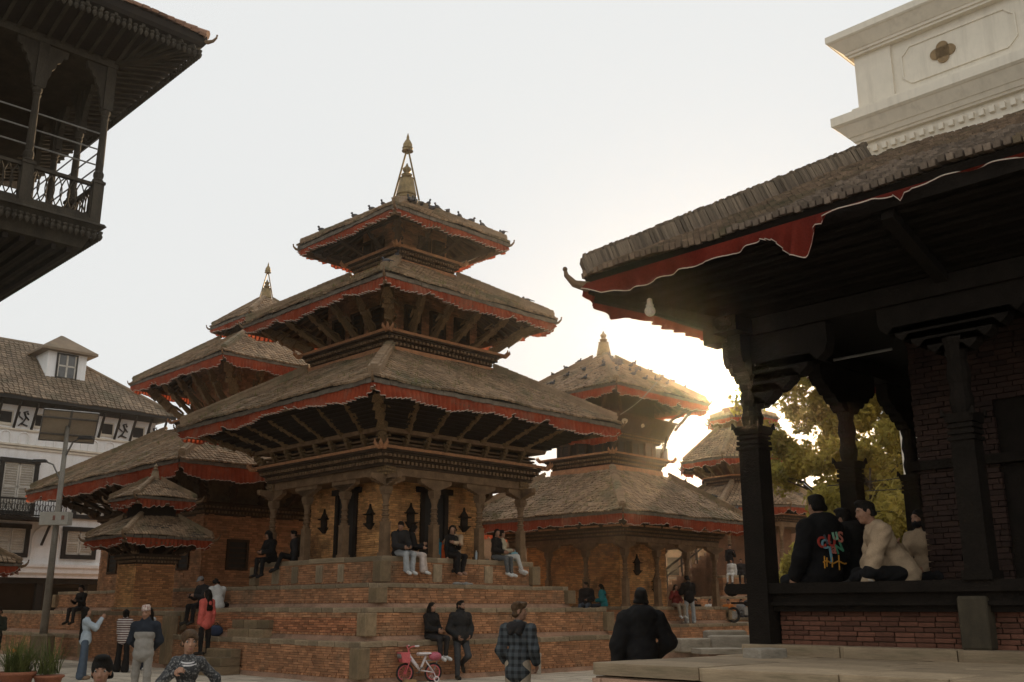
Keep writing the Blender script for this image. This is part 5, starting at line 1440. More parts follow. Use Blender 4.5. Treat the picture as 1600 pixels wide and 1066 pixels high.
    if wear.get('scarf'):
        a = [C(J['nek'] + Tq @ np.array((.10*math.cos(q), .085*math.sin(q) - .01, .0 + .015*math.sin(q)))*s, J['nek'] + Tq @ np.array((.10*math.cos(q+.7), .085*math.sin(q+.7) - .01, .0 + .015*math.sin(q+.7)))*s, .042, .042) for q in np.arange(0, 6.28, .7)]
        a += [C(J['nek'] + Tq @ np.array((x*.05, -.06, .0))*s, J['nek'] + Tq @ np.array((x*.06, -.10, -.08))*s, .05, .05) for x in (-1, 1)]
        garment('scarf', a, wear['scarf'], .004)
    if detail and wear.get('rib') is not None:
        def ring(nm, c, ax, rr, tr):
            ax = nrm(ax); u_ = nrm(np.cross(ax, (0.3, .2, 1.0))); w_ = np.cross(ax, u_); q_ = MB()
            q_.tube([c + (u_*math.cos(t_) + w_*math.sin(t_))*rr*s for t_ in np.linspace(0, 2*math.pi, 21)[:-1]], tr*s, 7, closed=True); q_.build(nm, wear['rib'], o, smooth=True)
        ring('collar', J['nek'] + Tq @ np.array((0, .008, .022))*s, Tq @ np.array((0, -.25, 1.0)), .072, .016)
        if slv >= 1:
            for q in 'LR': ring('cuff', J['wr'+q] - nrm(J['wr'+q]-J['el'+q])*.02*s, J['wr'+q]-J['el'+q], .036 + infl*.5, .011)
    # shoes
    if wear.get('shoe') is not None:
        for q in 'LR':
            up_ = np.array((0, 0, 1.0)); fd = J['fd'+q]; n_ = nrm(np.cross(np.cross(fd, up_), fd))
            a, bb = J['heel'+q] + n_*.022*s, J['toe'+q] + n_*.012*s
            sp = [C(a, bb, .041, .036), C(a + fd*.03*s + n_*.02*s, J['an'+q] + (0, 0, .0), .042, .044), C(bb - fd*.03*s, bb + fd*.02*s, .038, .03)]
            so = garment('shoe', sp, wear['shoe'], .003, k=.03, res=max(h*.7, .011), wk=0)
    # hair and headwear
    Ee = lambda c, r, q, *k: Ee0(c, tuple(x*hs for x in r), q, *k)
    s_ = s; s = s*hs
    fc = [('e', hl(0, .088, -.045), (.066*s, .085*s, .088*s), Hq)]
    hm = wear.get('hairmat', HAIR); hres = max(.0095, h*.62) if detail else h*.8
    cap_ = [Ee(hl(0, -.018, .042), (.079, .095, .084), Hq)]
    hw_ = .004*s
    if hair == 'short': garment('hair', cap_ + [Ee(hl(0, .035, .105), (.055, .05, .025), Hq, .03), C(hl(-.05, -.06, -.03), hl(.05, -.06, -.03), .038, .038)], hm, 0, k=.03, cut=fc + [('h', Hq @ np.array((0, 0, -1.0)), float(-(hl(0, 0, -.055) @ (Hq @ np.array((0, 0, 1.0))))))], res=hres, wk=hw_)
    elif hair == 'messy': garment('hair', cap_ + [Ee(hl(.01, .05, .105), (.07, .055, .035), Hq, .02), Ee(hl(-.04, .02, .115), (.035, .04, .03), Hq, .01), Ee(hl(.05, -.02, .105), (.04, .05, .035), Hq, .01), Ee(hl(0, -.07, .08), (.06, .045, .05), Hq, .02), C(hl(-.05, -.06, -.03), hl(.05, -.06, -.03), .04, .04)], hm, 0.003, k=.03, cut=fc, res=hres, wk=hw_*1.8)
    elif hair in ('long', 'bun', 'pony'):
        pr = cap_ + [C(hl(-.06, -.02, .05), hl(-.066, -.012, -.07), .030, .024), C(hl(.06, -.02, .05), hl(.066, -.012, -.07), .030, .024), C(hl(0, -.06, .02), hl(0, -.07, -.07), .065, .055)]
        if hair == 'long':
            L = g('hairlen', .30)
            for x in (-.055, 0, .055): pr.append(C(hl(x, -.065, -.03), J['nek'] + Tq @ np.array((x*1.25, -.10, -L + .06))*s, .048, .035))
            if g('hairfront', False):
                for x in (-1, 1): pr.append(C(hl(x*.066, .0, -.06), J['nek'] + Tq @ np.array((x*.085, .085, -L + .12))*s, .032, .03))
        elif hair == 'bun': pr.append(Ee(hl(0, -.105, .05), (.045, .045, .045), Hq, .01))
        else: pr.append(C(hl(0, -.10, .04), hl(0, -.14, -.12), .035, .02))
        garment('hair', pr, hm, 0, k=.035, cut=fc, res=hres, wk=hw_)
    elif hair == 'tied': garment('hair', cap_ + [Ee(hl(0, -.10, .045), (.05, .045, .05), Hq, .01), C(hl(-.05, -.06, -.02), hl(.05, -.06, -.02), .036, .036)], hm, -.002, k=.03, cut=[('e', hl(0, .09, -.03), (.067*s, .085*s, .095*s), Hq)], res=hres, wk=hw_)
    elif hair == 'topi':
        garment('hair', [Ee(hl(0, -.02, .02), (.076, .092, .07), Hq)], hm, 0, cut=fc, res=hres, wk=hw_)
        mb = MB(); M_ = Matrix([[*(Hq[r]*s), hd[r]] for r in range(3)] + [[0, 0, 0, 1]])
        mb.lathe([(.088, .055), (.090, .075), (.086, .12), (.070, .16), (.0, .168)], 20, M=M_ @ Sc(.92, 1.1, 1) @ Matrix.Rotation(.06, 4, 'Y')); mb.build('topi_cap', wear['capmat'], o, smooth=True)
    elif hair == 'cap':
        garment('cap', [Ee(hl(0, -.012, .055), (.084, .100, .075), Hq), C(hl(-.03, .09, .045), hl(.03, .09, .045), .02, .02), C(hl(-.025, .13, .035), hl(.025, .13, .035), .012, .012)], wear['capmat'], 0, k=.02, cut=[('e', hl(0, .07, -.06), (.09*s, .1*s, .08*s), Hq)], res=hres, wk=0)
        garment('hair', [Ee(hl(0, -.02, .02), (.076, .092, .07), Hq)], hm, 0, cut=fc, res=hres, wk=hw_)
    if wear.get('beard'): garment('beard', [Ee(hl(0, .03, -.065), (.058, .064, .045), Hq), C(hl(-.062, .0, -.01), hl(-.05, .03, -.06), .012, .016), C(hl(.062, .0, -.01), hl(.05, .03, -.06), .012, .016)], hm, .003, cut=[('e', hl(0, .11, -.012), (.045*s, .07*s, .05*s), Hq)], res=hres, wk=hw_)
    if wear.get('mask'): garment('face_mask', [Ee(hl(0, .032, -.052), (.062, .070, .058), Hq)], cloth('black_mask', (.015, .015, .016)), .004, cut=[('h', Hq @ np.array((0, -1.0, 0)), float(-(hl(0, .02, 0) @ (Hq @ np.array((0, 1.0, 0))))))], res=hres, wk=0)
    if detail:
        for x in (-.031, .031):
            e = MB(); e.ball(hl(x, .0625, .012), .0125*s, 10, 7); e.slot = 1; p = hl(x, .0705, .012); e.ball(p, .0066*s, 8, 6); e.build('eye', [EYEW, IRIS], o, smooth=True)
            e = MB(); e.tube([hl(x - .02, .078, .030), hl(x, .086, .037), hl(x + .02, .078, .030)], [.0025*s, .0042*s, .0025*s], 6); e.build('eyebrow', HAIR, o)
        if not wear.get('mask'):
            e = MB(); e.ball(hl(0, .0, 0), .001); e = MB(); V_ = []; 
            e.tube([hl(-.022, .082, -.053), hl(-.008, .0935, -.0505), hl(0, .0945, -.052), hl(.008, .0935, -.0505), hl(.022, .082, -.053)], [.002*s, .0055*s, .005*s, .0055*s, .002*s], 7); e.build('lips', LIPS, o, smooth=True)
    if wear.get('necklace'):
        e = MB(); 
        s = s_
        for rr, zz in ((.118, .0), (.132, -.03)): e.tube([J['nek'] + Tq @ np.array((rr*math.cos(q), rr*math.sin(q)*.95 + .015, zz - .055*max(0, math.sin(q))))*s for q in np.linspace(0, 2*math.pi, 25)[:-1]], .013*s, 7, closed=True)
        e.build('necklace', wear['necklace'], o, smooth=True)
    s = s_
    return o, J, root_M, Tq, s

def at_hand(J, M, q): return M @ Vector(J['wr'+q])
# ------------------------------------------------------------------ who is where
def ML(x, y, z): return XY(MU + x, MV + y, z)
def RL(x, y, z): return XY(RU + x, RV + y, z)
LF, RF = 134.5, 225.5            # headings looking out of a left-hand and a right-hand face
DEN = cloth('dark_jeans', (.035, .042, .055)); BLK = cloth('black_cloth', (.018, .017, .017)); BLK2 = cloth('charcoal_cloth', (.032, .03, .03))
PALEJ = cloth('pale_jeans', (.40, .41, .41)); BLUEJ = cloth('blue_jeans', (.10, .13, .17)); OFFW = cloth('off_white_cloth', (.62, .60, .56)); BEIGE = cloth('beige_knit', (.52, .37, .24)); KHAKI = cloth('khaki_cloth', (.36, .29, .21))
sitT = dict(sit=True, thL=(-.10, 1, -.12), thR=(.10, 1, -.12), snL=(0, .05, -1), snR=(0, .1, -1), ftL=(-.1, 1, -.35), ftR=(.1, 1, -.35))
def P(base, **k): q = dict(base); q.update(k); return q

# -- left foreground
o, J, M_, Tq, s = person('woman in a pale blue shirt and flared jeans holding up a phone at the left', (-10.18, 24.8, 0), 292, 1.64,
    dict(fem=True, uaL=(-.1, .75, -.55), faL=(.1, .55, .95), uaR=(.1, .8, -.45), faR=(-.1, .5, .95), lean=-3, hpitch=-6, hairlen=.52, thL=(-.06, .06, -1), thR=(.06, -.05, -1), curlL=1.0, curlR=.9),
    dict(top=('shirt', cloth('pale_blue_shirt', (.50, .57, .62))), bottom=('jeans', BLUEJ), flare=.045, bulk=.018, shoe=cloth('tan_shoe', (.3, .2, .13)), hem=.02), 'a', 'long', .014)
ph = MB(); ph.box(-.037, .037, -.005, .005, -.075, .075); pho = ph.build('phone', BLACKP); tag(pho, 'phone held up by the woman in the pale blue shirt', 'phone')
hp = M_ @ Vector((J['wrL'] + J['wrR']) / 2 + np.array((0, .03, .10))); pho.location = hp; pho.rotation_euler = (R(-12), 0, R(292))
STRIPE = stripes('striped_knit', (.60, .55, .50), (.10, .035, .03), 17, 'z', .5)
person('woman in a striped top and wide black trousers with her back turned', (-10.31, 27.6, 0), 345, 1.58, dict(fem=True, uaL=(-.1, .2, -1), faL=(.25, .8, -.3), uaR=(.15, .3, -1), faR=(-.1, .9, .1), hyaw=25, thL=(-.1, .05, -1), thR=(.1, -.02, -1)),
    dict(top=('striped_top', STRIPE), bottom=('trousers', BLK), flare=.06, bulk=.035, shoe=SHOEW, hem=.04), 'a', 'bun', .015)
person('woman in a white top standing behind the woman in stripes, facing left', (-9.98, 28.4, 0), 62, 1.63, dict(fem=True, hairlen=.36, uaL=(-.1, .4, -1), faL=(.2, .9, .2), uaR=(.1, .3, -1), faR=(-.2, .9, -.1)),
    dict(top=('shirt', OFFW), bottom=('jeans', DEN), flare=.02, bulk=.02, shoe=SHOEW), 'a', 'long', .016)
TOPI = mat('topi_weave', (.70, .62, .52), (.22, .07, .07), rough=.9, scale=46, fine=120, bump=.2)
person('older man in a patterned topi cap and a grey and navy track jacket', (-6.72, 19.0, 0), 188, 1.63, dict(uaL=(-.28, -.30, -1), faL=(.55, -.5, -.6), uaR=(.28, -.30, -1), faR=(-.55, -.5, -.6), hyaw=-14, hpitch=6, thL=(-.05, .10, -1), thR=(.06, -.10, -1), snR=(0, -.12, -1)),
    dict(top=('jacket', cloth('navy_jacket', (.03, .035, .045))), vest=cloth('grey_jacket', (.33, .30, .26)), bottom=('trousers', cloth('grey_trousers', (.32, .29, .25))), bulk=.028, flare=.02, shoe=SHOED, hem=.08, collar=True, capmat=TOPI), 'b', 'topi', .014, detail=1)
GIRLT = mat('sequin_bodice', (.03, .03, .032), (.02, .02, .02), rough=.5, scale=60, fine=100, stain=(.35, .33, .3), stain_scale=42)
person('girl in a dark sequinned top with a white bead necklace, walking towards us', (-3.32, 10.7, 0), 196, 1.36, dict(fem=True, heads=1.16, shw=.145, uaR=(.5, .25, -.75), faR=(-.75, .75, .55), uaL=(-.75, -.2, -.7), faL=(-.35, .0, -1), hyaw=10, hpitch=4, thL=(-.05, .3, -1), thR=(.05, -.25, -1), curlR=.9),
    dict(top=('tunic', GIRLT), bottom=('skirt_trousers', BLK), bulk=.012, hem=.12, shoe=SHOED, necklace=cloth('white_beads', (.7, .66, .64)), hairmat=HAIRB), 'a', 'tied', .011, detail=1)
person('boy with cropped black hair, only the top of his head in frame', (-2.9, 7.4, 0), 186, 1.25, dict(heads=1.12, shw=.15, hyaw=8, hpitch=2), dict(top=('tee', BLK2), bottom=('shorts', DEN), sleeve=.5, shoe=SHOED), 'b', 'short', .011, detail=1)
person('man in a dark green jumper standing with folded hands at the far left', (-15.7, 31.6, 0), 182, 1.62, dict(uaL=(-.2, .1, -1), faL=(.7, .7, .05), uaR=(.2, .1, -1), faR=(-.7, .7, .1)), dict(top=('jumper', cloth('dark_green_knit', (.05, .055, .04))), bottom=('trousers', BLK), bulk=.02, shoe=SHOED), 'c', 'short', .022)
person('woman in a coral jacket and black trousers standing on the temple steps', ML(-1.62, -5.0, .44), 62, 1.66, dict(fem=True, hairlen=.30, uaL=(-.1, -.05, -1), uaR=(.12, -.15, -1), faR=(.0, .1, -1), thL=(-.03, .04, -1), thR=(.03, -.06, -1)),
    dict(top=('jacket', cloth('coral_cloth', (.66, .14, .11))), bottom=('trousers', BLK), bulk=.032, hem=.14, shoe=SHOED, cuff=.012), 'b', 'long', .014)
person('person in a white jacket sitting on the ledge with head bent, behind the coral jacket', ML(-2.95, -3.95, 1.64), 40, 1.58, P(sitT, thL=(-.75, .7, .02), thR=(.75, .7, .02), snL=(.9, .1, -.12), snR=(-.9, .15, -.05), lean=18, hpitch=25, uaL=(-.1, .5, -1), faL=(.3, .9, .2), uaR=(.1, .5, -1), faR=(-.3, .9, .2)), dict(top=('jacket', OFFW), bottom=('trousers', BLK), bulk=.035, shoe=SHOED), 'b', 'messy', .016)
person('person in a black jacket and grey cap on the ledge behind the white jacket', ML(-3.6, -4.05, 1.64), 140, 1.66, P(sitT, lean=10, hpitch=15, uaL=(-.1, .4, -1), faL=(.3, .9, .2), uaR=(.1, .4, -1), faR=(-.3, .9, .2)), dict(top=('jacket', BLK2), bottom=('trousers', BLK), bulk=.03, shoe=SHOED, capmat=cloth('grey_cap', (.22, .21, .2))), 'b', 'cap', .018)
person('person in black sitting cross-armed by the low shrine wall, far left', (-14.72, 35.27, 1.55), 150, 1.6, P(sitT, lean=8, uaL=(-.2, .3, -1), faL=(.4, .8, .2), uaR=(.2, .3, -1), faR=(-.4, .8, .2)), dict(top=('jacket', BLK), bottom=('trousers', BLK2), shoe=SHOED), 'c', 'short', .025)

# -- on the middle temple
person('hooded person in black sitting on the top ledge by the left-hand column', ML(-2.38, -2.66, 2.93), LF + 4, 1.66, P(sitT, lean=12, hpitch=10, uaL=(-.15, .4, -1), faL=(.5, .8, -.1), uaR=(.15, .4, -1), faR=(-.5, .8, -.1)), dict(top=('hoodie', BLK), bottom=('trousers', BLK), bulk=.03, hood_up=True, shoe=BLK2), 'b', 'short', .017)
person('person in a dark jacket sitting behind the hooded one, leaning on the next column', ML(-1.62, -2.36, 2.93), LF - 30, 1.62, P(sitT, lean=6, thL=(-.1, 1, .25), snL=(0, .35, -1), thR=(.1, 1, .2), snR=(0, .4, -1)), dict(top=('jacket', BLK2), bottom=('trousers', BLK), bulk=.03, shoe=BLK2), 'b', 'short', .018)
person('man in a dark jacket and pale jeans on the ledge, left of a kissing couple', ML(2.80, -2.08, 2.93), RF + 4, 1.70, P(sitT, lean=14, side=8, hyaw=-50, hpitch=12, uaL=(-.15, .25, -1), faL=(.5, .8, -.3), uaR=(.2, .3, -1), faR=(-.3, .9, -.2), snL=(.1, -.05, -1), snR=(-.05, .05, -1)), dict(top=('jacket', BLK2), bottom=('jeans', PALEJ), bulk=.035, flare=.03, shoe=SHOEW), 'b', 'short', .015)
person('woman in a dark jacket and cream wide trousers leaning on the man with pale jeans', ML(2.74, -1.72, 2.93), RF + 40, 1.60, P(sitT, fem=True, lean=10, side=-10, hyaw=45, hpitch=5, hairlen=.2, uaL=(-.05, .4, -1), faL=(.3, .8, .3), uaR=(.1, .3, -1), faR=(-.2, .9, -.2)), dict(top=('jacket', BLK), bottom=('trousers', cloth('cream_trousers', (.62, .52, .46))), bulk=.025, flare=.05, shoe=SHOEW), 'a', 'long', .015)
person('woman all in black sitting on the ledge with her back against a man in beige', ML(2.84, -.34, 2.93), RF + 6, 1.64, P(sitT, fem=True, lean=4, hyaw=-40, hairlen=.25, uaL=(-.1, .4, -1), faL=(.5, .6, .2), snL=(.25, -.1, -1), snR=(.05, -.02, -1)), dict(top=('jumper', BLK), bottom=('trousers', BLK), flare=.03, shoe=cloth('skin_sandal', (.35, .2, .14))), 'a', 'long', .016)
person('man in a beige jumper with his arms round the woman in black', ML(2.62, .02, 2.93), LF + 20, 1.72, P(sitT, lean=10, hpitch=12, thL=(-.3, .9, .15), thR=(.5, .75, .35), snR=(.2, .3, -1), uaL=(-.35, .65, -.6), faL=(.2, .9, .1), uaR=(.15, .75, -.7), faR=(-.7, .7, .2)), dict(top=('jumper', BEIGE), bottom=('trousers', BLK), bulk=.02, shoe=SHOED), 'b', 'short', .015)
person('long-haired woman in a black jacket and grey jeans at the right end of the ledge', ML(2.80, 1.40, 2.93), RF + 14, 1.64, P(sitT, fem=True, hairlen=.40, hyaw=-35, lean=2, uaL=(-.1, .2, -1), faL=(.4, .9, -.2), uaR=(.1, .2, -1), faR=(-.4, .9, -.2), snL=(.1, .1, -1), snR=(0, .15, -1)), dict(top=('jacket', BLK), bottom=('jeans', cloth('grey_jeans', (.12, .125, .125))), bulk=.02, shoe=SHOEW), 'a', 'long', .015)
person('person in a cream jumper and white trousers at the right end of the ledge', ML(2.70, 1.76, 2.93), RF + 48, 1.62, P(sitT, lean=-4, hyaw=20, uaL=(-.1, .2, -1), faL=(.4, .9, .1), uaR=(.1, .2, -1), faR=(-.4, .9, .1), thL=(-.05, 1, .05), thR=(.05, 1, .1), snL=(.0, .25, -1), snR=(0, .35, -1)), dict(top=('jumper', cloth('cream_jumper', (.50, .42, .29))), bottom=('trousers', OFFW), bulk=.025, shoe=SHOEW), 'b', 'short', .015)
o, J, M_, Tq, s = person('long-haired woman in black sitting on the lowest tier above the pink bicycle', ML(4.60, -2.45, .90), RF + 6, 1.62, P(sitT, fem=True, hairlen=.42, hairfront=True, hpitch=4, uaL=(-.12, .25, -1), faL=(.45, .9, -.2), uaR=(.12, .25, -1), faR=(-.45, .9, -.2), snL=(.05, -.05, -1), snR=(-.02, .12, -1)), dict(top=('jacket', BLK), bottom=('jeans', BLK2), bulk=.028, hem=.02, shoe=SHOEW), 'a', 'long', .0135, detail=1)
person('bearded man in a black puffer jacket leaning on the brick tier, one foot up', ML(5.02, -1.88, 0), RF - 14, 1.78, dict(hyaw=28, lean=-3, uaL=(-.32, -.05, -1), faL=(.45, .65, -.6), uaR=(.32, -.05, -1), faR=(-.45, .6, -.6), thL=(-.05, .42, -1), snL=(-.1, -1, -.45), ftL=(0, .5, -.85), thR=(.02, .12, -1), snR=(.02, .05, -1)), dict(top=('puffer_jacket', cloth('black_puffer', (.022, .022, .022), rough=.6)), bottom=('trousers', cloth('slate_trousers', (.06, .062, .065))), bulk=.038, hem=.04, shoe=SHOED, beard=True, collar=True), 'b', 'short', .0135, detail=1)

# -- right of the middle
PLAID = stripes('plaid_flannel', (.018, .02, .022), (.075, .085, .09), 11, 'z', .55, second='x')
person('man in a dark plaid shirt-jacket looking to the right, his hair lit from behind', (.08, 14.1, 0), 338, 1.67, dict(hyaw=-72, lean=2, uaL=(-.22, -.12, -1), faL=(.1, .7, -.75), uaR=(.26, -.2, -1), faR=(-.1, .65, -.8), thL=(-.05, .06, -1), thR=(.06, -.06, -1)), dict(top=('shirt_jacket', PLAID), bottom=('trousers', KHAKI), bulk=.022, hem=.14, sleeve=.88, scarf=BLK2, shoe=SHOED, hairmat=HAIRB), 'b', 'messy', .0125, detail=1)
person('person in a big black coat standing behind the platform edge with their back to us', (1.62, 13.0, 0), 8, 1.84, dict(uaL=(-.34, .05, -1), faL=(.02, .2, -1), uaR=(.55, .12, -.95), faR=(-.45, .75, -.6), hyaw=-14, hroll=3), dict(top=('coat', BLK), bottom=('trousers', BLK), bulk=.045, hem=.16, hood_down=True, shoe=SHOED), 'b', 'short', .0125, detail=1)
person('man in a dark coat sitting in the shade of the right-hand temple', RL(1.23, -2.85, 1.69), 160, 1.72, P(sitT, hyaw=-40, uaL=(-.2, .2, -1), faL=(.4, .8, -.1)), dict(top=('coat', BLK2), bottom=('jeans', BLUEJ), bulk=.05, shoe=SHOED), 'b', 'short', .022)
person('woman in a teal jacket sitting facing the man in the dark coat', RL(2.05, -2.80, 1.69), 70, 1.58, P(sitT, fem=True, lean=8, hpitch=10, hairlen=.22, faL=(.3, .8, -.1), faR=(-.3, .8, -.1)), dict(top=('jacket', cloth('teal_jacket', (.03, .22, .24))), bottom=('jeans', DEN), bulk=.045, shoe=SHOED), 'a', 'long', .022)
person('woman in a dark red top and beige trousers sitting at the right-hand temple', RL(3.30, .03, 1.69), RF - 20, 1.58, P(sitT, fem=True, hairlen=.34, hairfront=True, lean=4, uaL=(-.2, .2, -1), faL=(.3, .8, -.3), uaR=(.5, .3, -.6), faR=(-.4, .3, .9), snL=(.05, .1, -1), snR=(.0, .25, -1)), dict(top=('jumper', cloth('dark_red_knit', (.24, .04, .035))), bottom=('trousers', KHAKI), bulk=.02, shoe=SHOEW), 'a', 'long', .02)
person('person in a black jacket and pale jeans standing beside the seated woman in red', RL(3.75, .30, 1.06), 20, 1.78, dict(hpitch=15, lean=5, uaL=(-.3, .3, -1), faL=(.3, .8, .3), uaR=(.2, .2, -1), faR=(-.2, .9, .1), thL=(-.1, .05, -1), thR=(.12, -.05, -1)), dict(top=('jacket', BLK), bottom=('jeans', PALEJ), bulk=.04, flare=.03, shoe=SHOEW), 'b', 'messy', .02)
# -- far away on the plinth of the eight-sided temple
for i, (lab, x, y, z, c1, c2, sit) in enumerate([
    ('tiny seated figure in white trousers, leftmost on the far temple ledge', 11.62, 53.95, 3.3, OFFW, OFFW, True),
    ('tiny standing figure in black behind the seated one in white trousers', 11.72, 54.7, 3.3, BLK, BLK2, False),
    ('tiny seated figure in dark clothes, second on the far temple ledge', 12.1, 53.95, 3.3, BLK2, BLK, True),
    ('tiny seated figure in a red top and white trousers on the far temple ledge', 12.62, 53.95, 3.3, cloth('scarlet_cloth', (.42, .05, .04)), OFFW, True),
    ('tiny seated figure in pink, right of the near pavilion column, far off', 15.6, 53.9, 3.3, cloth('pink_cloth', (.55, .28, .26)), OFFW, True),
    ('far seated figure in a white shirt among the crowd below the far temple', 9.5, 49.5, 1.2, OFFW, BLK2, True),
    ('far seated figure in orange among the crowd below the far temple', 10.4, 49.6, 1.2, cloth('orange_cloth', (.5, .16, .04)), DEN, True),
    ('far seated figure in black, left end of the crowd below the far temple', 8.9, 49.8, 1.2, BLK, BLK2, True),
    ('far seated figure in grey, next to the orange one below the far temple', 11.1, 50.0, 1.2, cloth('mid_grey', (.2, .2, .2)), BLK2, True),
    ('far seated figure in maroon, right end of the crowd below the far temple', 11.8, 49.4, 1.2, cloth('maroon_cloth', (.18, .04, .04)), DEN, True)]):
    person(lab, (x, y, z), 175 + (i*37) % 50 - 25, 1.62, P(sitT, lean=5) if sit else dict(uaL=(-.3, .2, -1), faL=(.5, .6, .9)), dict(top=('top', c1), bottom=('trousers', c2), bulk=.025, shoe=SHOED), 'b', 'short', .036, group='people around the far temple')
# -- under the foreground pavilion
o, J, M_, Tq, s = person('young man in a black hoodie with a coloured print on its back, under the pavilion', PL(.05, 1.50, 1.925) + Vector((0, 0, .01)), 26, 1.90, P(sitT, lean=3, hyaw=-8, hpitch=2, uaL=(-.28, .05, -1), faL=(.1, .6, -.8), uaR=(.34, .1, -1), faR=(-.15, .75, -.55)), dict(top=('hoodie', BLK), bottom=('trousers', BLK), bulk=.036, hem=.02, hood_down=True, shoe=SHOED), 'a', 'short', .0125, detail=1)
# the print: worn coloured letters and an orange line of stitches
def hoodie_print(o, J, Tq, s):
    che = J['che']
    def on_back(x, z): return che + Tq @ np.array((x, -.172, z))*s
    cols = {'red': (.55, .07, .05), 'blue': (.22, .42, .48), 'grey': (.12, .12, .13), 'green': (.10, .32, .18), 'mint': (.30, .55, .36), 'pink': (.62, .20, .14), 'amber': (.72, .33, .05)}
    mats = {k: cloth('print_' + k, v, bump=.1) for k, v in cols.items()}
    for ch, x, z, sz, rot, c in (('C', -.155, .0, .12, 10, 'red'), ('L', -.075, .035, .11, 20, 'grey'), ('U', -.02, .015, .12, -15, 'red'), ('u', .035, .085, .13, 8, 'mint'), ('S', .105, .06, .12, -6, 'pink'), ('C', -.115, -.015, .10, 0, 'blue'), ('J', -.05, -.105, .14, 5, 'blue'), ('a', .0, -.055, .12, -8, 'pink'), ('N', .07, -.05, .11, 20, 'green')):
        cu = bpy.data.curves.new('letter', 'FONT'); cu.body = ch; cu.size = sz*1.25; cu.extrude = .004; cu.offset = .004; cu.align_x = 'CENTER'; cu.align_y = 'CENTER'
        tmp = bpy.data.objects.new('letter', cu); me = bpy.data.meshes.new_from_object(tmp); bpy.data.objects.remove(tmp)
        me.materials.clear(); me.materials.append(mats[c])
        B = Matrix([[*r] for r in Tq]).to_4x4()
        l = link('print_letter', me, o, Tr(*on_back(x, z - .04)) @ B @ Matrix.Rotation(math.pi/2, 4, 'X') @ Matrix.Rotation(R(rot), 4, 'Z') @ Sc(s, s, s))
    mb = MB(); zz = -.23
    mb.tube([on_back(x, zz + .012*math.sin(x*40)) for x in np.linspace(-.16, .14, 14)], .008*s, 5)
    for x, h_ in ((-.15, .06), (-.12, .045), (-.05, .05), (.04, .075)): mb.tube([on_back(x, zz - h_), on_back(x + .012, zz + h_)], .007*s, 5)
    mb.build('print_stitches', mats['amber'], o)
hoodie_print(o, J, Tq, s)
person('person in a black jacket mostly hidden behind the carved pavilion column', PL(.1, 2.35, 1.925), 44, 1.74, P(sitT, lean=10, uaL=(-.2, .3, -1), faL=(.4, .8, .1), uaR=(.5, .2, -.9), faR=(-.5, .7, -.1)), dict(top=('jacket', BLK), bottom=('trousers', BLK), bulk=.06, hem=.02, shoe=SHOED, hood_down=True), 'b', 'short', .014)
person('young man in a beige sweater sitting under the pavilion, leaning forward to the left', PL(1.36, 1.06, 1.925), 84, 1.74, P(sitT, lean=30, hpitch=-18, hyaw=6, thL=(-.35, .95, .02), thR=(.4, .9, .02), snL=(.85, .15, -.1), snR=(-.8, -.25, -.1), uaL=(-.15, .42, -1), faL=(0, .35, -1), uaR=(.1, .2, -1), faR=(0, .25, -1), wrinkle=.007), dict(rib=cloth('pale_rib', (.62, .55, .46)), top=('sweater', cloth('oatmeal_sweater', (.50, .36, .23))), bottom=('trousers', BLK), bulk=.03, hem=.05, shoe=SHOED), 'b', 'short', .0115, detail=1)
person('woman with a black face mask and tan jacket sitting behind the beige sweater', PL(1.28, 1.95, 1.925), 128, 1.52, P(sitT, fem=True, thL=(-.6, .8, .02), thR=(.6, .8, .02), snL=(.85, .1, -.1), snR=(-.85, .1, -.08), lean=4, hyaw=-20, hairlen=.40, hairfront=True, uaL=(-.2, .15, -1), faL=(.3, .7, -.4), uaR=(.25, .25, -.95), faR=(-.2, .7, .6)), dict(top=('jacket', cloth('tan_jacket', (.42, .30, .19))), bottom=('trousers', BLK), bulk=.03, mask=True, shoe=SHOED), 'a', 'long', .012, detail=1)

# ------------------------------------------------------------------ things people brought
def bag(label, loc, rz, w, d, h, m, cat='bag'):
    t = thing('bag', label, cat, loc, rz); b = MB()
    for k in range(6):
        a, c = k/6, (k+1)/6; f = lambda t_: 1 - .35*max(0, t_ - .55) - .1*(t_ < .05)
        b.slab(rect(-w/2*f(a), w/2*f(a), -d/2*f(a), d/2*f(a)), h*a, rect(-w/2*f(c), w/2*f(c), -d/2*f(c), d/2*f(c)), h*c)
    b.build('bag_body', m, t)
    for sx in (-1, 1):
        b = MB(); b.tube([(sx*w*.25 - w*.10, 0, h*.95), (sx*w*.25 - w*.06, 0, h*1.25), (sx*w*.25 + w*.06, 0, h*1.25), (sx*w*.25 + w*.10, 0, h*.95)], .012, 5); b.build('handle', m, t)
    b = MB(); b.box(-w*.3, w*.3, -d/2 - .015, -d/2 + .02, h*.12, h*.5); b.build('pocket', m, t)
    return t
bag('light blue carrier bag at the right end of the top ledge', ML(2.66, 2.18, 2.93), -PHI + 1.57, .30, .18, .26, cloth('light_blue_plastic', (.24, .50, .60), rough=.4), 'carrier bag')
bag('turquoise rucksack standing against a column behind the couple', ML(2.56, -.60, 2.93), -PHI + 1.57, .26, .2, .42, cloth('turquoise_nylon', (.03, .26, .36), rough=.6), 'rucksack')
bag('bright orange jacket heaped beside the turquoise rucksack', ML(2.66, -.38, 2.93), -PHI + 1.2, .28, .2, .36, cloth('orange_nylon', (.75, .13, .03), rough=.6), 'jacket')
bt_ = thing('bottle', 'clear plastic water bottle standing on the top ledge by a column', 'bottle', ML(2.74, .68, 2.93)); b_ = MB(); b_.lathe([(.03, 0), (.036, .01), (.036, .12), (.033, .15), (.036, .18), (.014, .225)], 10); b_.build('bottle_body', cloth('pale_plastic', (.45, .52, .55), rough=.2), bt_, smooth=True)
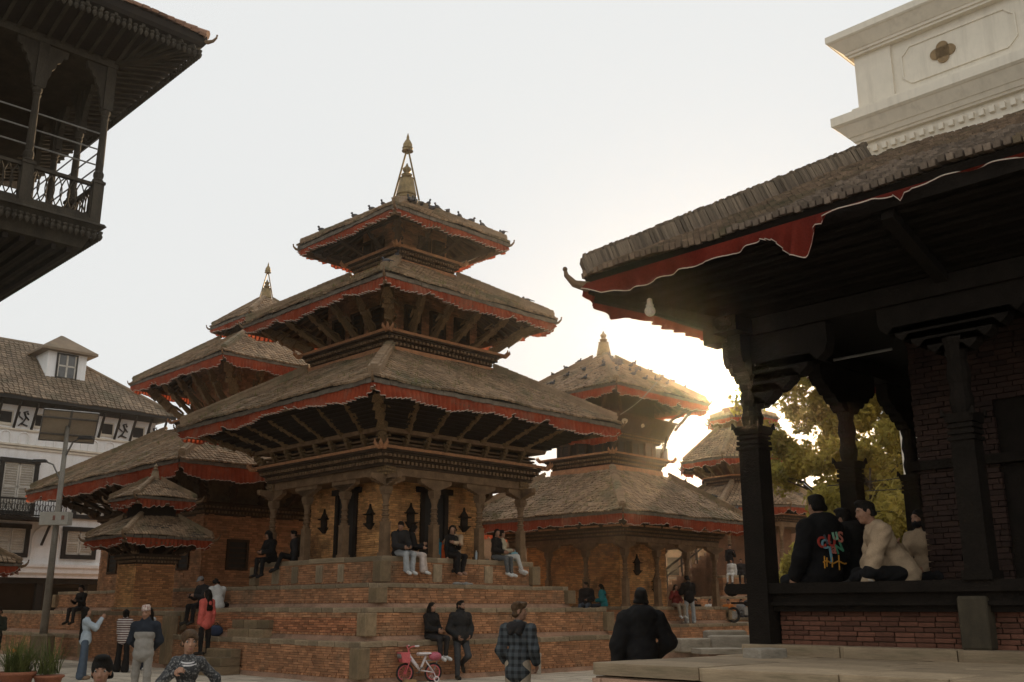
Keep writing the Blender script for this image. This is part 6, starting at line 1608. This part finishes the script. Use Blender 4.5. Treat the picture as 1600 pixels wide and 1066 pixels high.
b_ = MB(); b_.lathe([(.015, .222), (.015, .25)], 8); b_.build('cap', OFFW, bt_)
clo = MB(); 
for k in range(7): clo.ball((k*.09 - .3, random.uniform(-.04, .04), .03), (random.uniform(.06, .1), .09, random.uniform(.025, .06)), 8, 5)
clo_ = clo.build('cloth_heap', cloth('grey_rag', (.32, .31, .29)), smooth=True); clo_.location = ML(3.38, -.35, 2.22); clo_.rotation_euler = (0, 0, R(44)); tag(clo_, 'crumpled grey cloth left on the upper brick tier', 'cloth')
sb = thing('bag', 'small dark bag with a blue side lying on the ledge by the coral jacket', 'bag', ML(-2.1, -4.42, .9), 0); b_ = MB(); b_.ball((0, 0, .14), (.2, .13, .15), 10, 7); b_.build('bag_body', cloth('navy_bag', (.05, .07, .12)), sb, smooth=True); b_ = MB(); b_.tube([(-.15, 0, .2), (0, 0, .36), (.15, 0, .2)], .012, 5); b_.build('handle', BLK, sb)

# steps up the left face of the middle temple
for lab, x0, x1, y0, z0, n, run, rise in (('low flight of worn stone steps rising from the square to the first tier', -1.85, -.25, -4.66, 0, 3, .28, .21), ('short stone steps from the first tier to the second', -1.3, .6, -4.24, .9, 2, .15, .22)):
    t = thing('stone_steps', lab, 'steps', ML(0, 0, 0), -PHI)
    for k in range(n):
        xa = x0 + random.uniform(0, .06)
        while xa < x1 - .15:
            L = min(random.uniform(.38, .7), x1 - xa); link('step_stone', UB['corner'], t, Tr(xa + L/2, y0 - (n-k)*run/2 + random.uniform(-.02, .02), z0 + rise*(k+.5) + random.uniform(-.012, .004)) @ Rz(random.uniform(-.015, .015)) @ Sc(L - .012, (n-k)*run, rise - .006)); xa += L

# ------------------------------------------------------------------ street furniture and loose things
sl_ = thing('street_lamp', 'tall grey solar street lamp with two panels and a control box, at the left', 'street lamp', (-15.47, 34.26, 0), 0)
b_ = MB(); b_.box(-.28, .28, -.28, .28, -.02, .75); b_.slab(sqr(.28), .75, sqr(.2), .82); b_.build('base', STONE, sl_)
b_ = MB(); b_.tube([(0, 0, .8), (0, 0, 4.2), (0, 0, 7.9)], [.13, .10, .07], 10); b_.build('pole', mat('galvanised', (.36, .33, .28), (.26, .24, .2), rough=.6, metal=.3, scale=3), sl_, smooth=True)
b_ = MB(); b_.box(-.48, .48, -.25, .12, 4.35, 4.78); bx = b_.build('battery_box', mat('box_cream', (.60, .57, .5), (.5, .47, .4), scale=2), sl_); b_ = MB(); b_.box(-.03, .05, -.262, -.25, 4.5, 4.66); b_.box(.26, .36, -.262, -.25, 4.52, 4.66); b_.build('notice', mat('faded_red', (.4, .2, .15)), bx)
PANB = mat('panel_back', (.50, .42, .31), (.44, .36, .27), rough=.5, scale=2)
Mp = Tr(.05, 0, 7.75) @ Rz(R(30)) @ Matrix.Rotation(R(-50), 4, 'X')
for k in (-1, 1):
    b_ = MB(); b_.box(k*.45 - .43, k*.45 + .43, -.60, .60, -.015, .015, Mp); po = b_.build('solar_panel', PANB, sl_)
    b_ = MB()
    for x0, x1, y0, y1 in ((-.45, .45, -.63, -.59), (-.45, .45, .59, .63), (-.45, -.41, -.63, .63), (.41, .45, -.63, .63)): b_.box(k*.45 + x0, k*.45 + x1, y0, y1, -.035, .025, Mp)
    b_.build('panel_frame', METAL, po)
b_ = MB(); b_.box(-.9, .9, -.36, -.3, -.06, -.02, Mp); b_.box(-.9, .9, .3, .36, -.06, -.02, Mp); b_.beam((0, 0, 7.7), (.05, 0, 7.78), .1, .1, up=(0, 1, 0)); b_.build('panel_bracket', METAL, sl_)
for sx, z in ((-1, 6.5), (1, 7.3)):
    b_ = MB(); b_.tube([(0, 0, z - .7), (sx*.3, -.1, z - .1), (sx*.55, -.15, z)], .03, 6); b_.build('lamp_arm', METAL, sl_)
    b_ = MB(); b_.slab(rect(sx*.75 - .28, sx*.75 + .28, -.27, -.05), z - .03, rect(sx*.75 - .2, sx*.75 + .2, -.22, -.1), z + .07); b_.build('lamp_head', BLACKP, sl_)
pt = thing('potted_plant', 'spiky grass plant in a terracotta pot at the bottom left corner', 'plant', (-9.45, 20.0, 0), 0)
b_ = MB(); b_.lathe([(.20, 0), (.30, .38), (.35, .40), (.35, .46), (.30, .46), (.28, .40)], 18); b_.build('pot', mat('terracotta', (.34, .13, .07), (.24, .09, .05), scale=5), pt, smooth=True)
b_ = MB(); b_.lathe([(.17, 0), (.25, .32), (.29, .34), (.29, .38), (.25, .38)], 16, (.50, .25, 0)); b_.build('pot', MATS['terracotta'], pt, smooth=True)
LEAFP = mat('blade_leaf', (.16, .17, .05), (.07, .10, .03), tint=True, rough=.6, scale=4, fine=30, trans=.3)
b_ = MB()
for k in range(520):
    a = random.uniform(0, 6.283); L = random.uniform(.4, .95); le = random.uniform(.2, 1.15); c0 = np.array((random.uniform(-.18, .18) + .45*(k % 4 == 0), random.uniform(-.18, .18) + .25*(k % 4 == 0), .40)); d = np.array((math.cos(a), math.sin(a), 0)); s_ = np.array((-d[1], d[0], 0)) * .011
    V = []; 
    for q in range(5):
        t = q/4; p = c0 + d*L*le*(t**1.3)*.8 + np.array((0, 0, L*(t - .42*le*t*t))); w_ = 1 - .9*t; V += [p - s_*w_, p + s_*w_]
    b_.tint = random.random(); b_.add(V, [(2*q, 2*q+1, 2*q+3, 2*q+2) for q in range(4)])
b_.build('leaves', LEAFP, pt, kind='stuff')
b_ = MB(); 
for k in range(2):
    x, y = random.uniform(-.15, .1), random.uniform(-.2, .1); b_.ball((x, y, .82 + random.uniform(-.08, .08)), (.022, .022, .04), 7, 5)
b_.build('flowers', mat('orange_petal', (.7, .25, .05)), pt)
# corner of another small roof entering at the left edge
lr = thing('small_shrine', 'small shrine roof corner with a red valance, cut off by the left edge', 'shrine', (-16.95, 31.6, 0), -PHI)
b_ = MB(); b_.box(-.7, .7, -.7, .7, -.02, 2.6); b_.build('pillar', BRICKO, lr)
roof_tier(lr, sqr(1.25), sqr(.4), 2.98, 3.5, tw=.13, tp=.13, val=.24, seed=77, hip=.08, rafters=False, deck=.1)
# loose stones by the right-hand temple
tr_ = thing('stone_terrace', 'low paved terrace with broken edges in front of the right-hand temple', 'terrace', RL(0, 0, 0), -PHI)
b_ = MB(); b_.box(4.4, 8.6, -5.5, 9, -.02, .26); b_.build('terrace_bed', STONEP, tr_)
x = -5.5
while x < 9:
    L = random.uniform(.7, 1.3)
    for k in range(6): link('slab_stone', UB['stone'], tr_, Tr(4.75 + k*.72, x + L/2 + random.uniform(-.05, .05), .30 + random.uniform(-.015, .015)) @ Rz(random.uniform(-.02, .02)) @ Sc(.70, L - .02, .10))
    x += L
BLKM = unit('stone_block', CHALK, .07)
for lab, px, py, sx, sy, sz, rz in (('squared grey stone block lying in front of the right-hand temple, left of two', 5.55, 32.0, 1.0, .6, .40, .3), ('long pale stone block with a cut end, the largest lying before the right-hand temple', 6.95, 32.2, 1.75, .65, .48, -.1), ('flat stone slab leaning on the back of the long pale block', 6.75, 32.9, 1.3, .5, .62, .2), ('thin broken slab lying flat in front of the stone blocks', 6.1, 30.6, 1.5, .8, .16, .25), ('rounded stone at the foot of the near pavilion column', 2.45, 10.1, .34, .28, .11, .4)):
    o = bpy.data.objects.new('stone_block', BLKM); COL.objects.link(o); z0 = .34 if py > 20 else 1.14
    o.matrix_world = Tr(px, py, z0 + sz/2) @ Rz(rz) @ Sc(sx, sy, sz); tag(o, lab, 'stone')
dp = thing('drain_pipe', 'short stub of drain pipe at the foot of the lowest tier', 'pipe', ML(4.95, .86, 0), 0); b_ = MB(); b_.lathe([(.06, 0), (.06, .42), (.075, .44), (.075, .5), (.055, .52)], 10); b_.build('pipe', CHALK, dp)

# a child's pink bicycle
bk_ = thing('bicycle', "child's pink and white bicycle with a front basket, standing by the brick tier", 'bicycle', (-2.10, 23.9, 0), R(205))
PINK = mat('pink_paint', (.72, .16, .17), (.66, .14, .15), rough=.3, bump=.05); WHP = mat('white_paint', (.74, .66, .64), (.68, .6, .58), rough=.3, bump=.05); RUB = mat('tyre_rubber', (.02, .02, .02), (.014, .014, .014), rough=.8)
# local x = forwards
def wheel(x, r):
    t = [(x + r*math.cos(a), 0, r + r*math.sin(a)) for a in np.linspace(0, 2*math.pi, 25)[:-1]]
    w = MB(); w.tube([(x + (r-.02)*math.cos(a), 0, r + (r-.02)*math.sin(a)) for a in np.linspace(0, 2*math.pi, 25)[:-1]], .024, 8, closed=True); wo = w.build('wheel', RUB, bk_, smooth=True)
    w = MB(); w.tube([(x + (r-.05)*math.cos(a), 0, r + (r-.05)*math.sin(a)) for a in np.linspace(0, 2*math.pi, 25)[:-1]], .014, 6, closed=True); w.lathe([(.03, -.03), (.03, .03)], 10, M=Tr(x, 0, r) @ Matrix.Rotation(math.pi/2, 4, 'X'))
    for k in range(12): a = k*math.pi/6; w.tube([(x, 0, r), (x + (r-.05)*math.cos(a), 0, r + (r-.05)*math.sin(a))], .004, 4)
    w.build('rim', PINK, wo)
wheel(.36, .21); wheel(-.32, .21)
fr = MB()
for a_, c_, r_ in (((.27, 0, .62), (.22, 0, .50), .02), ((.22, 0, .50), (0, 0, .26), .024), ((.24, 0, .56), (.05, 0, .34), .022), ((0, 0, .26), (-.14, 0, .58), .02), ((-.11, 0, .50), (-.32, .04, .21), .012), ((-.11, 0, .50), (-.32, -.04, .21), .012), ((0, 0, .26), (-.32, .04, .21), .012), ((0, 0, .26), (-.32, -.04, .21), .012)): fr.tube([a_, c_], r_*1.35, 7)
fr.build('frame', WHP, bk_, smooth=True)
fr = MB(); fr.tube([(.25, .05, .52), (.36, .055, .21)], .014, 6); fr.tube([(.25, -.05, .52), (.36, -.055, .21)], .014, 6); fr.tube([(.25, .05, .52), (.25, -.05, .52)], .016, 6); fr.tube([(.25, 0, .52), (.29, 0, .72)], .018, 6); fr.build('fork', PINK, bk_, smooth=True)
fr = MB(); fr.tube([(.20, -.25, .80), (.28, -.16, .78), (.29, 0, .72), (.28, .16, .78), (.20, .25, .80)], .014, 7); hb_ = fr.build('handlebar', PINK, bk_, smooth=True); fr = MB(); fr.tube([(.22, -.235, .795), (.14, -.29, .80)], .02, 7); fr.tube([(.22, .235, .795), (.14, .29, .80)], .02, 7); fr.build('grips', WHP, hb_, smooth=True)
fr = MB(); fr.slab(rect(-.08, .06, -.03, .03), .58, rect(-.24, .07, -.10, .10), .62); fr.slab(rect(-.24, .07, -.10, .10), .62, rect(-.23, .04, -.085, .085), .65); fr.build('saddle', WHP, bk_, smooth=False)
fr = MB(); fr.slab(rect(.30, .46, -.13, .13), .44, rect(.30, .52, -.17, .17), .66); bs = fr.build('basket', PINK, bk_)
fr = MB(); fr.ball((.50, .07, .58), (.035, .06, .06), 10, 7); fr.ball((.50, -.07, .58), (.035, .06, .06), 10, 7); fr.build('basket_lamp', METAL, bs, smooth=True)
fr = MB(); fr.ball((-.36, 0, .56), (.16, .12, .10), 12, 8); fr.build('rear_box', mat('rose_plastic', (.62, .15, .2), rough=.3), bk_, smooth=True)
fr = MB(); fr.tube([(-.45, 0, .47), (-.14, 0, .47)], .016, 6); fr.tube([(-.32, 0, .21), (-.42, 0, .47)], .012, 6); fr.tube([(.0, -.12, .2), (0, .12, .32)], .012, 6); fr.box(-.05, .05, .11, .15, .31, .33); fr.box(-.05, .05, -.15, -.11, .19, .21); fr.build('carrier_and_pedals', METAL, bk_)
fr = MB()
for sy in (-1, 1):
    fr.tube([(-.32, sy*.05, .21), (-.34, sy*.17, .08)], .01, 5); fr.tube([(-.34 + .055*math.cos(a), sy*.18, .07 + .055*math.sin(a)) for a in np.linspace(0, 6.283, 13)[:-1]], .016, 6, closed=True)
fr.build('training_wheels', WHP, bk_)
wd = thing('wooden_wedge', 'small yellowish wooden block lying under the pink bicycle', 'block', (-2.3, 23.65, 0), .3); b_ = MB(); b_.slab(rect(-.16, .16, -.09, .09), 0, rect(-.15, .13, -.08, .08), .08); b_.build('block', mat('raw_wood', (.36, .22, .10)), wd)
# a parked motorbike behind
def motorbike(loc, rz, lab):
    t = thing('motorbike', lab, 'motorbike', loc, rz)
    for x in (-.65, .65):
        w = MB(); w.tube([(x + .27*math.cos(a), 0, .31 + .27*math.sin(a)) for a in np.linspace(0, 6.283, 21)[:-1]], .05, 7, closed=True); wo = w.build('wheel', RUB, t, smooth=True)
        w = MB(); w.lathe([(.16, -.02), (.16, .02)], 14, M=Tr(x, 0, .31) @ Matrix.Rotation(math.pi/2, 4, 'X')); w.build('rim', METAL, wo)
    b = MB(); b.ball((.15, 0, .78), (.30, .15, .15), 12, 8); b.build('fuel_tank', mat('black_gloss', (.015, .015, .016), rough=.5, spec=.2, bump=0), t, smooth=True)
    b = MB(); b.slab(rect(-.65, .0, -.12, .12), .74, rect(-.68, .0, -.13, .13), .82); b.build('seat', BLK, t)
    b = MB(); b.box(-.2, .3, -.14, .14, .3, .62); b.tube([(.3, 0, .8), (.65, .08, .31)], .03, 6); b.tube([(.3, 0, .8), (.65, -.08, .31)], .03, 6); b.tube([(-.2, .1, .5), (-.65, .1, .31)], .03, 6); b.tube([(-.1, .17, .35), (-.85, .2, .42)], .05, 8); b.build('engine_and_forks', METAL, t)
    b = MB(); b.tube([(.2, -.36, 1.05), (.36, -.1, 1.0), (.36, .1, 1.0), (.2, .36, 1.05)], .02, 6); b.build('handlebar', BLACKP, t)
    b = MB(); b.ball((.5, 0, .92), (.09, .1, .1), 10, 7); b.build('headlight', GLASS, t, smooth=True)
    return t
motorbike(RL(3.75, 4.3, 1.06), R(20), 'black motorbike parked on the ledge of the right-hand temple, just left of the near column')
motorbike(RL(3.7, 5.7, 1.06), R(35), 'second black motorbike behind the first, half hidden by the near column')
# rope from the middle temple's eave to the right-hand roof
rp = MB(); a_, c_ = np.array((4.0, 36.3, 8.55)), np.array((5.55, 37.2, 10.0))
rp.tube([a_ + (c_-a_)*t - np.array((0, 0, .12*math.sin(math.pi*t))) for t in np.linspace(0, 1, 9)], .018, 5); rpo = rp.build('rope', METAL); tag(rpo, 'thin rope tied across to the eave of the right-hand temple', 'rope')
fl_ = thing('floodlight', 'small square floodlight on a bracket beside the right-hand temple', 'floodlight', (7.0, 47.0, 0), 0)
b_ = MB(); b_.box(-.38, .38, -.06, .06, 8.35, 8.95); b_.build('lamp_housing', METAL, fl_); b_ = MB(); b_.tube([(0, .1, -.02), (0, .1, 8.9)], .05, 7); b_.build('pole', METAL, fl_)
for k, (z, sg) in enumerate(((4.2, .18), (4.05, .25), (3.55, .3))):
    w_ = MB(); a_, c_ = np.array((8.2 + k*.3, 26, z + .5)), np.array((20.0, 34.0 - k, z + 3.0 - k*.5))
    w_.tube([a_ + (c_-a_)*t - np.array((0, 0, sg*4*t*(1-t))) for t in np.linspace(0, 1, 14)], .014, 4); wo = w_.build('overhead_cable', BLACKP); tag(wo, ('highest', 'middle', 'lowest')[k] + ' of three thin cables strung across in front of the trees', 'cable', 'cables behind the pavilion')

# ------------------------------------------------------------------ pigeons
pg = MB(); pg.ball((0, 0, .11), (.062, .125, .068), 8, 6); pg.ball((0, .10, .20), (.034, .04, .038), 7, 5); pg.add([(-.035, -.08, .12), (.035, -.08, .12), (.045, -.25, .07), (-.045, -.25, .07), (0, -.1, .145)], [(0, 1, 2, 3), (0, 4, 1), (1, 4, 2), (2, 4, 3), (3, 4, 0)])
pg.tube([(0, .08, .16), (0, .10, .2)], .03, 6); pg.tube([(0, .13, .2), (0, .16, .193)], [.009, .003], 5); pg.tube([(-.02, 0, .06), (-.02, .01, 0)], .006, 4); pg.tube([(.02, 0, .06), (.02, .01, 0)], .006, 4)
PIG = pg.mesh('pigeon', mat('pigeon_grey', (.09, .09, .095), (.045, .045, .05), scale=9, rough=.7)); PIG.polygons.foreach_set('use_smooth', np.ones(len(PIG.polygons), bool))
def pigeon(M, label, group):
    o = bpy.data.objects.new('pigeon', PIG); COL.objects.link(o); o.matrix_world = M @ Rz(random.uniform(0, 6.28)); tag(o, label, 'pigeon', group)
def on_hip(root, E, T, ze, zt, i, t, up=.13): p = np.array((*E[i], ze))*(1-t) + np.array((*T[i], zt))*t; return Tr(*root.location) @ Rz(-PHI) @ Tr(p[0], p[1], p[2] + up)
def on_slope(root, E, T, ze, zt, i, s_, t, up=.05):
    j = (i+1) % 4; a = np.array((*E[i], ze))*(1-t) + np.array((*T[i], zt))*t; b = np.array((*E[j], ze))*(1-t) + np.array((*T[j], zt))*t
    p = a*(1-s_) + b*s_; return Tr(*root.location) @ Rz(-PHI) @ Tr(p[0], p[1], p[2] + up)
ORD = ['first', 'second', 'third', 'fourth', 'fifth', 'sixth', 'seventh', 'eighth', 'ninth', 'tenth', 'eleventh', 'twelfth', 'thirteenth', 'fourteenth', 'fifteenth', 'sixteenth', 'seventeenth', 'eighteenth', 'nineteenth', 'twentieth', 'twenty-first', 'twenty-second', 'twenty-third', 'twenty-fourth']
def flock(mats_, where, group):
    mats_ = sorted(mats_, key=lambda m: m.translation.x)
    for k, m in enumerate(mats_): pigeon(m, ('grey pigeon %s from the left %s' % (ORD[k], where)) if len(mats_) > 1 else 'grey pigeon alone ' + where, group)
G1, G2 = 'pigeons on the central temple', 'pigeons on the right-hand temple'
flock([on_hip(main, E3, T3, 12.78, 14.05, 2, t) for t in (.08, .3, .42, .55, .68, .8, .9)], 'along the right ridge of the central top roof', G1)
flock([on_hip(main, E3, T3, 12.78, 14.05, 0, t) for t in (.25, .6, .78, .9)], 'along the left ridge of the central top roof', G1)
flock([on_slope(main, E3, T3, 12.78, 14.05, 1, random.uniform(.2, .8), random.uniform(.75, .97)) for q in range(7)], 'in the huddle under the central finial', G1)
flock([on_hip(main, E2, T2, 10.22, 11.60, a, b) for a, b in ((1, .92), (1, .1), (2, .3))], 'on the middle roof of the central temple', G1)
flock([on_slope(rt, EU, TU, 10.22, 12.15, 1, random.betavariate(1.3, 2), random.uniform(.25, .98)) for q in range(24)], 'on the sunny upper slope of the right-hand temple', G2)
flock([on_slope(rt, EU, TU, 10.22, 12.15, 0, random.uniform(.3, .9), random.uniform(.2, .9)) for q in range(6)], 'on the left upper slope of the right-hand temple', G2)
flock([on_hip(rt, EU, TU, 10.22, 12.15, 0, t) for t in (.35, .55, .7, .85)], 'along the upper left ridge of the right-hand temple', G2)
flock([on_hip(rt, EU, TU, 10.22, 12.15, 2, t) for t in (.25, .38, .5, .62, .8)], 'along the upper right ridge of the right-hand temple', G2)
flock([on_hip(rt, ER, TR_, 5.10, 6.98, 2, t) for t in (.2, .45, .8)], 'along the lower right ridge of the right-hand temple', G2)

# ------------------------------------------------------------------ trees behind the pavilion
LEAF = mat('tree_leaf', (.50, .40, .10), (.28, .25, .06), tint=True, rough=.6, scale=.8, fine=20, trans=.65, bump=0)
BARK = mat('bark', (.10, .07, .045), (.05, .036, .025), scale=5, fine=30, bump=.6)
def tree(label, loc, h, crown, n_clump, leaves, spread, seed, low=0.0, leaf=.16, fill=0, fc_=(0, 0, 8), fr_=(4, 3, 4)):
    r = np.random.default_rng(seed); t = thing('tree', label, 'tree', loc)
    b = MB(); tips = []
    def limb(p, d, L, rad, lev):
        q = p + d*L; mid = p + d*L*.5 + r.normal(0, L*.06, 3)
        b.tube([p, mid, q], [rad, rad*.8, rad*.6], 7 if lev < 2 else 5)
        if lev >= 3: tips.append(q); return
        for k in range(3 if lev else 4):
            nd = d*.75 + r.normal(0, .62, 3); nd[2] = abs(nd[2])*.6 + .12 - low*.25; nd /= np.linalg.norm(nd); limb(q - d*L*r.uniform(0, .3), nd, L*r.uniform(.58, .8), rad*.55, lev + 1)
    limb(np.zeros(3), np.array((.05, 0, 1.0)), h*.36, h*.024, 0); b.build('trunk', BARK, t, smooth=True)
    tips = np.array(tips); C = []; S = []
    for q in tips:
        for _ in range(n_clump): C.append(q + r.normal(0, spread, 3)); S.append(r.uniform(.25, .62)*crown)
    for _ in range(fill):
        q = r.normal(0, 1, 3); q = q / np.linalg.norm(q) * r.random()**.45
        C.append(np.array(fc_) + q * np.array(fr_)); S.append(r.uniform(.3, .7)*crown)
    C = np.array(C); S = np.array(S)
    k = leaves; ci = r.integers(0, len(C), k); u = r.normal(0, 1, (k, 3)); u /= np.linalg.norm(u, axis=1)[:, None]
    pos = C[ci] + u * (S[ci] * r.uniform(.25, 1, k)**.6)[:, None]
    a = r.normal(0, 1, (k, 3)); a /= np.linalg.norm(a, axis=1)[:, None]; c = np.cross(a, r.normal(0, 1, (k, 3))); c /= np.linalg.norm(c, axis=1)[:, None]
    sz = leaf * r.uniform(.6, 1.3, k)[:, None]
    V = np.stack([pos - a*sz, pos + c*sz*.42 , pos + a*sz, pos - c*sz*.42], 1)
    m = MB(); m.add(V.reshape(-1, 3), np.arange(4*k).reshape(k, 4), None, r.random(k)); m.build('crown', LEAF, t, kind='stuff')
    return t
tree('tall leafy tree glowing in the backlight behind the pavilion columns', (13.2, 33.5, 0), 12.0, 1.0, 2, 60000, .6, 5, leaf=.13, fill=150, fc_=(-.6, 0, 8.2), fr_=(4.6, 3, 4.2))
tree('darker bushy tree low behind the pavilion, right of the backlit one', (12.0, 28.5, 0), 6.0, 1.1, 3, 50000, .5, 9, fill=60, fc_=(0, 0, 3.6), fr_=(3, 2, 2.2), low=.6, leaf=.12)
tree('small yellowish tree seen left of the carved pavilion column', (15.4, 44.0, 0), 6.6, .9, 3, 16000, .5, 14, low=.5, leaf=.14)

# ------------------------------------------------------------------ the sun's disc and the hazy evening air
sd_ = MB(); sd_.ball((0, 0, 0), 6.0, 24, 16)
so = sd_.build('sun_disc', mat('sun_glow', (1, .93, .8), (1, .93, .8), emit=60, bump=0), kind='structure', smooth=True); so.location = sdir * 1300
hz = MB(); hz.box(-130, 130, -14, 130, -1.0, 18.5)
hm_ = bpy.data.materials.new('haze_air'); hm_.use_nodes = True; hn = hm_.node_tree
for n in list(hn.nodes):
    if n.type != 'OUTPUT_MATERIAL': hn.nodes.remove(n)
pvn = hn.nodes.new('ShaderNodeVolumePrincipled'); pvn.inputs['Color'].default_value = (.97, .88, .74, 1); pvn.inputs['Density'].default_value = .0010; pvn.inputs['Anisotropy'].default_value = .95
hn.links.new(pvn.outputs[0], hn.nodes['Material Output'].inputs['Volume'])
hzo = hz.build('haze', hm_, kind='stuff')
